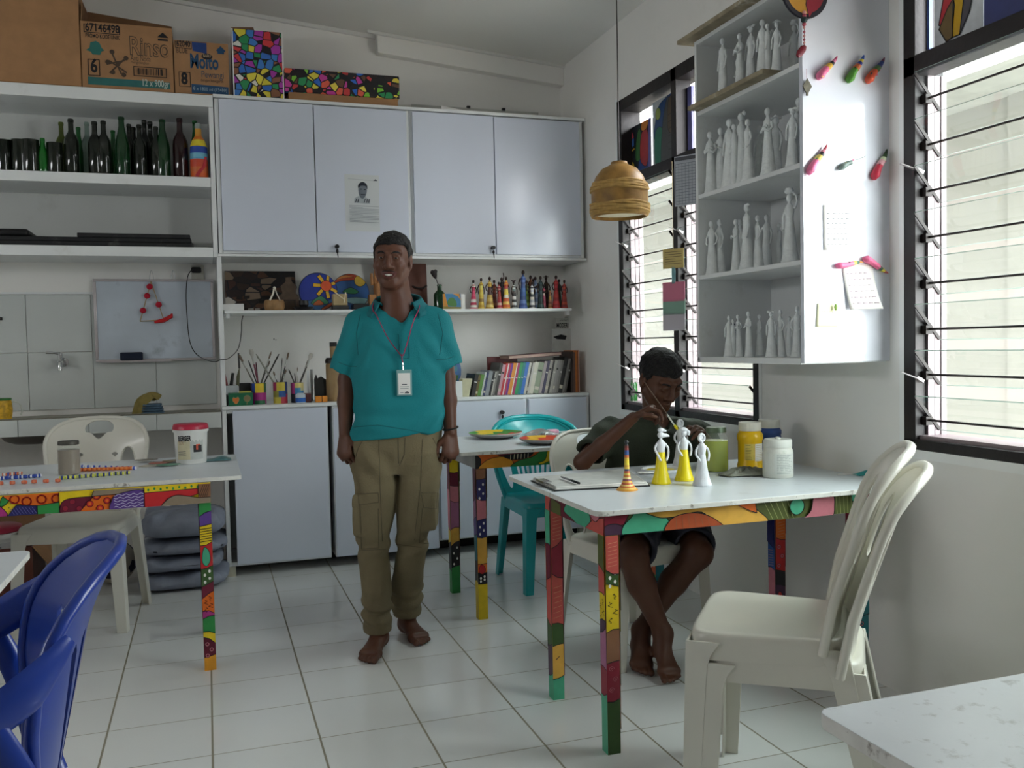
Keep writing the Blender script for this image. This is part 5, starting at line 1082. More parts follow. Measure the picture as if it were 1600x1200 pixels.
rows = [(C1,r1,h1,374,555,'flat',.0055,'7a7468','grey brush leaning furthest left from the magenta can',.02),(C1,r1,h1,388,563,'handle',.004,'302c2c','dark thin handle in the magenta can, left of the fan brush',-.01),(C1,r1,h1,392,546,'fan',.006,'7c2c44','fan brush with grey bristles in the magenta can',.0),(C1,r1,h1,400,566,'handle',.0045,'5a2434','maroon handle in the magenta can, right of the fan brush',.02),(C1,r1,h1,424,549-.0,'round',.004,'5a564e','grey brush leaning right from the magenta can',-.02),(C1,r1,h1,421,564,'flat',.005,'2a2826','short black brush leaning right from the magenta can',.01),(C1,r1,h1,436,553,'handle',.0045,'26241f','long black handle leaning furthest right from the magenta can',.0),
 (C2,r2,h2,400,553,'handle',.005,'8c8c80','long pale handle crossing left from the zigzag can',-.015),(C2,r2,h2,427,580,'round',.0045,'3c3838','stubby dark brush at the left rim of the zigzag can',.01),(C2,r2,h2,441,559,'handle',.0025,'2c2a28','very thin black handle upright in the zigzag can',.01),(C2,r2,h2,451,551,'flat',.0045,'242220','black brush with pale tip leaning right from the zigzag can',-.01),(C2,r2,h2,447,577,'round',.005,'6a6258','brown short brush at the right rim of the zigzag can',.02),
 (C3,r3,h3,451,577,'handle',.004,'3c3630','dark handle leaning left from the blue can',.0),(C3,r3,h3,460,583,'handle',.003,'4c4840','short thin handle upright in the blue can',.015),(C3,r3,h3,465,573,'round',.0025,'b8b0a4','pale thin brush upright in the blue can',-.01),(C3,r3,h3,487,552,'fan',.0055,'45423e','fan brush with silvery handle leaning right from the blue can',.0),(C3,r3,h3,482,563,'flat',.005,'2c2a28','black brush beside the silvery fan brush in the blue can',.02)]
for c, r, h, px, py, k, rad, col, lb, off in rows: brush(c, r, h, px, py, k, rad, col, lb, off)
# other things on the worktop
def wbox(name, label, cat, x0, x1, ytop, y, dep, m, bev=.002, zb=ZW):
    a = atY(x0, ytop, y); b = atY(x1, ytop, y); mb = MB(); mb.box((a.x, y, zb), (b.x, y+dep, a.z)); return tag(mb.build(name, m, bevel=bev), label, cat)
wbox('white_tub', 'small white tub with tools at the left end of the worktop', 'tub', 348.5, 372, 603, YF+.14, .09, pt('c8ccd0'))
t = thing('glue_tube', 'olive paint tube standing upside down in the white tub', 'tube', (atY(371, 590, YF+.18).x, YF+.18, atY(371, 603, YF+.18).z+.0005)); mb = MB(); mb.tube([(0,0,0),(.004,0,.05),(.012,0,.10)], [.016,.017,.004], 10, .6); mb.build('body', pt('6a6a4c'), t); mb = MB(); mb.cyl((.012,0,.099),(.010,0,.185), .006, .0045, 8); mb.build('nozzle', pt('3c3a38'), t)
mb = MB(); z = atY(350, 603, YF+.16).z+.0005; x = atY(350, 590, YF+.16).x; mb.tube([(x+.012, YF+.16, z), (x+.002, YF+.16, z+.065)], [.010,.007], 8); tag(mb.build('marker', pt('7c2c30')), 'short red marker leaning in the white tub', 'marker')
mb = MB(); x = atY(361, 590, YF+.17).x; mb.tube([(x, YF+.20, z), (x+.012, YF+.20, z+.07)], [.010,.008], 8); tag(mb.build('marker', pt('2a2a28')), 'short black marker leaning in the white tub', 'marker')
a = atY(357, 615, YF+.02); b = atY(395, 615, YF+.02); t = thing('green_box', 'green box painted with an orange heart and a brown flower', 'box', (a.x, YF+.02, ZW)); w = b.x-a.x; h = a.z-ZW; mb = MB(); mb.use(pt('1c6a48')); mb.box((0,0,0),(w,.10,h)); P = Paint(mb, (0,0,0), (1,0,0), (0,0,1), w, h)
P.fill(pt('d07838'), catmull([(.3*w,.12*h),(.16*w,.42*h),(.19*w,.68*h),(.29*w,.62*h),(.39*w,.70*h),(.43*w,.45*h)], 5), .002, pt('8ab080')); P.fill(pt('8a7c58'), circ(.76*w, .55*h, .28*h, 18), .002, pt('5a8a5c')); P.stroke(pt('8a7c58'), [(.76*w,.3*h),(.74*w,.08*h)], .004); mb.build('body', None, t, bevel=0); mb = MB(); mb.box((.45*w,.02,h+.0005),(.95*w,.08,h+.008)); mb.build('lid_patch', pt('b8b048'), t)
wbox('dark_tin', 'dark tin between the white tub and the magenta can', 'tin', 373.5, 392, 599, YF+.18, .07, pt('3a3a38'), .004)
wbox('dark_jar', 'dark box peeping out left of the green box', 'box', 349.5, 356, 617, YF+.03, .08, pt('24282a'), .003)
mb = MB(); mb.lathe([(0,0),(.026,0),(.028,.003),(.028,.046),(.020,.052),(.018,.056),(0,.056)], 18); o = mb.build('blue_white_jar', None or pt('c8d4e0')); c = atY(470, 627, YF+.035); o.location = (c.x, YF+.045, ZW); tag(o, 'small white and blue jar in front of the blue brush can', 'jar'); 
mb = MB(); mb.lathe([(.0285,.006),(.0286,.03)], 18, cap=False); q = mb.build('label', pt('2c68c0'), o)
wbox('red_box', 'little red and dark box right of the blue brush can', 'box', 475, 486, 615, YF+.08, .05, pt('5c2c2e'))
wbox('white_board', 'narrow white board standing behind the small red box', 'board', 479, 483, 579, YF+.20, .012, WHITE); wbox('white_board', 'pale grey strip standing left of the black block', 'board', 484.5, 488.5, 577, YF+.22, .012, pt('b8bab8'))
a = atY(492, 588, YF+.16); b = atY(511, 588, YF+.16); mb = MB(); w = b.x-a.x; h = a.z-ZW; mb.prism([(0,0),(w,0),(w,h*.82),(w*.55,h*.98),(w*.2,h*.9),(w*.15,h*1.05),(0,h*.86)], 0, .05, Matrix.Translation((a.x, YF+.21, ZW)) @ Matrix.Rotation(PI/2, 4, 'X')); tag(mb.build('black_block', pt('22201c')), 'black jagged topped block behind the orange cubes', 'block')
wbox('orange_cube', 'left one of two small orange cubes in front of the black block', 'cube', 493, 502.5, 619.5, YF+.05, .04, pt('d8882c')); wbox('orange_cube', 'right one of two small orange cubes in front of the black block', 'cube', 503.5, 511.5, 619, YF+.05, .04, pt('d88a30'))
c = atY(523, 620, YF+.14); t = thing('bamboo_bottle', 'bamboo bottle with dark neck rings standing left of the man', 'bottle', (c.x, YF+.14, ZW)); r = .047; mb = MB(); mb.lathe([(0,0),(r,0),(r,.21),(r*.9,.218),(0,.218)], 24); mb.build('body', mat('bamboo', '9c8058', .5, var=.2, vscale=16, bump=.1), t); mb = MB(); mb.lathe([(0,.2185),(r*1.06,.2185),(r*1.06,.235),(r*.9,.25),(.022,.25)], 24); mb.build('collar', pt('241c18'), t); mb = MB(); mb.lathe([(.019,.25),(.021,.32),(.020,.315+.0),(.021,.33)], 16); mb.build('neck', mat('bamboo', '9c8058'), t); mb = MB(); mb.lathe([(.0215,.315),(.0215,.34),(0,.34)], 16); mb.build('stopper', pt('1c1816'), t)
mb = MB(); mb.ball((.035,-.035,.11), (.022,.012,.022), 10, 8); mb.build('ornament', pt('3c2018'), t)
mb = MB(); c = atY(430, 530, YB-.004); mb.box((c.x-.01, YB-.003, c.z-.004), (c.x-.004, YB-.001, c.z+.006)); mb.box((c.x+.0, YB-.003, c.z-.006), (c.x+.008, YB-.001, c.z-.002)); tag(mb.build('wall_scuff', pt('6a6a68')), 'tiny dark scuff on the wall above the brush cans', 'mark')

# ------------------------------------------------------------ whiteboard, necklace, plug and cable, tap
WBL = atY(144, 434, 1.075); WBR = atY(333, 434, 1.075); zt, zb_ = 1.655, 1.192
t = thing('whiteboard', 'aluminium framed whiteboard on the tiled wall, smudged grey', 'whiteboard', (WBL.x, 1.085, zb_)); w = WBR.x-WBL.x; h = zt-zb_
mb = MB(); mb.box((.012,.006,.012),(w-.012,.018,h-.012)); mb.build('panel', mat('whiteboard_face', 'c4cdd8', .22, var=.12, vscale=4, dirt='7d858e', dscale=5, damt=.5), t)
for a, b in (((0,0,0),(w,.024,.014)), ((0,0,h-.014),(w,.024,h)), ((0,0,.0145),(.016,.024,h-.0145)), ((w-.016,0,.0145),(w,.024,h-.0145))): mb = MB(); mb.box(a, b); mb.build('frame_bar', ALU, t, bevel=.004)
mb = MB(); mb.box((.03,-.012,-.004),(w*.62,-.0005,.006)); mb.build('pen_tray', ALU, t)
for x in (w*.48, w*.66): mb = MB(); mb.tube(catmull([(x-.012,.01,h),(x-.008,.008,h+.025),(x,.006,h+.05),(x+.008,.008,h+.025),(x+.012,.01,h)], 4, False), .002, 6); mb.build('hanger', CHROME, t)
mb = MB(); a = WBL.x+w*.20; mb.box((a, 1.058, zb_+.0065), (a+.118, 1.0845, zb_+.052)); tag(mb.build('board_eraser', mat('eraser_blue', '1a2338', .8), bevel=.006), 'dark blue eraser on the whiteboard tray', 'eraser')
t = thing('pompom_necklace', 'triangular straw necklace with red pompoms hanging on the whiteboard', 'necklace', (0, 1.075, 0)); A = atY(236, 440, 1.075); B = atY(219, 502, 1.075); Cc = atY(256, 500, 1.075); D_ = atY(268, 494, 1.075)
mb = MB(); mb.tube([(p.x, 0, p.z) for p in (A, B)], .003, 6); mb.tube([(p.x, 0, p.z) for p in (B, Cc)], .003, 6); mb.tube([(p.x, 0, p.z) for p in (Cc, A)], .003, 6); mb.build('cord', mat('straw', 'a8926a', .8), t)
for f, e in ((.13,'l'),(.36,'l'),(.73,'l'),(.60,'r')): p = A.lerp(B if e == 'l' else Cc, f); mb = MB(); mb.ball((p.x, -.004, p.z), .017, 12, 8); mb.build('pompom', mat('red_felt', 'b81c34', .9), t)
mb = MB(); mb.tube([(Cc.x-.05,0,Cc.z-.012),(Cc.x,-.003,Cc.z-.002),(D_.x,-.003,D_.z),(D_.x+.004,-.003,D_.z+.014)], [.008,.012,.011,.004], 8); mb.build('tassel', mat('red_felt2', 'c8282c', .9), t)
t = thing('wall_socket', 'socket with black adapter above the whiteboard, cable running right', 'socket', (atY(309, 427, YB).x, YB, atY(309, 427, YB).z)); mb = MB(); mb.box((-.035,-.012,-.045),(.035,-.0005,.045)); mb.build('plate', pt('c4c2b8'), t, bevel=.004); mb = MB(); mb.box((-.035,-.05,.0),(.02,-.0125,.032)); mb.build('adapter', BLACK, t, bevel=.008)
mb = MB(); P_ = [atY(*q) for q in ((302,420,1.07),(294,430,1.06),(291,455,1.06),(292,490,1.055),(297,535,1.05),(310,556,1.04),(330,564,1.0),(345,562,.728),(360,558,.727),(372,545,.9),(377,520,1.02),(378,500,1.05),(383,484,1.06))]
P_[7] = atY(345, 562, YF-.004); P_[6] = atY(333, 565, YF+.02); P_[8] = atY(357, 560, YF-.002)
mb.tube(catmull(P_, 6, False), .0026, 6); tag(mb.build('cable', BLACK), 'thin black cable hanging from the adapter to the crafts shelf', 'cable')
c = atY(97, 566, 1.116); t = thing('wall_tap', 'chrome lever tap on the tiled wall', 'tap', (c.x, 1.1155, c.z)); mb = MB(); mb.cyl((0.008,0,0),(0.008,-.012,0), .026, n=18); mb.cyl((0.008,-.011,0),(.0,-.075,.0), .013, n=12); mb.tube([(0,-.06,0),(0,-.085,-.006),(0,-.09,-.045)], [.014,.014,.011], 12); mb.build('body', CHROME, t, sharp=50); mb = MB(); mb.cyl((0,-.06,.012),(0,-.06,.05), .011, .013, 12); mb.tube([(0,-.06,.048),(-.03,-.07,.052),(-.068,-.075,.056)], [.008,.006,.009], 10); mb.build('lever', CHROME, t, sharp=50)
mb = MB(); c = atY(1, 498, 1.112); mb.box((c.x-.03, 1.10, c.z-.008), (c.x+.008, 1.1155, c.z+.008)); tag(mb.build('wall_hook', BLACK), 'tiny black hook on the wall tiles at the left edge', 'hook')
# counter things
c = atY(4, 640, YF+.12); t = thing('yellow_pitcher', 'yellow speckled pitcher with white handle at the left end of the counter', 'pitcher', (c.x-.012, YF+.14, .9055)); mb = MB(); mb.lathe([(0,0),(.05,0),(.056,.05),(.052,.10),(0.05,.102)], 20); mb.build('body', mat('yellow_speckle', 'd8a828', .5, var=.4, vscale=60), t); mb = MB(); mb.lathe([(.052,.102),(.053,.112),(0,.112)], 20); mb.build('lid', pt('3c7a3c'), t); mb = MB(); mb.tube(catmull([(.05,0,.095),(.085,0,.085),(.098,0,.05),(.092,0,.02)], 5, False), .004, 8); mb.build('handle', pt('c8ccc4'), t)
c = atY(230, 640, YF+.12); t = thing('rag_stack', 'folded blue rags topped by a mustard cloth on the counter', 'cloths', (c.x, YF+.15, .9055)); mb = MB()
for i in range(4): mb.box((-.03+.003*i, -.05, .014*i), (.085-.004*i, .05, .014*i+.0125))
mb.build('blue_rags', mat('rag_blue', '4c6478', .9, var=.3, vscale=30), t, bevel=.005)
mb = MB(); n = 20
def rag(u, v): a = u*2*PI; r_ = v; x = .075*r_*math.cos(a)*(1+.15*math.sin(3*a)); y = .05*r_*math.sin(a); return (x-.005, y, .062+.05*(1-r_**2)+.01*math.sin(5*a)*r_-(.055*max(0, r_-.7)/.3 if math.cos(a) < -.2 else 0)+.35*x)
mb.surf(rag, 24, 8, True); mb.build('mustard_cloth', mat('rag_mustard', '8c7c44', .95, var=.25, vscale=25), t, sharp=80)
mb = MB(); c = atY(262, 644, YF+.1); mb.add([(c.x-.11, YF+.06, .9062), (c.x+.05, YF+.03, .9062), (c.x+.06, YF+.12, .9062), (c.x-.09, YF+.14, .9062), (c.x-.11, YF+.06, .909), (c.x+.05, YF+.03, .909), (c.x+.06, YF+.12, .909), (c.x-.09, YF+.14, .909)], [(3,2,1,0), (4,5,6,7), (0,1,5,4), (1,2,6,5), (2,3,7,6), (3,0,4,7)]); tag(mb.build('glass_sheet', pt('6c7268')), 'flat dark rimmed sheet lying under the rags on the counter', 'sheet')

# ------------------------------------------------------------ boxes on top of the cabinets
ZB = 2.6185
def carton(name, label, q, dep, m, h=None, y=None):
    """front face given by its lower-left/right px and top px"""
    (x0, x1, yt) = q; Y = y or YF+.02; a = atY(x0, yt, Y); b = atY(x1, yt, Y); t = thing(name, label, 'box', (a.x, Y, ZB)); w = b.x-a.x; h = h or a.z-ZB
    return t, w, h
t, w, h = carton('plain_carton', 'large plain brown cardboard box at the left end of the cupboards', (-90, 120.5, -40), .38, CARD); mb = MB(); mb.box((0,0,0),(w,.36,h)); mb.build('body', CARD, t, bevel=.004)
t, w, h = carton('detergent_carton', 'brown carton printed Rinso with open flap and teal band', (125, 268, 32), .3, CARD)
mb = MB(); mb.use(CARD); mb.box((0,0,0),(w,.006,h)); mb.box((0,.006,0),(.006,.28,h)); mb.box((w-.006,.006,0),(w,.28,h)); mb.box((.006,.274,0),(w-.006,.28,h)); mb.box((.006,.006,0),(w-.006,.274,.006))
U, V = (1,0,0), (0,0,1); e = -.0006; O = lambda x, z: (x*w, e, z*h)
P = Paint(mb, (0,0,0), U, V, w, h); TE = pt('2c6a68')
P.fill(TE, [(.06*w,.04*h),(.96*w,.05*h),(.96*w,.15*h),(.06*w,.16*h)], 0); P.fill(pt('2c7068'), [(.05*w,.56*h),(.1*w,.54*h),(.12*w,.5*h),(.2*w,.5*h),(.22*w,.56*h),(.25*w,.57*h),(.22*w,.61*h),(.2*w,.68*h),(.16*w,.71*h),(.1*w,.68*h),(.09*w,.6*h)], 0)
BC = pt('4c3c30')
for a_, b_ in (((.30,.42),(.48,.26)), ((.27,.37),(.46,.44)), ((.33,.54),(.42,.24)), ((.30,.24),(.46,.46))): P.stroke(BC, [(a_[0]*w,a_[1]*h),(b_[0]*w,b_[1]*h)], .008)
for cx, cy in ((.33,.56),(.48,.48),(.28,.40),(.33,.25),(.45,.22),(.39,.38)): P.fill(BC, circ(cx*w, cy*h, .012, 12), 0)
P.fill(INK, [(.84*w,.79*h),(.95*w,.79*h),(.95*w,.82*h),(.84*w,.82*h)], 0); P.fill(INK, [(.83*w,.84*h),(.895*w,.92*h),(.96*w,.84*h)], 0)
for f in ((.04,.83,.42,.95),(.07,.18,.19,.42),(.56,.22,.92,.36)): P.stroke(INK, [(f[0]*w,f[1]*h),(f[2]*w,f[1]*h),(f[2]*w,f[3]*h),(f[0]*w,f[3]*h),(f[0]*w,f[1]*h)], .004)
rr = random.Random(4); x = .60
while x < .88: P.stroke(INK, [(x*w,.245*h),(x*w,.335*h)], rr.choice([.002,.004,.006])); x += rr.uniform(.012,.025)
text(mb, INK, '67146498', .058, O(.05,.855), U, V, bold=.0012, sx=1.12, fit=.37*w); text(mb, INK, 'PROMO KODE UNIK', .029, O(.05,.755), U, V, bold=.0006, sx=1.02, fit=.37*w)
text(mb, pt('4c3c30'), 'Rinso', .135, O(.515,.545), U, V, bold=.004, fit=.445*w); text(mb, CARD, 'Rinso', .135, (O(.515,.545)[0], -.0011, O(.515,.545)[2]), U, V, bold=-.001, fit=.445*w); text(mb, pt('4c3c30'), 'Anti Noda', .040, O(.53,.455), U, V, fit=.22*w)
text(mb, pt('4c3c30'), 'menghilangkan', .020, O(.53,.41), U, V, fit=.20*w); text(mb, INK, '6', .095, O(.092,.235), U, V, bold=.003, fit=.075*w); text(mb, pt('b8c4bc'), '12 x 900gr', .05, O(.64,.075), U, V, bold=.0006, fit=.31*w); mb.build('body', None, t)
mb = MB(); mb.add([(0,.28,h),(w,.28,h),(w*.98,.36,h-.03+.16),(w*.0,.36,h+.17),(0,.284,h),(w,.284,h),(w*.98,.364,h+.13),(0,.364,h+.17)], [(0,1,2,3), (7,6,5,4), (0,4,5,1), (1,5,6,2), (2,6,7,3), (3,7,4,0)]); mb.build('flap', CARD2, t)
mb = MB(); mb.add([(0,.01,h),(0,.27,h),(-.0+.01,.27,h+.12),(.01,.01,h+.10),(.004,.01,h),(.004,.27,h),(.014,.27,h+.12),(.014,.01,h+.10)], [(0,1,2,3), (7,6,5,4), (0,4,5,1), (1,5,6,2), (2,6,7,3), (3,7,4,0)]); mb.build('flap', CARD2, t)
t, w, h = carton('softener_carton', 'smaller brown carton printed Molto with a blue band', (271, 356, 62), .25, CARD); mb = MB(); mb.use(CARD); mb.box((0,0,0),(w,.24,h)); P = Paint(mb, (0,0,0), U, V, w, h); DB = pt('1c4a70')
P.fill(DB, [(.30*w,.02*h),(.98*w,.02*h),(.98*w,.17*h),(.30*w,.19*h)], 0); P.fill(pt('1c3c7c'), [(.34*w,.82*h),(.60*w,.78*h),(.60*w,.985*h),(.33*w,.985*h)], 0); P.fill(INK, circ(.60*w,.73*h,.028,20,.016), 0); P.fill(DB, [(.80*w,.80*h),(.92*w,.80*h),(.92*w,.84*h),(.95*w,.86*h),(.86*w,.95*h),(.77*w,.86*h),(.80*w,.84*h)], 0)
P.stroke(INK, [(.03*w,.86*h),(.32*w,.85*h),(.32*w,.96*h),(.03*w,.97*h),(.03*w,.86*h)], .003); P.stroke(INK, [(.08*w,.13*h),(.28*w,.13*h),(.28*w,.40*h),(.08*w,.40*h),(.08*w,.13*h)], .003)
text(mb, INK, '62040', .045, O(.05,.885), U, V, bold=.0008, fit=.25*w); text(mb, INK, 'BLUE', .040, O(.04,.76), U, V, fit=.21*w); text(mb, DB, 'Molto', .105, O(.28,.50), U, V, bold=.003, sx=.95, fit=.53*w); text(mb, pt('d0b898'), 'BARU', .022, (O(.53,.715)[0], -.0016, O(.53,.715)[2]), U, V, fit=.14*w); text(mb, pt('3c4c5c'), 'Pewangi', .05, O(.48,.33), U, V, fit=.42*w); text(mb, INK, 'dengan kesegaran', .022, O(.47,.25), U, V, fit=.42*w); text(mb, INK, '8', .085, O(.115,.18), U, V, bold=.003, fit=.12*w); text(mb, pt('9cb0bc'), '8 x 1800 ml (15480)', .026, (O(.33,.075)[0], -.0014, O(.33,.075)[2]), U, V, fit=.62*w); mb.build('body', None, t)
MOS = voronoi_mat('mosaic_bright', 24, ['e0d040','2f6ac0','1f8a54','a838a8','171418','e8d848','8a5a40','3c7cc8','b03cb0','2a9058','d0383c','e4e0d8'], .05)
t, w, h = carton('mosaic_box', 'tall box covered with bright paper mosaic, standing beside the Molto carton', (361.5, 441, 44), .22, MOS); mb = MB(); mb.box((0,0,0),(w,.20,h)); mb.build('body', MOS, t, bevel=.002); mb = MB(); mb.box((.0,-.002,0),(.006,.0,h)); mb.build('white_edge', PAPER, t); mb = MB(); mb.box((w-.006,-.002,0),(w,0,h)); mb.build('white_edge', PAPER, t); mb = MB(); mb.add([(.0,.0,h),(w*.45,.02,h),(w*.45,.10,h+.045),(.0,.10,h+.035),(.0,.0,h+.004),(w*.45,.02,h+.004),(w*.45,.10,h+.049),(.0,.10,h+.039)], [(3,2,1,0), (4,5,6,7), (0,1,5,4), (1,2,6,5), (2,3,7,6), (3,0,4,7)]); mb.build('flap', CARD2, t)
MOS2 = voronoi_mat('mosaic_dark', 25, ['e0d048','1a1418','7cc038','c8409c','241a1c','2a9058','e06048','2c68c8','181418','c83c3c','6a4a38','e8d450'], .07)
t, w, h = carton('mosaic_box', 'long low box covered with dark paper mosaic on top of the cupboards', (444, 623, 106), .22, MOS2); mb = MB(); mb.box((.02,.0,0),(w-.01,.22,.045)); mb.build('base', CARD, t); mb = MB(); mb.box((0,-.008,.0455),(w,.23,h)); mb.build('lid', MOS2, t, bevel=.006)
# rolled painting and papers on top right
a = atY(650, 150, YF+.30); b = atY(834, 152, YF+.30); t = thing('unrolled_painting', 'long faded painted canvas with white edge lying on the cupboard top near the window wall', 'painting', (a.x, YF+.30, ZB)); w = b.x-a.x; mb = MB(); mb.box((-.03,.0,0),(w+.03,.004,.10)); mb.build('backing', mat('glassine', 'b4b4ae', .4), t); mb = MB(); mb.box((.03,-.003,.0),(w-.03,-.0005,.075)); mb.build('canvas', voronoi_mat('faded_paint', 9, ['7a5c48','8c8074','a8a498','5c4a40','70786c','94705c','9a968c'], .0, rnd=1, axes=(1,1,3)), t)
for x in (.42, .72): mb = MB(); mb.box((x*w,-.008,.096),(x*w+.02,.012,.112)); mb.build('clip', BLACK, t)
mb = MB(); a = atY(690, 160, YF+.10); mb.tube([(a.x, YF+.12, ZB+.025), (a.x+.16, YF+.10, ZB+.014)], [.03,.012], 12, .6); tag(mb.build('paper_roll', PAPER), 'short white paper roll lying on the cupboard top', 'paper')
mb = MB(); a = atY(700, 168, YF+.02); b = atY(858, 176, YF+.02); mb.box((a.x, YF+.01, ZB), (b.x, YF+.09, ZB+.006)); tag(mb.build('white_strip', PAPER), 'thin white strip of paper along the cupboard top edge', 'paper')
# portrait sheet on the cupboard door
a = atY(538, 272, YF-.019); b = atY(594, 362, YF-.019); t = thing('portrait_sheet', 'printed sheet with a black and white portrait on the cupboard door', 'paper', (a.x, YF-.0195, b.z)); w = b.x-a.x; h = a.z-b.z; mb = MB(); mb.use(mat('sheet_paper', 'ccd0d2', .5)); mb.box((0,-.0008,0),(w,0,h)); P = Paint(mb, (0,-.0008,0), U, V, w, h); NV = pt('1c2230'); GR = pt('8a929a')
P.stroke(GR, [(.1*w,.92*h),(.95*w,.90*h)], .0015); P.fill(NV, [(.83*w,.90*h),(.90*w,.93*h),(.96*w,.90*h)], 0); P.fill(pt('a8b0b6'), [(.26*w,.50*h),(.72*w,.49*h),(.72*w,.56*h),(.58*w,.61*h),(.38*w,.62*h),(.27*w,.58*h)], 0); P.fill(pt('6a727c'), catmull([(.40*w,.66*h),(.39*w,.75*h),(.42*w,.82*h),(.53*w,.85*h),(.63*w,.81*h),(.64*w,.72*h),(.60*w,.63*h),(.52*w,.58*h),(.44*w,.60*h)], 5), 0); P.fill(NV, catmull([(.39*w,.76*h),(.40*w,.83*h),(.52*w,.875*h),(.64*w,.83*h),(.65*w,.75*h),(.60*w,.80*h),(.46*w,.80*h)], 5), 0)
P.fill(NV, circ(.47*w,.745*h,.006,10,.003), 0); P.fill(NV, circ(.58*w,.74*h,.006,10,.003), 0); P.stroke(NV, [(.46*w,.655*h),(.58*w,.655*h)], .003)
for x in (.3,.36,.55,.62,.68): P.stroke(NV, [(x*w,.51*h),((x+.03)*w,.57*h)], .004)
for k in range(12): P.stroke(GR, [((.12+(.06 if k in (2, 7) else 0))*w,(.45-.026*k)*h),((.97 if k not in (1, 6, 10) else .5)*w,(.44-.026*k)*h)], .0022)
mb.build('sheet', None, t)
# ================================================================== THINGS ON THE TABLES
ZR = 0.7455
def at_table(px, py, z=ZR): return atZ(px, py, z)
# clipboards, papers, pen
A, B, Cc, D_ = (at_table(*q) for q in ((829,752),(866,768),(1016,760),(985,738)))
def quad_slab(mb, q, z0, z1):
    q = [Vector((p.x, p.y, 0)) for p in q]; mb.add([(p.x, p.y, z0) for p in q]+[(p.x, p.y, z1) for p in q], [(3,2,1,0), (4,5,6,7), (0,1,5,4), (1,2,6,5), (2,3,7,6), (3,0,4,7)])
def grow(q, f, dx=0, dy=0):
    c = sum(q, Vector())/4; return [c+(p-c)*f+Vector((dx, dy, 0)) for p in q]
Q = [A, B, Cc, D_]
t = thing('clipboard', 'black clipboard with a pile of papers on the boy\'s table', 'clipboard'); mb = MB(); quad_slab(mb, Q, ZR, ZR+.004); mb.build('board', BLACK, t)
for i in range(5):
    mb = MB(); quad_slab(mb, grow(Q, .97-.01*i, .004*(i % 2), .003*i), ZR+.0042+.0022*i, ZR+.0060+.0022*i); mb.build('sheet', PAPER if i % 2 else pt('c4c4c0'), t)
mb = MB(); m0 = A.lerp(B, .5); d = (B-A).normalized(); mb.frustum((m0-d*.04)+Vector((.012,.012,.016)), (m0+d*.04)+Vector((.012,.012,.016)), .03, .006, .03, .006); mb.build('clip', CHROME, t)
p0, p1 = at_table(877, 745, ZR+.022), at_table(905, 755, ZR+.022); t = thing('pen', 'black and silver pen lying on the clipboard papers', 'pen'); mb = MB(); mb.cyl(p0, p0.lerp(p1, .62), .0035, .004, 8); mb.build('barrel', pt('8a8a8c'), t); mb = MB(); mb.cyl(p0.lerp(p1, .621), p1, .0045, .0042, 8); mb.build('cap', BLACK, t)
# figurines being painted
def tfig(name, label, bx, by, topy, skirt, upper, kind, headf, rz=0.0, hd=None):
    b = at_table(bx, by); b.y += .012; tp = atY(bx, topy, b.y); H = (tp.z-ZR)/headf; t = thing(name, label, 'figurine', (b.x, b.y, ZR), rz, group='figurines on the boy\'s table')
    n = 20; prof = [(.175,0),(.182,.012),(.168,.05),(.145,.12),(.118,.22),(.100,.32),(.088,.42),(.078,.50),(.068,.57)]; mb = MB(); mb.lathe([(r*H, z*H) for r, z in prof]+[(0, .57*H)], n); mb.build('skirt', skirt, t, sharp=50)
    mb = MB(); mb.lathe([(0,.572*H),(.066*H,.572*H),(.070*H,.62*H),(.082*H,.68*H),(.080*H,.73*H),(.05*H,.77*H),(.026*H,.80*H),(.024*H,.83*H)], n)
    if kind != 'bird':
        for s in (-1, 1): mb.tube(catmull([(s*.07*H,0,.73*H),(s*.125*H,-.01*H,.66*H),(s*.135*H,-.03*H,.57*H),(s*.10*H,-.07*H,.50*H),(s*.085*H,-.08*H,.46*H)], 4, False), .019*H, 8)
    else:
        for s in (-1, 1): mb.tube(catmull([(s*.07*H,0,.73*H),(s*.13*H,-.02*H,.64*H),(s*.10*H,-.08*H,.52*H),(s*.055*H,-.10*H,.42*H)], 4, False), .02*H, 8)
    mb.build('torso', upper, t, sharp=60)
    mb = MB()
    if kind == 'ring': mb.tube([(.055*H*math.cos(2*PI*k/20), 0, .885*H+.065*H*math.sin(2*PI*k/20)) for k in range(21)], .026*H, 8); mb.ball((0, .012*H, .885*H), (.045*H,.02*H,.055*H), 12, 8)
    elif kind == 'bird': mb.ball((0,0,.875*H), (.062*H,.055*H,.06*H), 14, 10); mb.tube([(.03*H,-.01*H,.87*H),(.11*H,-.02*H,.865*H),(.16*H,-.02*H,.85*H)], [.045*H,.03*H,.012*H], 10); mb.ball((-.0*H,0,.965*H), (.058*H,.05*H,.04*H), 12, 8); mb.tube([(.03*H,-.01*H,.965*H),(.10*H,-.02*H,.945*H)], [.03*H,.015*H], 8)
    elif kind == 'wave': mb.ball((.0,0,.875*H), (.06*H,.05*H,.062*H), 14, 10); mb.ball((-.01*H,0,.94*H), (.075*H,.06*H,.045*H), 14, 8); mb.tube([(.05*H,0,.93*H),(.10*H,-.01*H,.88*H),(.09*H,-.01*H,.83*H)], [.03*H,.035*H,.02*H], 8)
    else: mb.ball((0,0,.89*H), (.055*H,.05*H,.07*H), 14, 10); mb.ball((0,0,.96*H), (.05*H,.045*H,.03*H), 12, 8)
    mb.build('head', hd or upper, t, sharp=60); return t
WP = mat('figurine_white', 'dcdee2', .5, var=.08, vscale=40, bump=.15, bscale=40); YP = mat('figurine_yellow', 'ead51c', .32, var=.04, bump=.05, bscale=30); WC = mat('figurine_crackle', 'd2d4d8', .7, var=.16, vscale=22, bump=.4, bscale=40)
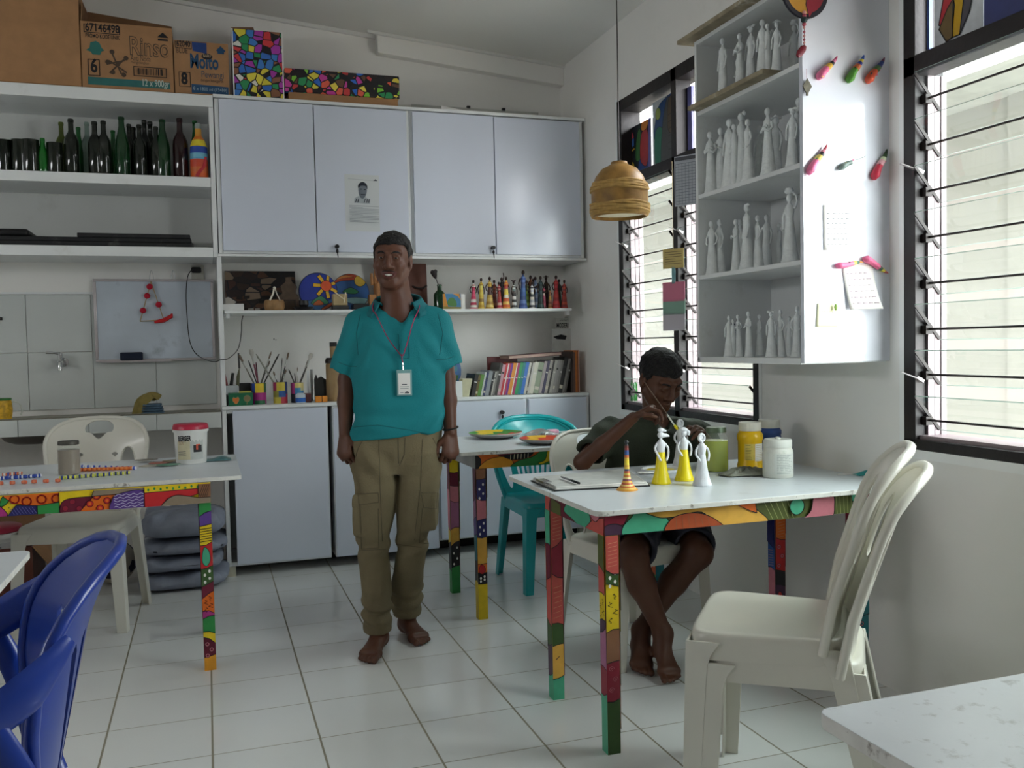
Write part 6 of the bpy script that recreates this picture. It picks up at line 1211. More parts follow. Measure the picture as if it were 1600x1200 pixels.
tfig('figurine', 'yellow skirted figurine with white bird-like head, left one on the boy\'s table', 1036, 756, 670, YP, WP, 'bird', .985)
tfig('figurine', 'yellow skirted figurine with white swept hair, right of the bird-headed one', 1072, 751, 667, YP, WP, 'wave', .985)
tfig('figurine', 'unpainted white figurine with a ring face, nearest the green jar', 1100, 759, 677, WC, WC, 'ring', .965)
HELD = tfig('figurine', 'unpainted white figurine held at its head by the boy', 1066, 733, 655, WC, WC, 'ring', .965)
# striped cone figurine
b = at_table(982, 766); H = atY(982, 689, b.y).z-ZR; t = thing('striped_figurine', 'slim striped figurine with black head beside the clipboard', 'figurine', (b.x, b.y+.01, ZR)); mb = MB()
st = ['d89838','e0b860','c86838','e8c878','c0583c','e0a848','8a4a58','e8d088','d07838','d8c058','c8603c','4c5068','e0c050','d0a048','e0cc40','e0c838','d8b840','c86838','3c5890','34508c','8a3c34','6a3028']
zs = [0,.03,.06,.09,.12,.15,.19,.23,.27,.31,.35,.39,.43,.47,.51,.56,.61,.66,.71,.76,.81,.86,.90]; rf_ = lambda z: .175*math.exp(-z*7.5)+.052-.012*z
for i in range(len(zs)-1): mb.use(pt(st[i])); mb.lathe([(H*rf_(zs[i]), H*zs[i]), (H*rf_(zs[i+1]), H*zs[i+1])], 18, cap=(i == 0))
mb.build('body', None, t, sharp=60); mb = MB(); mb.lathe([(H*.038,.901*H),(H*.03,.93*H),(H*.034,.955*H),(H*.048,.97*H),(H*.04,.995*H),(0,H)], 16); mb.build('head', pt('26282c'), t)
# palette lid, jar, bottles, rag, mask
c = at_table(1032, 737); t = thing('palette_lid', 'white lid used as a palette, filled with yellow paint', 'palette', (c.x, c.y, ZR)); mb = MB(); mb.lathe([(0,0),(.066,0),(.072,.006),(.074,.013),(.068,.013),(.064,.005),(0,.005)], 28); mb.build('lid', WP, t); mb = MB(); mb.lathe([(0,.0055),(.056,.0055),(.054,.008),(0,.009)], 24); mb.build('paint', YP, t)
mb = MB(); mb.surf(lambda u, v: (c.x-.09+.05*u+.03*math.sin(9*u+4*v), c.y-.05+.03*v, ZR+.006+.004*math.sin(14*u)*v), 12, 6); 
o = mb.build('crumpled_tissue', PAPER); md = o.modifiers.new('s', 'SOLIDIFY'); md.thickness = .002; tag(o, 'crumpled white tissue beside the paint palette lid', 'tissue')
def cyl_thing(name, label, cat, px, py, topy, rpx, parts, z=ZR, group=None):
    b = atZ(px, py, z); r = rpx*(b-CAM).length/FPX; b = b+Vector((0.30*r, 0.95*r, 0)); H = atY(px, topy, b.y).z-z; t = thing(name, label, cat, (b.x, b.y, z), group=group)
    for nm, prof, m, lb in parts:
        mb = MB(); mb.lathe([(a_*r, b_*H) for a_, b_ in prof], 28); mb.build(nm, m, t, sharp=40, label=lb)
    return t, r, H
GJ = mat('jar_glass', 'c0ccc0', .06, alpha=.16, coat=.5)
cyl_thing('paint_jar', 'glass jar of yellow-green paint water on the boy\'s table', 'jar', 1124, 738, 667, 18.5, [('liquid', [(0,.012),(.93,.012),(.95,.05),(.95,.70),(0,.70)], mat('jar_liquid', 'a8b428', .25, var=.12, vscale=20), 'yellow-green liquid'), ('jar_body', [(.9,0),(1,.02),(1,.72),(.92,.79),(.80,.83),(.80,.88)], GJ, None), ('lid', [(.82,.885),(.84,.885),(.84,.97),(.80,1.0),(0,1.0)], mat('jar_lid', '5a6a54', .4, metal=.4, var=.2), None)])
t, r, H = cyl_thing('paint_bottle', 'yellow paint bottle with white cap and label on the boy\'s table', 'bottle', 1178, 736, 659, 19.5, [('body', [(0,0),(.92,0),(1,.02),(1,.10),(.93,.16),(.93,.60),(1,.66),(1,.74),(.85,.80),(.8,.82)], mat('bottle_yellow', 'e8b810', .3), None), ('cap', [(.86,.822),(.88,.84),(.86,1.0),(0,1.0)], pt('e0dcd0'), None)])
def wrap_label(t, r, z0, z1, a0, a1, m, lines=0, lm=None):
    mb = MB(); mb.use(m); n = 10
    mb.add([(r*math.cos(a0+(a1-a0)*i/n), r*math.sin(a0+(a1-a0)*i/n), z) for z in (z0, z1) for i in range(n+1)], [(i, i+1, i+n+2, i+n+1) for i in range(n)])
    if lines:
        mb.use(lm or pt('8a8a88')); R_ = r+.0004; rr = random.Random(int(z0*1e4))
        for k in range(lines):
            z = z1-(z1-z0)*(k+.8)/(lines+.6); e = a0+(a1-a0)*rr.uniform(.6,.92); s_ = a0+(a1-a0)*.1; h_ = (z1-z0)/(lines+1)*.3
            mb.add([(R_*math.cos(s_+(e-s_)*i/4), R_*math.sin(s_+(e-s_)*i/4), zz) for zz in (z-h_, z) for i in range(5)], [(i, i+1, i+6, i+5) for i in range(4)])
    return mb.build('label', None, t)
wrap_label(t, r*.945, .20*H, .56*H, -1.75, -.75, pt('e8e4dc'), 9, pt('c8b88a')); wrap_label(t, r*.942, .22*H, .56*H, -2.6, -1.8, pt('d8c060'), 10, pt('8a7a38'))
t, r, H = cyl_thing('paint_bottle', 'blue paint bottle with white cap behind the white jar', 'bottle', 1208, 728, 655, 18, [('body', [(0,0),(.95,0),(1,.03),(1,.58),(.95,.66),(1,.70),(1,.76),(.85,.82)], mat('bottle_blue', '284a8c', .3), None), ('cap', [(.88,.822),(.9,.84),(.88,1.0),(0,1.0)], pt('dcdcd4'), None)])
wrap_label(t, r*1.005, .05*H, .55*H, -2.7, -.5, pt('d4d4d0'), 8)
t, r, H = cyl_thing('paint_jar', 'white plastic jar smeared with paint, in front of the blue bottle', 'jar', 1223, 748, 683, 22.5, [('body', [(0,0),(.95,0),(1,.03),(1,.62),(.96,.70),(.90,.73),(.90,.76)], mat('jar_white', 'd8d8d0', .5, var=.06, vscale=25, dirt='8a9a80', dscale=22, damt=.6), None), ('lid', [(.90,.765),(.92,.765),(.93,.93),(.86,.965),(.20,.965),(.20,1.0),(.05,1.02),(0,1.02)], mat('jar_lid_white', 'd2d3cc', .55, dirt='a0a898', dscale=18), None)])
wrap_label(t, r*1.004, .10*H, .62*H, -2.4, -.8, mat('jar_label', 'd0d2cc', .6), 12, pt('9aa09c'))
c = at_table(1150, 742); t = None; mb = MB()
def ragf(u, v):
    a = u*2*PI; rr_ = v; return (c.x+.03+.105*rr_*math.cos(a)*(1+.12*math.sin(3*a+1)), c.y-.01+.055*rr_*math.sin(a)*(1+.2*math.sin(4*a)), ZR+.003+.020*(1-rr_**1.5)*(1+.5*math.sin(7*a)*rr_+.4*math.sin(11*u*6+9*v)))
mb.surf(ragf, 40, 12, True); o = mb.build('paint_rag', mat('rag_paint', '8a8c80', .95, var=.35, vscale=28, dirt='6a3c34', dscale=18, damt=.9), sharp=90); md = o.modifiers.new('s', 'SOLIDIFY'); md.thickness = .002; tag(o, 'crumpled paint stained rag between the green jar and white jar', 'rag')
c = at_table(1352, 741); mb = MB(); mb.surf(lambda u, v: (c.x-.05+.12*u, c.y-.03+.05*v-.02*u, ZR+.002+.022*math.sin(PI*v)*math.sin(PI*min(1, u*1.1))*(.5+.5*u)), 12, 8); o = mb.build('face_mask', mat('mask_teal', '2a9c9c', .7, var=.1)); md = o.modifiers.new('s', 'SOLIDIFY'); md.thickness = .0015; tag(o, 'teal face mask lying at the window end of the boy\'s table', 'mask')
mb = MB(); c2 = at_table(1320, 742); mb.tube(catmull([(c.x-.045, c.y-.01, ZR+.003), (c2.x, c2.y+.02, ZR+.002), (c2.x-.03, c2.y, ZR+.002), (c2.x+.02, c2.y-.01, ZR+.002), (c.x-.04, c.y-.02, ZR+.003)], 5, False), .0012, 5); mb.build('strap', PAPER, o)

# ---- middle table: plates and bag
ZM = 0.7725
def plate(name, label, px0, px1, py, cols, seed):
    a = atZ(px0, py, ZM+.01); b = atZ(px1, py, ZM+.01); r = (b-a).length/2; c = (a+b)/2; t = thing(name, label, 'plate', (c.x, c.y+.02, ZM)); mb = MB(); mb.lathe([(0,0),(r*.55,0),(r*.9,.014),(r,.024),(r*.985,.027)], 40, cap=False); mb.build('underside', pt('b8b4b0'), t)
    mb = MB(); rr = random.Random(seed); n = 40; zf = lambda q: .0275-.020*max(0, 1-(q/.985)**2)
    rings = [0.001, .25, .5, .75, .985]; cuts = sorted(rr.sample(range(40), len(cols)))
    for j in range(4):
        off = rr.randint(0, 9) if j < 2 else 3*j
        for k in range(n):
            col = cols[sum(1 for q in cuts if q <= (k+off) % 40) % len(cols)]; mb.use(pt(col)); a0, a1 = 2*PI*k/n, 2*PI*(k+1)/n; q0, q1 = rings[j], rings[j+1]
            mb.add([(r*q*math.cos(a_), r*q*math.sin(a_), zf(q)) for q, a_ in ((q0,a0),(q1,a0),(q1,a1),(q0,a1))], [(0,1,2,3)])
    mb.build('painted_face', None, t, sharp=60)
plate('painted_plate', 'larger plate painted green and red on the small table, left one', 735, 818, 681, ['c83a24','3c8a3c','e0c030','4a9a44','3c8a3c','d85a28'], 3)
plate('painted_plate', 'smaller plate painted red and orange on the small table, right one', 814, 890, 690, ['c83a24','d04424','e8b430','c43828','8aa838','d8742c'], 5)
c = atZ(872, 684, ZM); t = thing('plastic_bag', 'clear plastic bag with pink paper behind the right plate', 'bag', (c.x, c.y+.13, ZM)); mb = MB(); mb.surf(lambda u, v: (.13*(u-.5)*2*(1-.2*v), .07*math.cos(v*PI)*(1+.2*math.sin(8*u)), .004+.05*math.sin(v*PI)*(.6+.4*math.sin(5*u+1))*math.sin(PI*min(.98, max(.02, u)))), 16, 10); mb.build('film', mat('clear_film', 'dfe4e4', .12, trans=.85, ior=1.15), t, sharp=80); mb = MB(); mb.box((-.05,-.02,.003),(.05,.02,.03)); mb.build('pink_paper', pt('d8a0b8'), t, bevel=.004)
# ---- left table
ZLf = 0.7505
t, r, H = cyl_thing('paint_pail', 'white paint pail with red lid and BERGER label on the left table', 'pail', 291, 726, 662, 24, [('body', [(0,0),(.86,0),(.90,.02),(.98,.80),(1.06,.80),(1.06,.86),(1.0,.86)], mat('pail_white', 'dcdcd8', .35), None), ('lid', [(1.03,.861),(1.07,.87),(1.05,.93),(1.0,.99),(.96,1.0),(0,1.0)], mat('lid_red', 'b02440', .35), 'red lid')], z=ZLf)
wrap_label(t, r*.955, .12*H, .74*H, -2.5, -1.62, pt('c8c0a0')); wrap_label(t, r*.955, .12*H, .74*H, -1.615, -.75, pt('b8bcb8')); mb = MB(); text(mb, INK, 'BERGER', .03, (-r*.72, -r*.975, .60*H), (1,0,0), (0,0,1), bold=.0012, fit=.75*r); mb.add([(r*.15, -r*.96, .30*H), (r*.62, -r*.80, .30*H), (r*.62, -r*.80, .48*H), (r*.15, -r*.96, .48*H)], [(0,1,2,3)]); text(mb, pt('8a6a58'), 'TEX', .022, (-r*.70, -r*.975, .50*H), (1,0,0), (0,0,1), fit=.3*r)
for k in range(3): mb.use(pt('6a6a68')); mb.add([(-r*.72, -r*.972, (.22+.05*k)*H), (-r*.3, -r*.972, (.22+.05*k)*H), (-r*.3, -r*.972, (.235+.05*k)*H), (-r*.72, -r*.972, (.235+.05*k)*H)], [(0,1,2,3)])
mb.build('label_print', None, t)
mb = MB(); mb.lathe([(r*.955*1.0, .3*H)], 3) if 0 else None
mb = MB(); mb.use(pt('d0502c')); P_ = [(r*.965*math.cos(a_), r*.965*math.sin(a_), z*H) for z in (.36, .50) for a_ in (-1.25, -1.1, -.98)]; mb.add(P_, [(0,1,4,3),(1,2,5,4)]); mb.build('label_picture', None, t)
cyl_thing('water_jar', 'glass jar of murky water with metal lid on the left table', 'jar', 101, 743, 689, 14.8, [('liquid', [(0,.015),(.93,.015),(.95,.05),(.95,.74),(0,.74)], mat('murky_water', '8c7a6c', .35), None), ('jar_body', [(.92,0),(1,.02),(1,.16),(.96,.2),(.96,.70),(1,.76),(.9,.84),(.88,.88)], GJ, None), ('lid', [(.89,.885),(.93,.885),(.93,.98),(.88,1.0),(0,1.0)], mat('worn_lid', '4c4a44', .5, metal=.5, var=.4, vscale=40), None)], z=ZLf)
c = atZ(330, 720, ZLf); mb = MB(); mb.surf(lambda u, v: (c.x+.085*(u-.5)*2, c.y+.01+.05*math.cos(v*PI), ZLf+.003+.035*math.sin(v*PI)*(.55+.45*math.sin(6*u+2))*math.sin(PI*min(.97, max(.03, u)))), 16, 10); tag(mb.build('plastic_wrap', mat('teal_film', '5a8488', .3, var=.3, vscale=30), sharp=80), 'crumpled teal plastic wrapper behind the paint pail', 'wrapper')
rr = random.Random(9)
for i, (px, py) in enumerate(((236,728),(250,724),(262,728),(274,722),(228,722))):
    c = atZ(px, py, ZLf); col = ['b8b0a0','c07868','5a8a70','a89a80','8a8478'][i]; n = 14; mb = MB(); rz = .0005+.0022*i; ph = rr.uniform(0, 6)
    mb.prism([(.048*math.cos(2*PI*k/n)*(1+.15*math.sin(3*2*PI*k/n+ph)), .034*math.sin(2*PI*k/n)*(1+.1*math.sin(2*PI*k/n*2))) for k in range(n)], rz, rz+.002); o = mb.build('paper_cutting', pt(col)); o.location = (c.x, c.y, ZLf); tag(o, '%s paper scrap among the cuttings left of the paint pail' % ['pale','pink','green','tan','grey'][i], 'paper', 'paper scraps on the left table')
# paper beads in rows
def bead(px, py, ca, cb, label, group, rz):
    c = atZ(px, py, ZLf); t = None; mb = MB(); mb.use(pt(ca)); L_ = .0095; R_ = .0072
    M = Matrix.Translation((0,0,R_)) @ Matrix.Rotation(PI/2, 4, 'Y'); mb.lathe([(.002,-L_),(R_*.9,-L_*.9),(R_,-L_*.4)], 10, M, cap=True); mb.lathe([(R_,L_*.4),(R_*.9,L_*.9),(.002,L_)], 10, M, cap=True); mb.use(pt(cb)); mb.lathe([(R_,-L_*.4),(R_*1.12,0),(R_,L_*.4)], 10, M, cap=False)
    o = mb.build('paper_bead', None); o.location = (c.x, c.y, ZLf); o.rotation_euler = (0, 0, rz); tag(o, label, 'bead', group)
BD = []
for i in range(12): BD.append((97+9.3*i, 749.5-.75*i, 'd8d860' if i % 3 else 'c8d050', '2c3c78' if i % 2 else '384a8c', 'green and blue', 'front right row', i))
for i in range(13): BD.append((119+7.2*i, 737-.25*i, 'e07030', 'e88848', 'orange', 'orange row', i))
for i in range(11): BD.append((120+9*i, 731.5+.25*i, 'd8d8e0', '3c58b0', 'white and blue', 'row behind the orange beads', i))
for i in range(6): BD.append((1+18.5*i-(0 if i < 3 else 3), 758-.9*i, 'd06848', 'd88060', 'coral', 'front left row', i))
for i in range(9): BD.append((3+7.3*i, 750-.5*i, '3850a8' if i % 2 else 'd8d8dc', '2c4498', 'blue', 'blue row left of the water jar', i))
for i in range(5): BD.append((7+6*i+.5, 744.5-.6*i, 'c86a48', '2c58b0' if i % 2 else 'd8d4d0', 'red and white', 'back row', i))
for px, py, ca, cb, w_, row, i in BD: bead(px, py, ca, cb, '%s paper bead, %s in the %s' % (w_, nth(i), row), 'paper beads on the left table', rr.uniform(-.35, .35))

# ---- floor at left: sacks, ball, carton, pail
SK = mat('sack_grey', '8f95a6', .55, var=.2, vscale=9, bump=.6, bscale=16, coat=.2)
def sack(cx, cy, z, w, d, h, seed, label):
    rr = random.Random(seed); mb = MB()
    ph = [rr.uniform(0, 6) for _ in range(6)]
    def fn(u, v):
        a = u*2*PI; b_ = (v-.5)*PI; c_, s_ = math.cos(a), math.sin(a); k = abs(math.cos(b_))**.45; x = w/2*math.copysign(abs(c_)**.55, c_)*k; y = d/2*math.copysign(abs(s_)**.55, s_)*k
        zz = h/2+h/2*math.copysign(abs(math.sin(b_))**.8, math.sin(b_)); wob = .010*math.sin(5*a+ph[0])+.007*math.sin(9*a+ph[1]+3*v)+.006*math.sin(13*a+ph[2]-5*v)
        return (cx+x*(1+wob*2), cy+y*(1+wob*2), z+max(0.0, zz+(wob*1.2*math.sin(PI*v) if v > .5 else 0)))
    mb.surf(fn, 48, 20, True); return tag(mb.build('grey_sack', SK, sharp=180), label, 'sack', 'grey plastic sacks stacked under the counter')
g0 = atZ(300, 905, 0)
sx_, sy_ = g0.x-.04, YF-.02
sack(sx_, sy_, 0.001, .46, .44, .085, 1, 'grey plastic sack at the bottom of the pile by the base cupboard')
sack(sx_-.015, sy_+.01, .094, .45, .42, .075, 2, 'second grey sack from the bottom of the pile by the base cupboard')
sack(sx_+.01, sy_+.02, .178, .44, .42, .075, 3, 'second grey sack from the top of the pile by the base cupboard')
sack(sx_+.01, sy_+.02, .262, .42, .40, .14, 4, 'puffed grey sack on top of the pile by the base cupboard')
c = atZ(178, 914, 0); R_ = .115; t = None; mb = MB(); mb.ball((0,0,R_), R_, 32, 20); 
o = mb.build('football', mat('ball_cream', 'b8b0a0', .45, var=.08), sharp=180); o.location = (c.x, c.y+.05, .0005); tag(o, 'cream football with dark pentagons behind the white chair', 'ball'); phi = (1+5**.5)/2
ico = [Vector(p).normalized() for a_, b_ in ((1,phi),(1,-phi),(-1,phi),(-1,-phi)) for p in ((0,a_,b_),(a_,b_,0),(b_,0,a_))]; Rm = Matrix.Rotation(.4, 3, 'X') @ Matrix.Rotation(.5, 3, 'Z')
for q in ico:
    q = Rm @ q; x = q.orthogonal().normalized(); y = q.cross(x); mb = MB(); pts = []
    ring = []
    for fr in (0, .5, 1):
        for k in range(10):
            a_ = 2*PI*k/10; rad = .36*fr*(1 if k % 2 == 0 else .74); ring.append((q+x*(rad*math.cos(a_))+y*(rad*math.sin(a_))).normalized()*(R_+.0008)+Vector((0,0,R_)))
    mb.add(ring, [(i*10+k, i*10+(k+1) % 10, i*10+10+(k+1) % 10, i*10+10+k) for i in (0, 1) for k in range(10)]); mb.build('pentagon', pt('2a2540'), o, sharp=180)
c = atZ(40, 938, 0); t = thing('open_carton', 'open brown carton with a red lidded pail in it at the left edge', 'box', (c.x-.30, c.y+.0, 0)); w, d, h = .34, .36, .27; mb = MB(); e = .005
for a_, b_ in (((0,0,0),(w,e,h)), ((0,d-e,0),(w,d,h)), ((0,e,0),(e,d-e,h)), ((w-e,e,0),(w,d-e,h)), ((e,e,0),(w-e,d-e,e))): mb.box(a_, b_)
text(mb, pt('5a2c20'), 'MADE IN INDONESIA', .016, (.10, -.0008, .10), (1,0,0), (0,0,1), fit=.16); mb.use(pt('8a3c2c')); mb.flatpoly([(.06,-.0007,.13),(.30,-.0007,.13),(.30,-.0007,.135),(.06,-.0007,.135)]); mb.build('body', None, t)
mb.mats and None
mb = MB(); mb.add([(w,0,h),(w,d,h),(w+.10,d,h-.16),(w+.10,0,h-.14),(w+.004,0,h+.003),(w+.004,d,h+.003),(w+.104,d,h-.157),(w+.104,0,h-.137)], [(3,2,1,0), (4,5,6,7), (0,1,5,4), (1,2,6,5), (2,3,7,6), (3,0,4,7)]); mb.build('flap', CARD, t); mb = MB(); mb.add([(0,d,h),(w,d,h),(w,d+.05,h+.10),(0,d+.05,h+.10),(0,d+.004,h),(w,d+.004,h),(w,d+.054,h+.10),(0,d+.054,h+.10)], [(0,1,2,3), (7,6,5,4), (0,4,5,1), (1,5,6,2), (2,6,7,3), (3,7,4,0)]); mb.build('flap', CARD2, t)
t2 = thing('paint_pail', 'white pail with wine red lid standing in the open carton', 'pail', (c.x-.30+.15, c.y+.17, .0055)); mb = MB(); mb.lathe([(0,0),(.095,0),(.108,.30),(.114,.30),(.114,.325),(.108,.325)], 28); mb.build('body', mat('pail_white', 'dcdcd8'), t2); mb = MB(); mb.lathe([(.110,.3255),(.118,.33),(.116,.352),(.10,.36),(0,.36)], 28); mb.build('lid', mat('lid_wine', '96243c', .35), t2); wrap_label(t2, .1085, .20, .28, -2.4, -.8, pt('c8c8c8'), 3, INK)
# ================================================================== RIGHT SIDE: PANEL NOTES, PEPPERS, LAMP, WINDOW THINGS
YPn = -1.8745
def pep(px0, py0, px1, py1, cols, label, bend=.15, wpx=16):
    """paper chilli stuck on the glossy panel; thick end px0,py0, tip px1,py1"""
    a = atY(px0, py0, YPn-.012); b = atY(px1, py1, YPn-.012); d = b-a; L_ = d.length; n = Vector((-d.z, 0, d.x)).normalized(); N = 18; R0 = wpx*.5*(a-CAM).length/FPX
    t = thing('paper_chilli', label, 'ornament', (0, 0, 0), group='paper chillies on the glossy panel'); P = []; R = []
    for i in range(N+1):
        s = i/N; P.append(a+d*s+n*(bend*L_*math.sin(PI*s)*(.6-s))); R.append(R0*(min(1, .35+s*6) if s < .12 else (1.0-.25*min(1, (s-.12)/.3) if s < .45 else .75*(1-(s-.45)/.55)**.7+.10)))
    segs = len(cols); k = 0
    mb = MB(); cut = [0, 8, 11, 13, 15, N] if segs == 5 else [int(N*i/segs) for i in range(segs+1)]
    for i, cc in enumerate(cols): mb.use(pt(cc)); mb.tube(P[cut[i]:cut[i+1]+1], R[cut[i]:cut[i+1]+1], 10, .75, cap=(i in (0, segs-1)), up=(0,1,0))
    mb.build('chilli', None, t, sharp=60)
    mb = MB(); rr = random.Random(int(px0)); 
    for q in range(4):
        i = rr.randint(1, 12); mb.use(pt(rr.choice(['1c1a20','e0c040','d86a90','2c6a4c']))); c = P[i]+Vector((0,-R[i]*.72,0)); mb.ball(c+n*rr.uniform(-.5,.5)*R[i], (R[i]*.35,.0015,R[i]*.3), 8, 5)
    mb.build('paint_spots', None, t)
pep(1279,124,1308,88,['d86a90','e0b040','1c1a20','d07898','b83c68'], 'pink paper chilli with black and yellow stem, upper row left')
pep(1326,129,1350,86,['4c8a2c','c86a3c','2c3c90','e0cc40','2c5ab0'], 'green paper chilli with blue stem, upper row middle')
pep(1356,130,1382,90,['d8583c','4a6a3c','2c3470','2c3c78','6a2c50'], 'orange paper chilli with navy stem, upper row right')
pep(1264,273,1292,226,['e07098','d8c060','2c2a30','e08898','b84c58'], 'pink paper chilli with pale striped stem, middle row left')
pep(1312,265,1352,244,['6a7a74','d8dcdc','c8d0d0','e0e4e4','b8c0c0'], 'white and grey paper chilli, middle row centre', .2, 12)
pep(1366,281,1386,233,['c02c44','e0a8b0','c8d4b0','3c5a3c','24342c'], 'red paper chilli with green stem, middle row right')
pep(1306,414,1349,410,['e06a94','e07a9c','e0c050','3c6a5c','d88848'], 'pink paper chilli lying level above the curled note', -.15, 13)
pep(1349,403,1388,427,['e06a94','d85c88','3c5a4c','e0d050','c85c54'], 'pink paper chilli slanting down beside the curled note', .12, 14)
def note(name, label, q, m, curl=0, lines=0, seed=1, lm=None):
    """paper on the panel: q = 4 px corners (tl, tr, br, bl)"""
    c = [atY(p[0], p[1], YPn-.0012) for p in q]; mb = MB(); mb.use(m)
    def fn(u, v): p = (c[0]*(1-u)+c[1]*u)*(1-v)+(c[3]*(1-u)+c[2]*u)*v; p.y -= curl*v*v*(.3+.7*u); return p
    mb.surf(fn, 8, 8); rr = random.Random(seed); mb.use(lm or pt('b4b4ba'))
    for k in range(lines):
        v = .12+.8*(k+.5)/lines; u = .12
        while u < .8:
            e = u+rr.uniform(.05,.16); P = [fn(u, v), fn(e, v), fn(e, v+.02), fn(u, v+.02)]
            for p in P: p.y -= .0007
            mb.add(P, [(0,1,2,3)]); u = e+.04
    o = mb.build(name, None, sharp=180); md = o.modifiers.new('s', 'SOLIDIFY'); md.thickness = .0006; return tag(o, label, 'note')
note('handwritten_note', 'white handwritten sheet stuck flat on the glossy panel', [(1286,320),(1334,320),(1334,391),(1287,391)], PAPER, .004, 7, 2)
note('handwritten_note', 'curling white note pinned under two paper chillies', [(1315,414),(1363,412),(1369,483),(1325,484)], PAPER, .035, 6, 3, pt('c8b4c0'))
o = note('sticky_note', 'pale yellow note pinned low on the glossy panel', [(1277,474),(1311,476),(1309,511),(1275,511)], mat('note_yellow', 'e4e4c0', .7), .006, 2, 4)
mb = MB(); p = atY(1306, 480, YPn-.012); mb.ball(p, (.006,.005,.012), 8, 6); mb.build('pin', pt('8aa858'), o)
# round painted disc with bead string over the corner of the bookcase
c = atY(1258, -14, YPn-.012); t = thing('hanging_disc', 'round dark rimmed disc painted mustard and red above the bookcase corner', 'ornament', (c.x, YPn-.004, c.z)); r = 37*(c-CAM).length/FPX; M = Matrix.Rotation(PI/2, 4, 'X'); mb = MB(); mb.use(pt('1c1a24')); mb.lathe([(0,0),(r,0),(r,.010),(0,.010)], 36, M); P = Paint(mb, (-r,-.0103,-r), (1,0,0), (0,0,1), 2*r, 2*r); P.fill(pt('b88428'), circ(r, r, r*.86, 32), .002); P.fill(pt('8a1c2c'), [(r*1.15, 0.0), (r*1.0, r*.5), (r*1.1, r), (r*1.2, r*2)]+[(r+r*.84*math.cos(PI/2-.1-k*.3), r+r*.84*math.sin(PI/2-.1-k*.3)) for k in range(10)], .003); mb.build('disc', None, t)
# bead string
t = thing('bead_string', 'string of pink beads with a red pod hanging from the round disc', 'ornament', (0, 0, 0)); mb = MB(); p0, p1 = atY(1256.5, 20, YPn-.016), atY(1256.5, 70, YPn-.010); mb.cyl(p0, p1, .0012, n=6); mb.build('string', pt('8a5a58'), t)
for i, f in enumerate((0,.09,.22,.36,.46,.6,.72,.84,.94)): q = p0.lerp(p1, f); mb = MB(); mb.ball(q, (.007 if i != 2 else .011) if i < 4 else .0042, 10, 6); mb.build('bead', pt('1c3030' if i == 2 else 'c88a88' if i % 2 == 0 else 'a84c5c'), t)
mb = MB(); a = atY(1258, 72, YPn-.014); b = atY(1246, 88, YPn-.014); mb.tube([a, a.lerp(b,.25), a.lerp(b,.75), b], [.006,.012,.012,.007], 10, .6); mb.build('pod', pt('6e1424'), t)
c = atY(1260.5, 135, YPn-.006); t = thing('metal_charm', 'small diamond shaped metal charm on the panel edge', 'ornament', (c.x, YPn-.006, c.z)); mb = MB(); s_ = .022; mb.prism([(0,s_*1.15),(s_*.8,0),(.004,-s_),(.004,-s_*1.4),(-.004,-s_*1.4),(-.004,-s_),(-s_*.8,0)], 0, .004, Matrix.Rotation(PI/2, 4, 'X')); mb.build('charm', mat('antique_metal', '6a665a', .4, metal=.8, var=.3, vscale=60), t); mb = MB(); mb.cyl((0,0,s_*1.15),(0,0,s_*2.6), .0009, n=6); mb.build('thread', pt('a85c68'), t)
# checklists in the bookcase and on its far side
def grid_sheet(name, label, p, w, h, rot, cols_, rows_, dark=.3):
    mb = MB(); mb.use(mat('grid_paper', 'b4b8c0', .7)); mb.box((-w/2,-.001,0),(w/2,0,h)); P = Paint(mb, (-w/2,-.001,0), (1,0,0), (0,0,1), w, h); g = pt('6a6e78')
    for k in range(rows_+1): P.stroke(g, [(.05*w, h*(.04+.8*k/rows_)), (.95*w, h*(.04+.8*k/rows_))], .0016)
    for k in range(cols_+1): P.stroke(g, [(w*(.05+.9*k/cols_), .04*h), (w*(.05+.9*k/cols_), .84*h)], .0016)
    P.fill(pt('3c3e44'), [(.04*w,.9*h),(.96*w,.9*h),(.96*w,.97*h),(.04*w,.97*h)], 0); o = mb.build(name, None); o.location = p; o.rotation_euler = rot; return tag(o, label, 'checklist')
p = atX(1121, 560, 2.02); grid_sheet('checklist', 'printed checklist leaning beside the figurines on the bottom bookcase shelf', (2.03, p.y-.02, 1.1757), .15, .135, (-.15, 0, -PI/2+.35), 4, 12)
p = atX(1134, 555, 2.20); grid_sheet('checklist', 'second checklist standing behind the figurines at the back of the bottom bookcase shelf', (2.225, p.y-.06, 1.1757), .16, .20, (-.08, 0, -PI/2), 4, 10)
p = atX(1094, 308, 1.93); grid_sheet('checklist', 'grid lined sheet hanging on the far edge of the bookcase by the window', (1.93, -1.125, 1.80), .155, .205, (0, 0, -PI/2+.55), 9, 14)
# hanging paper strip with yellow card
p = atX(1052, 404, 2.19); t = thing('paper_mobile', 'hanging strip with a yellow card, pink, green and grey papers at the window', 'mobile', (2.19, p.y, 0)); Rr = Matrix.Rotation(-PI/2+.55, 4, 'Z')
def mob(nm, m, px0, px1, py0, py1, dy=0, label=None):
    a = atX(px0, py0, 2.19); b = atX(px1, py1, 2.19); w_ = max(.02, abs(a.y-b.y))*.80; mb = MB(); mb.use(m); mb.box((-w_/2,-.001,b.z),(w_/2,.001,a.z)); mb.v = [Rr @ q for q in mb.v]; mb.build(nm, m, t, label=label); return a.z, b.z, w_
mb = MB(); mb.cyl((0,0,atX(1055,250,2.19).z),(0,0,atX(1055,392,2.19).z), .0012, n=6); mb.build('string', pt('c8b89a'), t)
a_, b_, w_ = mob('yellow_card', mat('card_yellow', 'b8a468', .7), 1041, 1064, 391, 417); mb = MB()
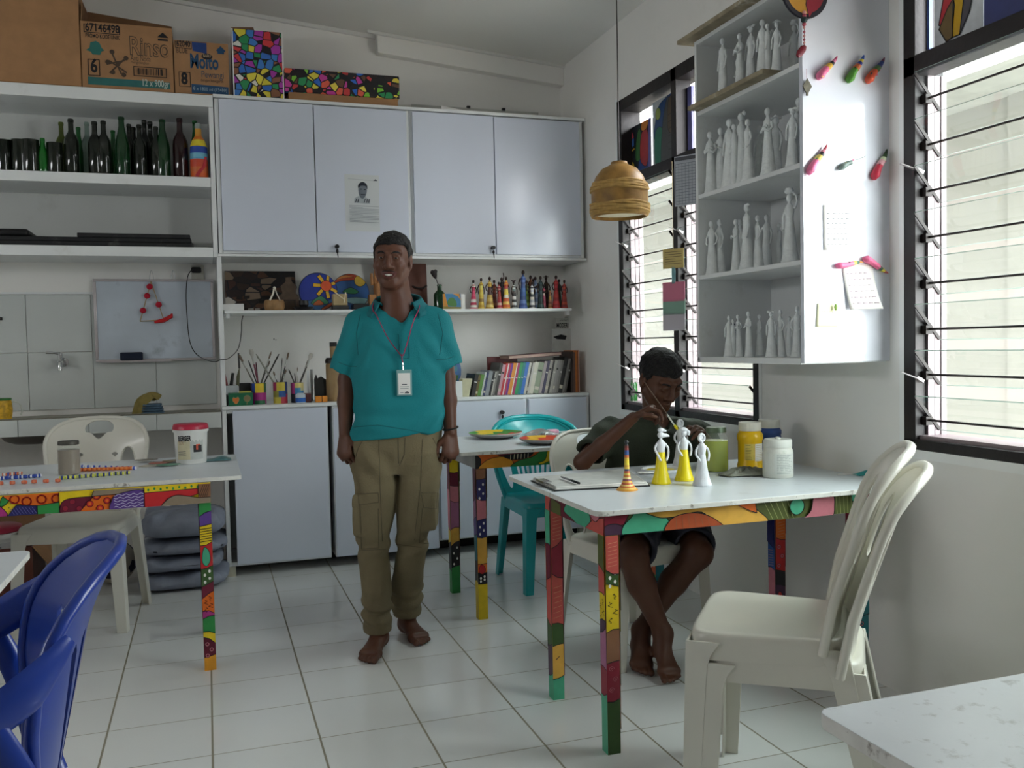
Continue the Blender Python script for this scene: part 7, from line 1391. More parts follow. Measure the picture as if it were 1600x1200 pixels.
for k in range(6): z = a_-(a_-b_)*(.18+.12*k); mb.box((-w_*.4,-.0018,z),(w_*(.4 if k != 3 else .1),-.0012,z+.0025))
mb.v = [Rr @ q for q in mb.v]; mb.build('card_text', pt('5a4c34'), t)
mob('teal_tape', pt('6a9aa0'), 1051, 1055, 417, 443)
mob('pink_paper', mat('strip_pink', 'c07088', .7), 1037, 1061, 443, 470); mob('green_paper', mat('strip_green', '7a9a8c', .7), 1036, 1060, 470, 491); mob('grey_paper', mat('strip_grey', 'b0aab2', .7), 1035, 1059, 491, 516)
# pendant lamp
c = atY(968, 300, -0.55); k = (c-CAM).length/FPX; t = thing('pendant_lamp', 'woven bamboo pendant lamp hanging on a thin wire by the window', 'lamp', (c.x, c.y, c.z)); mb = MB(); W = lambda px: px*k
mb.lathe([(W(12), W(45)), (W(13.5), W(41)), (W(15), W(40)), (W(27), W(34)), (W(36), W(23)), (W(41), W(11)), (W(43), W(2)), (W(43), W(-20)), (W(43.5), W(-28)), (W(41), W(-38)), (W(39.5), W(-38)), (W(41.5), W(-28)), (W(41), W(-4)), (W(38), W(12)), (W(26), W(31)), (W(0.1), W(39))], 36, cap=False)
mb.build('shade', mat('lamp_shade', 'a0783c', .45, var=.4, vscale=18, bump=.2, bscale=30), t, sharp=60)
rr = random.Random(6); RP = mat('rattan', 'c09a58', .6, var=.25, vscale=40)
for nm, z0, z1, r0, n_ in (('rattan_band', 12, 2, 43.5, 6), ('rattan_band', -20, -35, 44.5, 7)):
    mb = MB()
    for i in range(n_):
        z = z0+(z1-z0)*i/(n_-1); rad = r0-(max(0, z-4)*.42)-(max(0, -30-z)*.5)
        mb.tube([(W(rad)*math.cos(2*PI*q/36), W(rad)*math.sin(2*PI*q/36), W(z+1.4*math.sin(2*PI*q/36*3+i*1.7)+rr.uniform(-.3,.3))) for q in range(37)], W(2.0), 6)
    mb.build(nm, RP, t, sharp=60)
mb = MB(); mb.lathe([(0,0),(W(39),0)], 24, Matrix.Translation((0,0,W(-33))), cap=False); mb.build('diffuser', mat('lamp_inner', 'efe6cc', .6), t)
mb = MB(); mb.cyl((0,0,W(40)),(0,0,ceil_z(c.x)-c.z), .0028, n=8); mb.build('wire', pt('3a3430'), t); mb = MB(); mb.cyl((0,0,W(38)),(0,0,W(47)), W(6), W(4), 12); mb.build('socket_cap', pt('4a3c2c'), t)
# paintings standing in the window transoms
def wall_paint(name, label, q, X, base, fn):
    """picture facing the room at plane X; q = px (x0,x1,ytop at x0,ybot at x0)"""
    a = atX(q[0], q[2], X); b = atX(q[1], q[2], X); z0 = q[3]; z1 = q[4]; w_ = a.y-b.y; t = thing(name, label, 'painting', (X, a.y, z0)); mb = MB(); mb.use(pt('c8ccd0')); mb.box((0,-w_,0),(.018,0,z1-z0)); P = Paint(mb, (-.0002,0,0), (0,-1,0), (0,0,1), w_, z1-z0); fn(P, w_, z1-z0); mb.build('canvas', None, t)
def pa(P, w, h):
    q = lambda c, pts, l=.003: P.fill(pt(c), [(x*w, y*h) for x, y in pts], l); q('20242c', [(0,0),(1,0),(1,1),(0,1)], 0); q('2c4a8a', [(.5,0),(.95,0),(.9,.5),(.6,.4)]); q('3c6a3c', catmull([(.45,.35),(.5,.75),(.62,.9),(.7,.5),(.6,.3)], 4)); q('a83238', catmull([(.62,.35),(.66,.75),(.85,.85),(.95,.5),(.85,.15),(.7,.2)], 4)); q('d0802c', catmull([(.68,.86),(.72,1.02),(.92,1.02),(.9,.88),(.8,.82)], 4)); q('d8bc38', catmull([(.2,.0),(.18,.22),(.28,.32),(.38,.3),(.45,.1),(.4,.0)], 4)); q('3c6cb0', [(.25,.6),(.42,.62),(.42,.78),(.28,.78)]); q('b83a44', catmull([(.25,.78),(.33,.92),(.42,.78)], 4)); q('d8a83c', [(.22,.50),(.45,.54),(.45,.58),(.22,.54)]); q('6a64a8', [(.92,.0),(1,.0),(1,1),(.95,1)])
def pb(P, w, h):
    q = lambda c, pts, l=.003: P.fill(pt(c), [(x*w, y*h) for x, y in pts], l); q('b8c0c4', [(0,0),(1,0),(1,1),(0,1)], 0); q('24487c', catmull([(.12,.4),(.14,.75),(.3,.92),(.6,.98),(1.05,1.02),(1.05,.3)], 4)); q('8a9a48', circ(.24,.80,.11,14,.09)); q('1f7058', catmull([(.12,.02),(.1,.5),(.3,.6),(.5,.45),(.4,.02)], 4)); q('4a4c4c', catmull([(.38,-.02),(.42,.55),(.62,.95),(.8,.85),(.98,.4),(.9,-.02)], 4)); q('5a4a38', catmull([(.66,.5),(.68,.9),(.85,.96),(.95,.8),(.9,.45)], 4)); 
    for k in range(6): P.stroke(pt('2c2e2e'), [(.68*w,(.2+.1*k)*h),(.92*w,(.22+.1*k)*h)], .004)
wall_paint('bright_painting', 'painting of red, green and yellow shapes standing in the far window transom, left one', (971, 1016, 180), 2.30, 0, pa) if 0 else None
def tr_paint(name, label, y0, y1, z0, z1, fn, X=2.335):
    t = thing(name, label, 'painting', (X, y0, z0)); w_ = y0-y1; h = z1-z0; mb = MB(); mb.use(pt('c8ccd0')); mb.box((0,-w_,0),(.015,0,h)); P = Paint(mb, (0,0,0), (0,-1,0), (0,0,1), w_, h); fn(P, w_, h); mb.build('canvas', None, t)
ya, yb_ = atX(974,200,2.335).y, atX(1017,200,2.335).y; yc, yd = atX(1020,200,2.335).y, atX(1058,200,2.335).y
tr_paint('bright_painting', 'dark painting with red, orange and yellow shapes in the far window transom', ya, yb_, 2.1655, 2.45, pa); tr_paint('bright_painting', 'painting of a grey figure on blue and green in the far window transom', yc, yd, 2.1655, 2.52, pb)
y1, y2 = atX(1460,100,2.30).y, atX(1536,60,2.30).y
def pc(P, w, h):
    q = lambda c, pts, l=.004: P.fill(pt(c), [(x*w, y*h) for x, y in pts], l); q('c8ccd0', [(0,0),(1,0),(1,1),(0,1)], 0); q('b8343c', [(.22,.45),(.05,.62),(.12,1),(.3,1),(.36,.6),(.42,.38),(.2,.16),(.1,.2)]); q('2a2a30', [(.3,1),(.36,.6),(.62,1)]); q('c89c1c', [(.36,.55),(.62,1.02),(.75,1.02),(.66,.4),(.55,.05),(.38,.05),(.44,.3)]); q('3c7a48', [(.74,1.02),(.76,.75),(1.,.9),(1,1.02)]); q('4c4850', [(.66,.42),(.78,.75),(.98,.7),(.75,.2),(.55,.05)]); q('6e5a34', [(.12,.16),(.3,.3),(.42,.36),(.4,.05),(.28,.03)])
tr_paint('bright_painting', 'painting with red and mustard torn shapes in the near window transom', y1, y2, 2.1655, 2.55, pc, X=2.30)
def pd(P, w, h):
    q = lambda c, pts, l=.004: P.fill(pt(c), [(x*w, y*h) for x, y in pts], l); q('3c4478', [(0,0),(1,0),(1,1),(0,1)], 0); q('c06a50', catmull([(.1,.55),(.2,.7),(.5,.95),(.75,.9),(.6,.7),(.3,.52)], 4)); q('b8604c', catmull([(.45,.7),(.6,.82),(.9,1.02),(1,.85),(.7,.66)], 4))
tr_paint('bright_painting', 'blue painting with brown hands in the near window transom, right of the torn shapes', y2-.004, y2-.34, 2.1655, 2.56, pd, X=2.30)
y0 = atX(1426,60,2.315).y; mb = MB(); mb.box((2.315, atX(1452,60,2.315).y, 2.1655), (2.33, y0, 2.53)); tag(mb.build('blue_canvas', mat('canvas_blue', '5468a8', .5, var=.3, vscale=6, dirt='a8b0c8', dscale=5, damt=.6)), 'plain blue canvas edge at the left of the near window transom', 'painting')
# thing behind the far mullion, bottle on the window sill
mb = MB(); yy = atX(1071,150,2.33).y; mb.box((2.33, yy-.06, 2.1655), (2.345, yy+.02, 2.50)); tag(mb.build('lilac_canvas', mat('canvas_lilac', '7a7ab8', .5, var=.3, vscale=10)), 'lilac canvas strip in the far window transom next to the bookcase', 'painting')
pz = atX(985, 622, 2.31); t = thing('green_bottle', 'green glass bottle on the sill behind the boy', 'bottle', (2.325, pz.y, .9085)); mb = MB(); mb.lathe([(a_*.036, b_*.19) for a_, b_ in BK['beer']], 18); mb.build('body', BG['lime'], t)
# ================================================================== PEOPLE (smooth-blended volumes meshed as one skin)
V3 = lambda *a: np.array(a, float)
class Vol:
    def __init__(s, lo, hi, h):
        s.lo = np.array(lo, float); s.h = h; n = np.ceil((np.array(hi)-s.lo)/h).astype(int)+1; s.n = n; s.f = np.full(tuple(n), 0.5, np.float32)
    def sub(s, lo, hi, pad):
        a = np.maximum(0, np.floor((np.array(lo)-pad-s.lo)/s.h).astype(int)); b = np.minimum(s.n, np.ceil((np.array(hi)+pad-s.lo)/s.h).astype(int)+1)
        if np.any(b <= a): return None, None
        sl = tuple(slice(x, y) for x, y in zip(a, b)); g = np.meshgrid(*[s.lo[i]+s.h*np.arange(a[i], b[i]) for i in range(3)], indexing='ij'); return sl, np.stack(g, -1)
    def put(s, fn, lo, hi, k=0.012, op='add'):
        sl, p = s.sub(lo, hi, max(k*2, .02))
        if sl is None: return s
        d = fn(p).astype(np.float32); f = s.f[sl]
        if op == 'add': h = np.clip(.5+.5*(f-d)/k, 0, 1); s.f[sl] = f*(1-h)+d*h-k*h*(1-h)
        else: h = np.clip(.5-.5*(f+d)/k, 0, 1); s.f[sl] = f*(1-h)-d*h+k*h*(1-h)
        return s
    def cap(s, a, b, r0, r1=None, k=0.012, flat=None, op='add'):
        """tapered capsule; flat = (direction, ratio) squashes it along a direction"""
        a = np.array(a, float); b = np.array(b, float); r1 = r0 if r1 is None else r1; ba = b-a; L2 = max(1e-9, ba@ba)
        def fn(p):
            q = p-a; t = np.clip(q@ba/L2, 0, 1); w = q-t[..., None]*ba
            if flat: n = np.array(flat[0], float); n /= np.linalg.norm(n); c = w@n; w = w+(c*(1/flat[1]-1))[..., None]*n
            return np.sqrt((w**2).sum(-1))-(r0+(r1-r0)*t)
        R = max(r0, r1); return s.put(fn, np.minimum(a, b)-R, np.maximum(a, b)+R, k, op)
    def ell(s, c, r, M=None, k=0.012, op='add'):
        c = np.array(c, float); r = np.array(r, float); M = np.eye(3) if M is None else np.array(M)
        def fn(p): q = (p-c)@M; k0 = np.sqrt(((q/r)**2).sum(-1)); k1 = np.sqrt(((q/r**2)**2).sum(-1))+1e-9; return k0*(k0-1)/k1
        R = r.max(); return s.put(fn, c-R, c+R, k, op)
    def loft(s, rows, k=.02, e=2.6, op='add'):
        """stack of superellipse sections (z, cx, cy, hx, hy)"""
        R = np.array(sorted(map(tuple, rows))); z0, z1 = R[0, 0], R[-1, 0]; m = R[:, 3:].max()
        def fn(p):
            z = np.clip(p[..., 2], z0, z1); c = [np.interp(z, R[:, 0], R[:, i]) for i in range(1, 5)]; x = np.abs(p[..., 0]-c[0])/c[2]; y = np.abs(p[..., 1]-c[1])/c[3]
            d = ((x**e+y**e)**(1/e)-1)*np.minimum(c[2], c[3]); dz = np.abs(p[..., 2]-z); return np.where(dz > 0, np.sqrt(np.maximum(d, 0)**2+dz**2)+np.minimum(d, 0)*0, d)
        lo = np.array([(R[:, 1]-m).min(), (R[:, 2]-m).min(), z0-.02]); hi = np.array([(R[:, 1]+m).max(), (R[:, 2]+m).max(), z1+.02]); return s.put(fn, lo, hi, k, op)
    def like(s): q = Vol.__new__(Vol); q.lo, q.h, q.n = s.lo, s.h, s.n; q.f = np.full(tuple(s.n), 0.5, np.float32); return q
    def merge(s, o, k=.02): h = np.clip(.5+.5*(s.f-o.f)/k, 0, 1); s.f = s.f*(1-h)+o.f*h-k*h*(1-h); return s
    def plane_cut(s, o, n, lo, hi, k=.004):
        """removes what lies on the side n points to"""
        o = np.array(o, float); n = np.array(n, float); n /= np.linalg.norm(n)
        return s.put(lambda p: -((p-o)@n), lo, hi, k, 'cut')
    def disp(s, fn, lo, hi):
        sl, p = s.sub(lo, hi, 0)
        if sl is not None: s.f[sl] += fn(p).astype(np.float32)
        return s
    def mesh(s):
        f = s.f; I = f < 0; n = f.shape; mx = np.zeros(tuple(x-1 for x in n), np.int8)
        cs = [(i, j, k) for i in (0, 1) for j in (0, 1) for k in (0, 1)]; g = lambda A, c: A[c[0]:n[0]-1+c[0], c[1]:n[1]-1+c[1], c[2]:n[2]-1+c[2]]
        for c in cs: mx += g(I, c)
        act = (mx > 0) & (mx < 8); idx = np.full(act.shape, -1, np.int64); ii = np.argwhere(act); idx[act] = np.arange(len(ii)); acc = np.zeros((len(ii), 3)); cnt = np.zeros(len(ii))
        val = {c: g(f, c)[act] for c in cs}
        for c in cs:
            for ax in range(3):
                if c[ax]: continue
                d = list(c); d[ax] = 1; a = val[c]; b = val[tuple(d)]; m = (a < 0) != (b < 0); t = np.where(m, a/np.where(m, a-b, 1), 0); P = np.array(c, float)[None].repeat(len(ii), 0); P[:, ax] = t; acc[m] += P[m]; cnt[m] += 1
        v = s.lo+(ii+acc/cnt[:, None])*s.h; F = []
        for ax in range(3):
            o1, o2 = [(1, 2), (2, 0), (0, 1)][ax]; a = [slice(1, -1)]*3; a[ax] = slice(0, -1); b = list(a); b[ax] = slice(1, None); A = I[tuple(a)]; B = I[tuple(b)]
            for flip, m in ((False, A & ~B), (True, ~A & B)):
                e = np.argwhere(m)
                for q in range(3):
                    if q != ax: e[:, q] += 1
                def at(d1, d2): z = e.copy(); z[:, o1] -= d1; z[:, o2] -= d2; return idx[z[:, 0], z[:, 1], z[:, 2]]
                Q = np.stack([at(1, 1), at(0, 1), at(0, 0), at(1, 0)], 1); F.append(Q[:, ::-1] if flip else Q)
        F = np.concatenate(F); return v, F[(F >= 0).all(1)]
def vol_obj(vol, name, mats, parent, paint=None, smooth=2):
    v, F = vol.mesh()
    for _ in range(smooth):
        acc = np.zeros_like(v); c = np.zeros(len(v))
        for i in range(4): a, b = F[:, i], F[:, (i+1) % 4]; np.add.at(acc, a, v[b]); np.add.at(acc, b, v[a]); np.add.at(c, a, 1); np.add.at(c, b, 1)
        v = v*.5+.5*acc/np.maximum(c, 1)[:, None]
    me = bpy.data.meshes.new(name); me.from_pydata(v.tolist(), [], F.tolist())
    for m in mats: me.materials.append(m)
    if paint is not None: me.polygons.foreach_set('material_index', paint(v[F].mean(1)).astype(np.int32))
    me.polygons.foreach_set('use_smooth', [True]*len(me.polygons)); me.update(); o = bpy.data.objects.new(name, me); COL.objects.link(o)
    if parent is not None: o.parent = parent
    return o
def basis(fwd, up):
    """columns x(right of the figure's face seen from the front), y(back), z(up)"""
    f = np.array(fwd, float); f /= np.linalg.norm(f); u = np.array(up, float); u -= f*(u@f); u /= np.linalg.norm(u); return np.stack([np.cross(-f, u), -f, u], 1)
def head(vol, c, B, s=1.0, smile=False, lids=0.5):
    """c = head centre, B = columns right/back/up"""
    W = lambda x, y, z: np.array(c)+B@(np.array([x, y, z])*s); E = lambda x, y, z, rx, ry, rz, **k: vol.ell(W(x, y, z), np.array([rx, ry, rz])*s, B, **k); Cp = lambda a, b, r0, r1=None, **k: vol.cap(W(*a), W(*b), r0*s, None if r1 is None else r1*s, **k)
    E(0, .012, .034, .073, .090, .080); E(0, -.030, -.030, .058, .058, .078, k=.03); E(0, -.052, -.094, .026, .024, .020, k=.02)
    for q in (-1, 1):
        Cp((q*.054, .0, -.045), (q*.018, -.055, -.092), .018, .018, k=.02); E(q*.040, -.060, -.022, .022, .020, .020, k=.018); Cp((q*.012, -.084, .030), (q*.045, -.068, .030), .010, .009, k=.012)
        E(q*.031, -.096, .008, .017, .014, .011, k=.012, op='cut'); E(q*.031, -.0765, .008, .0155, .0135, .0125, k=.004)
        E(q*.0310, -.0885, .0078, .0138, .006, .0052*lids*2, k=.0022, op='cut'); Cp((q*.020, -.0885, .0150), (q*.043, -.0830, .0145), .0030, .0026, k=.004)
        E(q*.074, .010, .000, .008, .020, .030, k=.008); E(q*.080, .004, .002, .006, .011, .018, k=.004, op='cut'); E(q*.072, .006, -.026, .007, .010, .011, k=.006)
        E(q*.0145, -.090, -.030, .0095, .011, .0085, k=.006); E(q*.009, -.100, -.037, .0042, .006, .004, k=.003, op='cut')
    Cp((0, -.084, .018), (0, -.104, -.024), .0075, .0115, k=.010); E(0, -.102, -.028, .0115, .011, .009, k=.006)
    if smile:
        for q in (-1, 1):
            for A_, B_, r0, r1 in (((q*.031, -.0735, -.0505), (q*.015, -.0835, -.0540), .0030, .0042), ((q*.015, -.0835, -.0540), (0, -.0862, -.0555), .0042, .0047), ((q*.031, -.0735, -.0515), (q*.016, -.0820, -.0670), .0032, .0052), ((q*.016, -.0820, -.0670), (0, -.0850, -.0720), .0052, .0062)): Cp(A_, B_, r0, r1, k=.005)
            Cp((q*.036, -.070, -.018), (q*.040, -.060, -.055), .009, .007, k=.015)
            Cp((q*.0255, -.0845, -.0545), (0, -.0880, -.0625), .0030, .0062, k=.0025, op='cut')
        E(0, -.0880, -.0622, .0225, .0125, .0062, k=.003, op='cut')
    else:
        for q in (-1, 1): Cp((q*.021, -.078, -.060), (q*.004, -.0905, -.0555), .0045, .0065, k=.005); Cp((q*.019, -.078, -.063), (0, -.088, -.0695), .005, .0075, k=.005)
        Cp((-.021, -.088, -.0625), (.021, -.088, -.0625), .0016, k=.002, op='cut')
    return W
def hand(vol, w, d, n, t, s=1.0, curl=(.9, 1.0, .7), thumb=(.35, .5), spread=.10, fist=0.0, fc=None):
    """wrist w, direction d of the palm, n = palm normal (curl side), t = thumb side"""
    d, n, t = (np.array(x, float)/np.linalg.norm(x) for x in (d, n, t)); n = n-d*(n@d); n /= np.linalg.norm(n); t = t-d*(t@d)-n*(t@n); t /= np.linalg.norm(t); w = np.array(w, float); tips = []
    vol.cap(w-d*.01*s, w+d*.075*s, .026*s, .036*s, k=.012, flat=(n, .50))
    for i, (o, L, r) in enumerate(((.030, (.042, .026, .021), .0092), (.0105, (.046, .029, .022), .0095), (-.010, (.043, .027, .021), .0090), (-.029, (.034, .021, .018), .0080))):
        kn = w+d*(.086-.004*abs(i-1.2))*s+t*o*s; vol.cap(w+d*.02*s+t*o*.6*s, kn, .012*s, .0108*s, k=.008)
        cu = (fc or {}).get(i, curl); a = 0.0; p = kn; sp = t*(o*spread/.03)
        for j, l in enumerate(L):
            a += cu[j]; v = d*math.cos(a)+n*math.sin(a)+sp*max(0, math.cos(a)); v /= np.linalg.norm(v); q = p+v*l*s; vol.cap(p, q, r*s*(1-.07*j), r*s*(1-.07*(j+1)), k=.0035); p = q
        tips.append(p)
    b = w+d*.022*s+t*.022*s; v = d*.62+t*.62+n*.35; v /= np.linalg.norm(v); m = b+v*.042*s; vol.cap(b, m, .0145*s, .0115*s, k=.008); v2 = d*math.cos(thumb[0])+n*math.sin(thumb[0])+t*.10; v2 /= np.linalg.norm(v2); m2 = m+v2*.032*s; vol.cap(m, m2, .0108*s, .0098*s, k=.004); v3 = d*math.cos(thumb[0]+thumb[1])+n*math.sin(thumb[0]+thumb[1])-t*.28; v3 /= np.linalg.norm(v3); m3 = m2+v3*.025*s; vol.cap(m2, m3, .0098*s, .0082*s, k=.004); tips.append(m3)
    return tips
def foot(vol, heel, toe, side, ank, s=1.0, lift=0.0):
    """heel and toe base on the floor, side = direction of the little toe"""
    h = np.array(heel, float); t = np.array(toe, float); d = t-h; L = np.linalg.norm(d); d /= L; sd = np.array(side, float); sd = sd-d*(sd@d); sd /= np.linalg.norm(sd); u = np.cross(d, sd); u = u if u[2] > 0 else -u
    P = lambda a, b, c: h+d*(a*L)+sd*b*s+u*c*s
    vol.cap(P(.10, 0, .030), P(.10, 0, .045), .030*s, .028*s, k=.015); vol.cap(P(.12, 0, .04), np.array(ank), .030*s, .031*s, k=.025); vol.cap(P(.30, 0, .062), np.array(ank), .026*s, .032*s, k=.03)
    vol.cap(P(.15, .006, .026), P(.66, .012, .020), .026*s, .020*s, k=.02); vol.cap(P(.25, -.010, .055), P(.70, -.020, .020), .026*s, .020*s, k=.025); vol.cap(P(.25, .010, .04), P(.66, .034, .016), .022*s, .016*s, k=.02); vol.cap(P(.70, -.026, .018), P(.68, .036, .015), .017*s, .014*s, k=.015)
    for b, l, r in ((-.030, .99, .0135), (-.008, .985, .0098), (.010, .945, .0092), (.026, .895, .0088), (.040, .84, .0085)): vol.cap(P(.70, b*.92, .015), P(l-.035, b, r/s*1.0+.001), r*.95*s, r*s, k=.006)
SKIN1 = mat('skin_dark_brown', '5c3828', .5, var=.10, vscale=14, bump=.05, bscale=120, sss=.05); LIP1 = mat('lips_dark', '5e302a', .4); SKIN2 = mat('skin_brown', '563322', .5, var=.10, vscale=14, bump=.05, bscale=120, sss=.05)
HAIRM = mat('hair_black', '0d0b0c', .75, var=.3, vscale=90, bump=1.0, bscale=110); EYEW = mat('eye_white', '7d6f68', .3); IRIS = mat('eye_iris', '1c0f0a', .15); TEETH = mat('teeth', 'e8e4dc', .3)
def face_parts(t, W, B, s, smile, brow=.0):
    for q in (-1, 1):
        mb = MB(); M4 = Matrix(B.tolist()).to_4x4(); mb.use(EYEW); mb.ball(W(q*.031, -.0745, .008), (.0122*s, .0125*s, .0112*s), 16, 10, M4.to_3x3().to_4x4()); mb.use(IRIS); mb.ball(W(q*.0305, -.0822, .0075), (.0068*s, .0052*s, .0062*s), 12, 8, M4); mb.build('eye', None, t, sharp=60)
        mb = MB(); mb.tube(catmull([W(q*.013, -.0935, .0245+brow), W(q*.026, -.0915, .031+brow), W(q*.040, -.082, .030+brow), W(q*.049, -.070, .023+brow)], 4, False), [.0022*s]*3+[.0034*s]*7+[.0014*s]*3, 8, .8); mb.build('eyebrow', HAIRM, t, sharp=180)
    if smile:
        mb = MB()
        for i in range(8):
            x = (i-3.5)*.0054; mb.ball(W(x, -.0815+abs(x)*.22, -.0605+abs(x)*.22), (.0028*s, .0040*s, .0050*s), 8, 6, Matrix(B.tolist()).to_4x4())
        mb.build('teeth', TEETH, t, sharp=60)
def hair(t, c, B, s, seed, front=.062, curl=.004, h=.004):
    v = Vol(np.array(c)-.15*s, np.array(c)+.16*s, h); W = lambda x, y, z: np.array(c)+B@(np.array([x, y, z])*s)
    v.ell(W(0, .014, .040), np.array([.079, .094, .084])*s, B); 
    def cutf(p):
        q = (p-np.array(c))@B/s; x, y, z = q[..., 0], q[..., 1], q[..., 2]
        line = np.where(y < -.03, front-.10*np.abs(x)**1.3*8*0-.35*np.maximum(0, np.abs(x)-.045), front+(-.02-front)*np.clip((y+.045)/.05, 0, 1)); line = np.where(y > .03, -.02-(y-.03)*.55, line)
        return (z-line)*s
    v.put(lambda p: cutf(p), np.array(c)-.2, np.array(c)+.2, .006, 'cut')
    rs = np.random.RandomState(seed); K_ = rs.normal(0, 130, (9, 3)); ph = rs.uniform(0, 6, 9); v.disp(lambda p: -curl*np.mean([np.sin(p@k_+f_) for k_, f_ in zip(K_, ph)], 0)*1.6, np.array(c)-.2, np.array(c)+.2)
    return vol_obj(v, 'hair', [HAIRM], t, smooth=1)

# ------------------------------------------------------------------ the standing man; local frame: x image right, y away, z up
MB0 = Vector((0.714, -0.737, 0)); man = thing('person', 'young man in teal polo shirt and khaki cargo trousers standing barefoot, smiling', 'person', MB0, -YAW)
RH = Vector((math.cos(YAW), -math.sin(YAW), 0)); FH = Vector((math.sin(YAW), math.cos(YAW), 0))
def MP(px, py, off=0.0): d = ray(px, py); t_ = ((MB0-CAM).dot(FH)+off)/d.dot(FH); p = CAM+d*t_; q = p-MB0; return V3(q.dot(RH), q.dot(FH), p.z)
hb = Vol((-.30, -.32, -.006), (.40, .22, 1.76), .0042)
HC = MP(613, 408, -.01); HB = basis((-.05, -1, -.03), (.045, .02, 1)); Wm = head(hb, HC, HB, 1.0, smile=True, lids=.33)
nk = MP(622, 488, .03); hb.cap(Wm(0, .022, -.05), nk, .058, .066, k=.02); hb.cap(nk, MP(622, 540, .03), .062, .07, k=.04)
hb.cap(MP(565, 505, .03), MP(680, 505, .03), .050, k=.04); hb.cap(MP(602, 530, .02), MP(602, 700, .02), .07, .07, k=.03); hb.cap(MP(640, 530, .02), MP(640, 700, .02), .07, .07, k=.03)
JO = {-1: dict(sh=MP(556, 506, .03), el=MP(543, 594, .03), wr=MP(539, 678, -.02), k=MP(538, 706, -.04)), 1: dict(sh=MP(688, 504, .03), el=MP(697, 592, .035), wr=MP(704, 676, -.01), k=MP(704, 706, -.03))}
for q, j in JO.items():
    hb.cap(j['sh'], j['el'], .046, .037, k=.02); hb.cap(j['el'], j['el']*.6+j['wr']*.4, .038, .036, k=.015); hb.cap(j['el']*.6+j['wr']*.4, j['wr'], .036, .0245, k=.015)
    d = j['k']-j['wr']; hand(hb, j['wr'], d+V3(0, .0, -.02), V3(-q*.55, .85, 0), V3(-q*.85, -.55, 0), 1.0, curl=(.75, 1.25, .9), thumb=(.25, .45), spread=.04)
FT = {-1: (MP(606, 1003), MP(573, 1036)), 1: (MP(627, 984), MP(661, 1009))}
def floor_pt(px, py): p = atZ(px, py, 0)-MB0; return V3(p.dot(RH), p.dot(FH), 0)
fh0, ft0 = floor_pt(602, 1000), floor_pt(574, 1037); fh1, ft1 = floor_pt(622, 978), floor_pt(662, 1009)
ext = lambda h, t_, L: h+(t_-h)/np.linalg.norm(t_-h)*L
ft0 = fh0+(ft0-fh0)/np.linalg.norm(ft0-fh0)*.255; ft1 = fh1+(ft1-fh1)/np.linalg.norm(ft1-fh1)*.25
d0 = (ft0-fh0)/np.linalg.norm(ft0-fh0); d1 = (ft1-fh1)/np.linalg.norm(ft1-fh1); fh0 = floor_pt(574, 1037)-d0*.24; fh1 = floor_pt(661, 1008)-d1*.235; ft0 = fh0+d0*.255; ft1 = fh1+d1*.25; a0 = fh0+d0*.06+V3(0, 0, .095); a1 = fh1+d1*.06+V3(0, 0, .095)
foot(hb, fh0, ft0, (-1, .25, 0), a0); foot(hb, fh1, ft1, (1, .5, 0), a1)
kn0, kn1 = MP(584, 848, -.008), MP(644, 848, .03); hp0, hp1 = MP(587, 715, .03), MP(655, 715, .03)
for hp, kn, an in ((hp0, kn0, a0), (hp1, kn1, a1)): hb.cap(hp, kn, .06, .036, k=.03); hb.cap(kn, an*.8+kn*.2, .026, .024, k=.02); hb.cap(an*.8+kn*.2, an, .024, .032, k=.02)
def man_paint(c):
    q = (c-HC)@HB; x, y, z = q[:, 0], q[:, 1], q[:, 2]; m = (np.abs(x) < .032) & (y < -.066) & (np.abs(z+.0640-np.abs(x)*.36) < .0150-.25*np.abs(x)); return np.where(m, 1, 0)
body = vol_obj(hb, 'body', [SKIN1, LIP1], man, man_paint, smooth=1); face_parts(man, Wm, HB, 1.0, True); hair(man, HC, HB, 1.0, 1, front=.060)
mb = MB(); mb.tube(catmull([Wm(-.026, -.0800, -.0480), Wm(-.013, -.0885, -.0445), Wm(0, -.0905, -.0450), Wm(.013, -.0885, -.0445), Wm(.026, -.0800, -.0480)], 4, False), .0019, 8, .8); mb.build('moustache', mat('moustache_hair', '1c120e', .8), man, sharp=180)
# teal polo shirt
TEAL = mat('shirt_teal', '0f8088', .8, var=.08, vscale=10, bump=.25, bscale=220); TEALD = mat('shirt_teal_trim', '0e6c74', .8, bump=.25, bscale=220)
sv = Vol((-.34, -.24, .78), (.44, .26, 1.50), .0052); fl = ((0, 1, 0), .60)

def row(px0, px1, py, off, hy): p, r_ = MP(px0, py, off), MP(px1, py, off); return ((p[2]+r_[2])/2, (p[0]+r_[0])/2, p[1], (r_[0]-p[0])/2, hy)
sv.cap(MP(578, 499, .03), MP(668, 498, .03), .055, k=.03); sv.loft([row(572, 672, 488, .03, .062), row(556, 692, 505, .03, .085), row(552, 697, 540, .022, .108), row(551, 697, 575, .015, .118), row(552, 694, 620, .012, .120), row(550, 693, 660, .012, .122), row(547, 694, 692, .012, .124)], k=.03)
for q, s0, s1 in ((-1, (560, 506), (537, 582)), (1, (684, 504), (701, 574))):
    a_, b_ = MP(*s0, .03), MP(*s1, .03); e_ = b_+(b_-a_)*.25; q2 = sv.like(); q2.cap(a_, e_, .058, .060, k=.02); q2.plane_cut(b_, b_-a_+V3(q*.01, 0, -.0), e_-.2, e_+.2); q2.cap(b_+(b_-a_)*.3, b_-(b_-a_)*.12, .054, .050, k=.004, op='cut'); sv.merge(q2, .025)
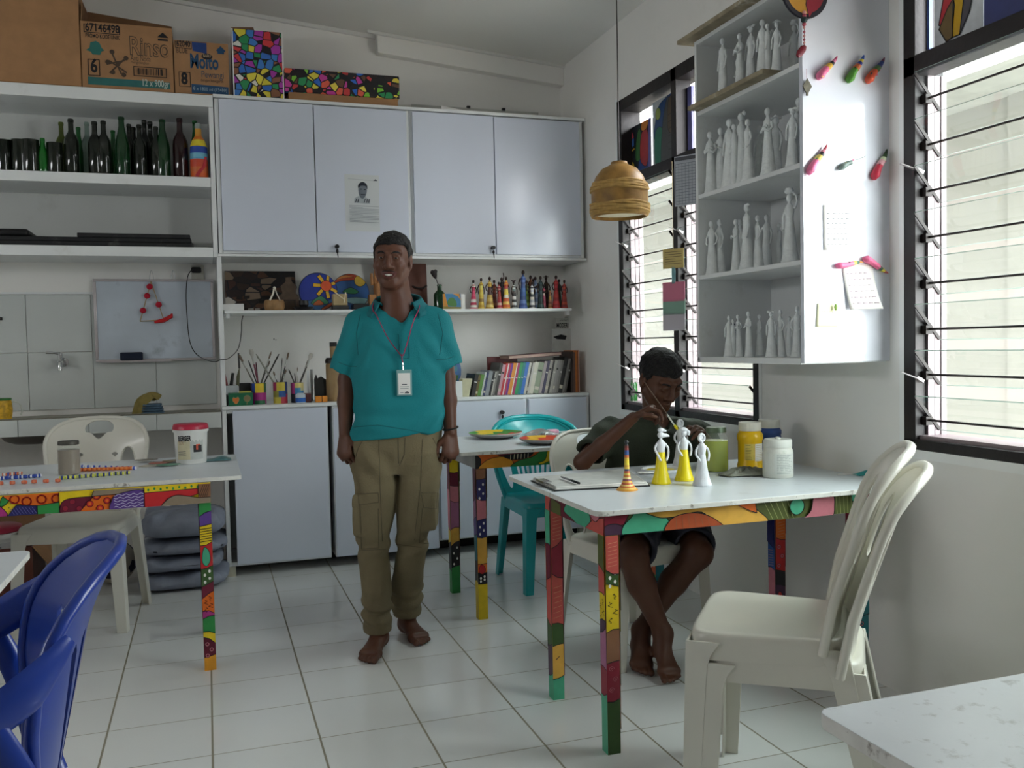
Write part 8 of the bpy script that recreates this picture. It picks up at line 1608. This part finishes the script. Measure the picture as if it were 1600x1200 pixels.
c_ = MP(620, 676, .02); sv.plane_cut(c_-V3(0, 0, .012), (0.10, 0, -1), c_-V3(.35, .3, .25), c_+V3(.35, .3, .02)); sv.cap(c_-V3(.03, 0, .10), c_-V3(.06, 0, -.01), .10, .095, k=.01, op='cut'); sv.cap(c_-V3(-.03, 0, .10), c_-V3(-.06, 0, -.01), .10, .095, k=.01, op='cut')
nkf = MP(624, 478, .02); sv.cap(nkf-V3(0, 0, .03), nkf+V3(0, .02, .15), .062, .074, k=.012, op='cut'); vt = MP(627, 519, -.10); sv.cap(vt, MP(624, 474, -.08), .003, .050, k=.006, op='cut', flat=((0, 1, 0), 2.5))
def folds(p):
    x, y, z = p[..., 0], p[..., 1], p[..., 2]; return .0065*np.sin(28*x+16*z+3*np.sin(9*z))*np.clip((1.30-z)*2.2, 0, 1)*np.clip((z-.84)*7, 0, 1)+.0055*np.sin(60*z-38*x+4*np.sin(13*x))*np.exp(-((z-.93)/.07)**2)+.003*np.sin(55*(z+1.4*np.abs(x-.05)))*np.exp(-((z-1.22)/.1)**2)*(np.abs(x-.05) > .10)
sv.disp(folds, (-.4, -.3, .8), (.45, .3, 1.5)); shirt = vol_obj(sv, 'polo_shirt', [TEAL], man)
# collar, placket
def collar(t, c, m, r0, r1, zt, drop, back, tip, tilt=(0, 0), open_=.62):
    mb = MB()
    def fn(u, v):
        a = -PI/2+open_+(2*PI-2*open_)*u; fr = max(0, math.sin(-a))**2 if math.sin(a) < 0 else 0; s_ = math.sin(a); f_ = (1-s_)/2; r = r0+(r1-r0)*min(1, v*1.25); z = zt*(1-f_*1.0)+(-.008)*f_-(drop+(tip-drop)*fr**1.5)*max(0, v-.18)/.82+.012*math.sin(PI*min(1, v/.36)); sq = 1+.12*abs(math.cos(a))
        return Vector(c)+Vector((r*sq*math.cos(a)+tilt[0]*0, r*.95*math.sin(a)-(.018*fr*v), z))
    mb.surf(fn, 56, 10); o = mb.build('collar', m, t, sharp=180); md = o.modifiers.new('s', 'SOLIDIFY'); md.thickness = .004; md.offset = 0; return o
collar(man, MP(622, 478, .030), TEALD, .074, .122, .046, .045, 0, .075, open_=.80)
from mathutils.bvhtree import BVHTree
def on_surface(o, paths, name, m, r, parent, lift=.0005):
    """stitched lines lying on the surface of a garment where the given view lines meet it"""
    T = BVHTree.FromPolygons([v.co for v in o.data.vertices], [tuple(p.vertices) for p in o.data.polygons]); inv = parent.matrix_basis.inverted(); mb = MB(); a = inv @ CAM
    for path in paths:
        pts = []
        for p, q in zip(path[:-1], path[1:]):
            for k in range(8):
                f = k/8; d = (inv.to_3x3() @ ray(p[0]+(q[0]-p[0])*f, p[1]+(q[1]-p[1])*f)).normalized(); h = T.ray_cast(a, d)
                if h[0] is not None: pts.append(h[0]+h[1]*lift)
        if len(pts) > 2: mb.tube(pts, r, 5)
    return mb.build(name, m, parent, sharp=180)
man.rotation_euler = (0, 0, -YAW); bpy.context.view_layer.update()
on_surface(shirt, [[(622,522),(625,560),(640,559),(637,520)]], 'placket_stitch', TEALD, .0012, man)
on_surface(shirt, [[(529,566),(545,572),(559,573)],[(682,562),(698,561),(711,556)],[(547,668),(590,664),(640,672),(690,682)]], 'hem_stitch', mat('shirt_stitch', '0a565c', .8), .0012, man)
on_surface(shirt, [[(563,492),(557,520),(560,560)],[(684,490),(692,520),(686,560)]], 'sleeve_seam', mat('shirt_stitch', '0a565c'), .0013, man)
# lanyard and badge
PINKL = mat('lanyard_pink', '9c1c4c', .6); mb = MB(); bx = MP(629, 561, -.108)
for L_ in ([MP(588, 466, .03), MP(582, 482, -.03), MP(589, 494, -.085), MP(606, 528, -.104), MP(627, 556, -.112)], [MP(655, 468, .03), MP(655, 482, -.03), MP(646, 502, -.092), MP(638, 530, -.105), MP(630, 556, -.112)]): mb.tube(catmull(L_, 6, False), .0052, 6, .28, up=(0, -1, .2) if 0 else None)
mb.tube([MP(628, 553, -.113), MP(628, 562, -.115), MP(630, 567, -.117)], .005, 6, .4); mb.build('lanyard', PINKL, man, sharp=60)
mb = MB(); mb.tube([MP(629, 566, -.117), MP(630, 580, -.119)], .003, 6); mb.ball(MP(629.5, 571, -.118), .005, 8, 6); mb.build('lanyard_clip', CHROME, man)
pa_, pb2 = MP(619.5, 578, -.122), MP(644, 618, -.122); w = pb2[0]-pa_[0]; h = pa_[2]-pb2[2]; mb = MB(); mb.box((pa_[0], pa_[1], pb2[2]), (pb2[0], pa_[1]+.003, pa_[2])); bd = mb.build('badge', mat('badge_clear', '7fa8a8', .15), man, bevel=.001); mb = MB(); mb.use(PAPER); mb.box((pa_[0]+.1*w, pa_[1]-.0012, pb2[2]+.05*h), (pa_[0]+.90*w, pa_[1]-.0002, pb2[2]+.87*h)); P = Paint(mb, (pa_[0]+.1*w, pa_[1]-.0012, pb2[2]+.05*h), (1,0,0), (0,0,1), .8*w, .82*h); W_, H_ = .8*w, .82*h
P.fill(pt('4a5058'), [(.3*W_,.44*H_),(.72*W_,.44*H_),(.72*W_,.49*H_),(.3*W_,.49*H_)], 0); P.fill(pt('9aa0a4'), [(.15*W_,.35*H_),(.88*W_,.35*H_),(.88*W_,.38*H_),(.15*W_,.38*H_)], 0); P.fill(pt('9aa0a4'), [(.15*W_,.27*H_),(.85*W_,.27*H_),(.85*W_,.30*H_),(.15*W_,.30*H_)], 0); P.fill(pt('3a4048'), [(.52*W_,.07*H_),(.58*W_,.12*H_),(.72*W_,.15*H_),(.88*W_,.10*H_),(.88*W_,.05*H_),(.52*W_,.05*H_)], 0); P.fill(pt('8a9094'), [(.15*W_,.07*H_),(.42*W_,.07*H_),(.42*W_,.10*H_),(.15*W_,.10*H_)], 0); mb.build('badge_card', None, bd)
# khaki cargo trousers
KH = mat('khaki', '74694f', .85, var=.14, vscale=7, bump=.25, bscale=150, dirt='5a5040', dscale=5, damt=.4); KHD = mat('khaki_seam', '4e4638', .85)
tv = Vol((-.26, -.22, .06), (.36, .24, .96), .0052)
tv.loft([row(553, 690, 668, .012, .110), row(552, 690, 700, .012, .112), row(552, 690, 722, .012, .106), row(560, 682, 738, .015, .09)], k=.02)
C0 = lambda a, z, dx=0, dy=.008, r=.058: (z, a[0]+dx, a[1]+dy, r, r+.004)
tv.loft([row(553, 622, 705, .012, .100), row(553, 622, 760, -.0, .092), row(557, 614, 810, -.01, .080), row(559, 609, 848, -.012, .068), row(561, 609, 890, -.012, .066), C0(a0, .20, -.004, .006, .060), C0(a0, .06)], k=.014, e=2.2)
tv.loft([row(622, 689, 705, .012, .100), row(623, 686, 760, .01, .092), row(621, 676, 810, .02, .080), row(619, 668, 848, .03, .068), row(615, 661, 890, .055, .066), C0(a1, .20, .0, -.012, .070), C0(a1, .06)], k=.014, e=2.2)
tc0, tc1 = a0-V3(0, 0, .022), a1-V3(0, 0, .012)
for c3 in (tc0, tc1): tv.plane_cut(c3, (0, 0, -1), c3-V3(.1, .1, .1), c3+V3(.1, .1, .01)); tv.cap(c3-V3(0, 0, .06), c3-V3(0, 0, .03), .047, .044, k=.005, op='cut')
for px, py, off, sd in ((570, 802, -.02, -1), (668, 795, .015, 1)):
    c4 = MP(px, py, off); 
    def bx_(p, c4=c4): q = np.abs(p-c4)-V3(.030, .050, .072); return np.sqrt((np.maximum(q, 0)**2).sum(-1))+np.minimum(q.max(-1), 0)-.010
    tv.put(bx_, c4-.13, c4+.13, .010); f4 = c4+V3(0, 0, .062)
    def bf_(p, f4=f4): q = np.abs(p-f4)-V3(.034, .054, .018); return np.sqrt((np.maximum(q, 0)**2).sum(-1))+np.minimum(q.max(-1), 0)-.008
    tv.put(bf_, f4-.13, f4+.13, .004)
def tf(p):
    x, y, z = p[..., 0], p[..., 1], p[..., 2]; return .0075*np.sin(105*z+22*x+2*np.sin(30*y))*np.exp(-((z-.16)/.055)**2)+.0075*np.sin(70*z-30*x)*np.exp(-((z-.42)/.05)**2)+.008*np.sin(48*np.abs(x-.045)-40*z)*np.exp(-((z-.76)/.07)**2)+.0035*np.sin(25*x+18*z+20*y)
tv.disp(tf, (-.4, -.3, 0), (.45, .3, 1)); c5 = MP(620, 678, .02); tv.plane_cut(c5+V3(0, 0, .03), (0, 0, 1), c5-V3(.3, .3, 0), c5+V3(.3, .3, .2)); pants = vol_obj(tv, 'cargo_trousers', [KH], man); STI = mat('khaki_stitch', '5e5542', .9)
on_surface(pants, [[(592,684),(594,760),(598,858)],[(660,686),(657,760),(646,856)],[(622,684),(623,730)],[(633,684),(632,710),(623,730)]], 'leg_seam', STI, .0015, man)
on_surface(pants, [[(570,683),(560,700),(553,722)],[(676,684),(684,700),(688,718)]], 'pocket_seam', STI, .0015, man)
on_surface(pants, [[(560,772),(591,770),(592,785),(561,789),(560,772)],[(563,789),(565,858),(592,856),(591,786)],[(562,860),(608,858)]], 'cargo_pocket_seam', STI, .0015, man)
on_surface(pants, [[(658,770),(683,770),(682,795),(662,793),(658,770)],[(660,794),(655,848),(672,850)],[(620,850),(664,856)]], 'cargo_pocket_seam', STI, .0015, man)
mb = MB(); c = JO[1]['wr']+V3(0, 0, .018); mb.tube([c+V3(.031*math.cos(2*PI*k/20), .029*math.sin(2*PI*k/20), .006*math.sin(2*PI*k/20+1)) for k in range(21)], .0035, 6); mb.build('bracelet', BLACK, man)

# ------------------------------------------------------------------ the boy painting at the table (world coordinates)
boy = thing('person', 'boy in dark green polo shirt seated at the table, painting a figurine with a brush', 'person', (1.72, -1.10, 0)); O_ = np.array(boy.location)
BP = lambda px, py, Y: np.array(atY(px, py, Y))-O_
bb = Vol((-.42, -.58, -.004), (.44, .30, 1.26), .0042)
BC = BP(1031, 594, -1.085); BBs = basis((.10, -.90, -.50), (.06, -.42, .88)); Wb = head(bb, BC, BBs, 1.06, lids=.14)
nb = BP(1024, 662, -1.00); bb.cap(Wb(0, .03, -.05), nb, .046, .052, k=.02)
SL, SRt = BP(952, 676, -1.00), BP(1092, 678, -1.02); bb.cap(SL, SRt, .045, k=.03); bb.cap(nb-V3(0,0,.06), BP(1030, 800, -1.04), .055, .065, k=.05); bb.cap(BP(1000, 805, -1.04), BP(1060, 805, -1.04), .08, k=.05)
EL, WL = BP(910, 722, -1.10), BP(990, 652, -1.27); bb.cap(SL, EL, .040, .033, k=.02); bb.cap(EL, EL*.6+WL*.4, .034, .031, k=.015); bb.cap(EL*.6+WL*.4, WL, .031, .0215, k=.015)
grip = BP(1040, 641, -1.325)
hand(bb, WL, (grip-WL)*V3(1, .8, 1)+V3(.0, -.01, .035), V3(.35, -.35, -.85), V3(.45, -.75, .40), .86, curl=(1.05, 1.0, .6), thumb=(.55, .35), spread=.05, fc={0: (.75, .75, .35), 1: (.85, .85, .5)})
ER, WR = BP(1128, 728, -1.10), BP(1103, 687, -1.215); bb.cap(SRt, ER, .040, .033, k=.02); bb.cap(ER, WR, .033, .0225, k=.015)
hd_ = BP(1066, 655, -1.31); hand(bb, WR, (hd_-WR)+V3(-.01, -.02, .045), V3(-.45, .15, -.85), V3(-.35, -.80, .3), .95, curl=(.45, .7, .45), thumb=(.45, .35), spread=.10)
KL, KR = BP(988, 868, -1.40), BP(1090, 864, -1.38); HL, HR = BP(1005, 800, -1.06), BP(1060, 800, -1.06); AL, AR_ = BP(1036, 990, -1.43), BP(1002, 985, -1.33)
for hp, kn, an in ((HL, KL, AL), (HR, KR, AR_)): bb.cap(hp, kn, .074, .054, k=.03); bb.ell(kn, (.054, .056, .056), k=.02); ml = kn*.62+an*.38+V3(0, .02, 0); bb.cap(kn, ml, .054, .053, k=.02); bb.cap(ml, an, .051, .031, k=.02)
def wf(px, py, z): return np.array(atZ(px, py, z))-O_
foot(bb, AL+V3(-.004, .035, -.085), wf(1050, 1071, .0)+V3(0, 0, .002), (1, 0, 0), AL, .92); foot(bb, AR_+V3(0, .035, -.08), wf(1006, 1059, .0)+V3(0, 0, .002), (-1, 0, 0), AR_, .92)
vol_obj(bb, 'body', [SKIN2], boy, smooth=1); face_parts(boy, Wb, BBs, 1.06, False); hair(boy, BC, BBs, 1.08, 5, front=.050, curl=.0035)
OL = mat('shirt_olive', '2f3628', .8, var=.12, vscale=8, bump=.3, bscale=200); ov = Vol((-.34, -.30, .48), (.42, .28, .98), .0052)

def rowb(px0, px1, py, Y, hy): p, r_ = BP(px0, py, Y), BP(px1, py, Y); return ((p[2]+r_[2])/2, (p[0]+r_[0])/2, p[1], (r_[0]-p[0])/2, hy)
ov.cap(BP(972, 676, -1.0), BP(1078, 676, -1.01), .056, k=.03); ov.loft([rowb(985, 1066, 655, -1.01, .06), rowb(962, 1088, 675, -1.03, .08), rowb(952, 1098, 710, -1.04, .092), rowb(950, 1098, 760, -1.045, .10), rowb(950, 1096, 850, -1.045, .105)], k=.03)
for a_, b_ in ((SL, EL), (SRt, ER)):
    c2 = a_*.30+b_*.70; e_ = c2+(b_-a_)*.3; q2 = ov.like(); q2.cap(a_+V3(0, 0, .004), e_, .060, .062, k=.028); q2.plane_cut(c2, b_-a_, e_-.2, e_+.2); q2.cap(c2+(b_-a_)*.35, c2-(b_-a_)*.12, .054, .047, k=.004, op='cut'); ov.merge(q2, .025)
ov.plane_cut(BP(1030, 842, -1.0), (0, 0, -1), BP(1030, 842, -1.0)-V3(.4, .4, .2), BP(1030, 842, -1.0)+V3(.4, .4, .02)); ov.cap(nb+V3(0, -.01, -.035), nb+V3(0, -.02, .14), .054, .062, k=.012, op='cut'); ov.cap(nb+V3(0, -.095, -.06), nb+V3(0, -.075, .02), .004, .030, k=.010, op='cut')
ov.disp(lambda p: .004*np.sin(30*p[..., 0]+42*p[..., 2]+3*np.sin(20*p[..., 2]))+.003*np.sin(60*p[..., 2]-45*p[..., 0]), (-.4, -.4, .4), (.5, .4, 1)); vol_obj(ov, 'polo_shirt', [OL], boy); collar(boy, nb+V3(.0, -.008, -.012), mat('shirt_olive_trim', '353c2d', .8, bump=.3, bscale=200), .064, .098, .036, .045, 0, .062, open_=.45)
SH = mat('shorts_plaid', '3a3c48', .85, var=.25, vscale=26, bump=.2, bscale=150); hv = Vol((-.34, -.48, .30), (.36, .26, .66), .0052)
for hp, kn in ((HL, KL), (HR, KR)):
    c2 = hp*.12+kn*.88; e_ = c2+(kn-hp)*.2; q2 = hv.like(); q2.cap(hp, e_, .096, .080, k=.03); q2.plane_cut(c2, kn-hp, e_-.2, e_+.2); q2.cap(c2+(kn-hp)*.3, c2-(kn-hp)*.10, .073, .066, k=.004, op='cut'); hv.merge(q2, .02)
hv.cap(HL+V3(0, .02, .01), HR+V3(0, .02, .01), .108, k=.04); hv.disp(lambda p: .004*np.sin(50*p[..., 0]+30*p[..., 1]), (-.4, -.5, .3), (.4, .3, .7)); vol_obj(hv, 'shorts', [SH], boy)
# brush held by the boy
b0 = Vector(atY(1007, 597, -1.335)); b1 = Vector(atY(1057, 669, -1.325)); t = thing('paint_brush', 'thin paint brush with yellow tip held in the boy\'s right hand', 'brush'); mb = MB(); mb.tube([b0, b0.lerp(b1, .45), b0.lerp(b1, .70)], [.0016, .0030, .0032], 8); mb.build('handle', pt('6a5448'), t); mb = MB(); mb.cyl(b0.lerp(b1, .695), b0.lerp(b1, .93), .0038, .0034, 8); mb.build('ferrule', pt('d8d8d4'), t); mb = MB(); mb.tube([b0.lerp(b1, .925), b0.lerp(b1, .98), b0.lerp(b1, 1.03)], [.004, .0065, .003], 8); mb.build('bristles', YP, t, label='yellow paint loaded tip')
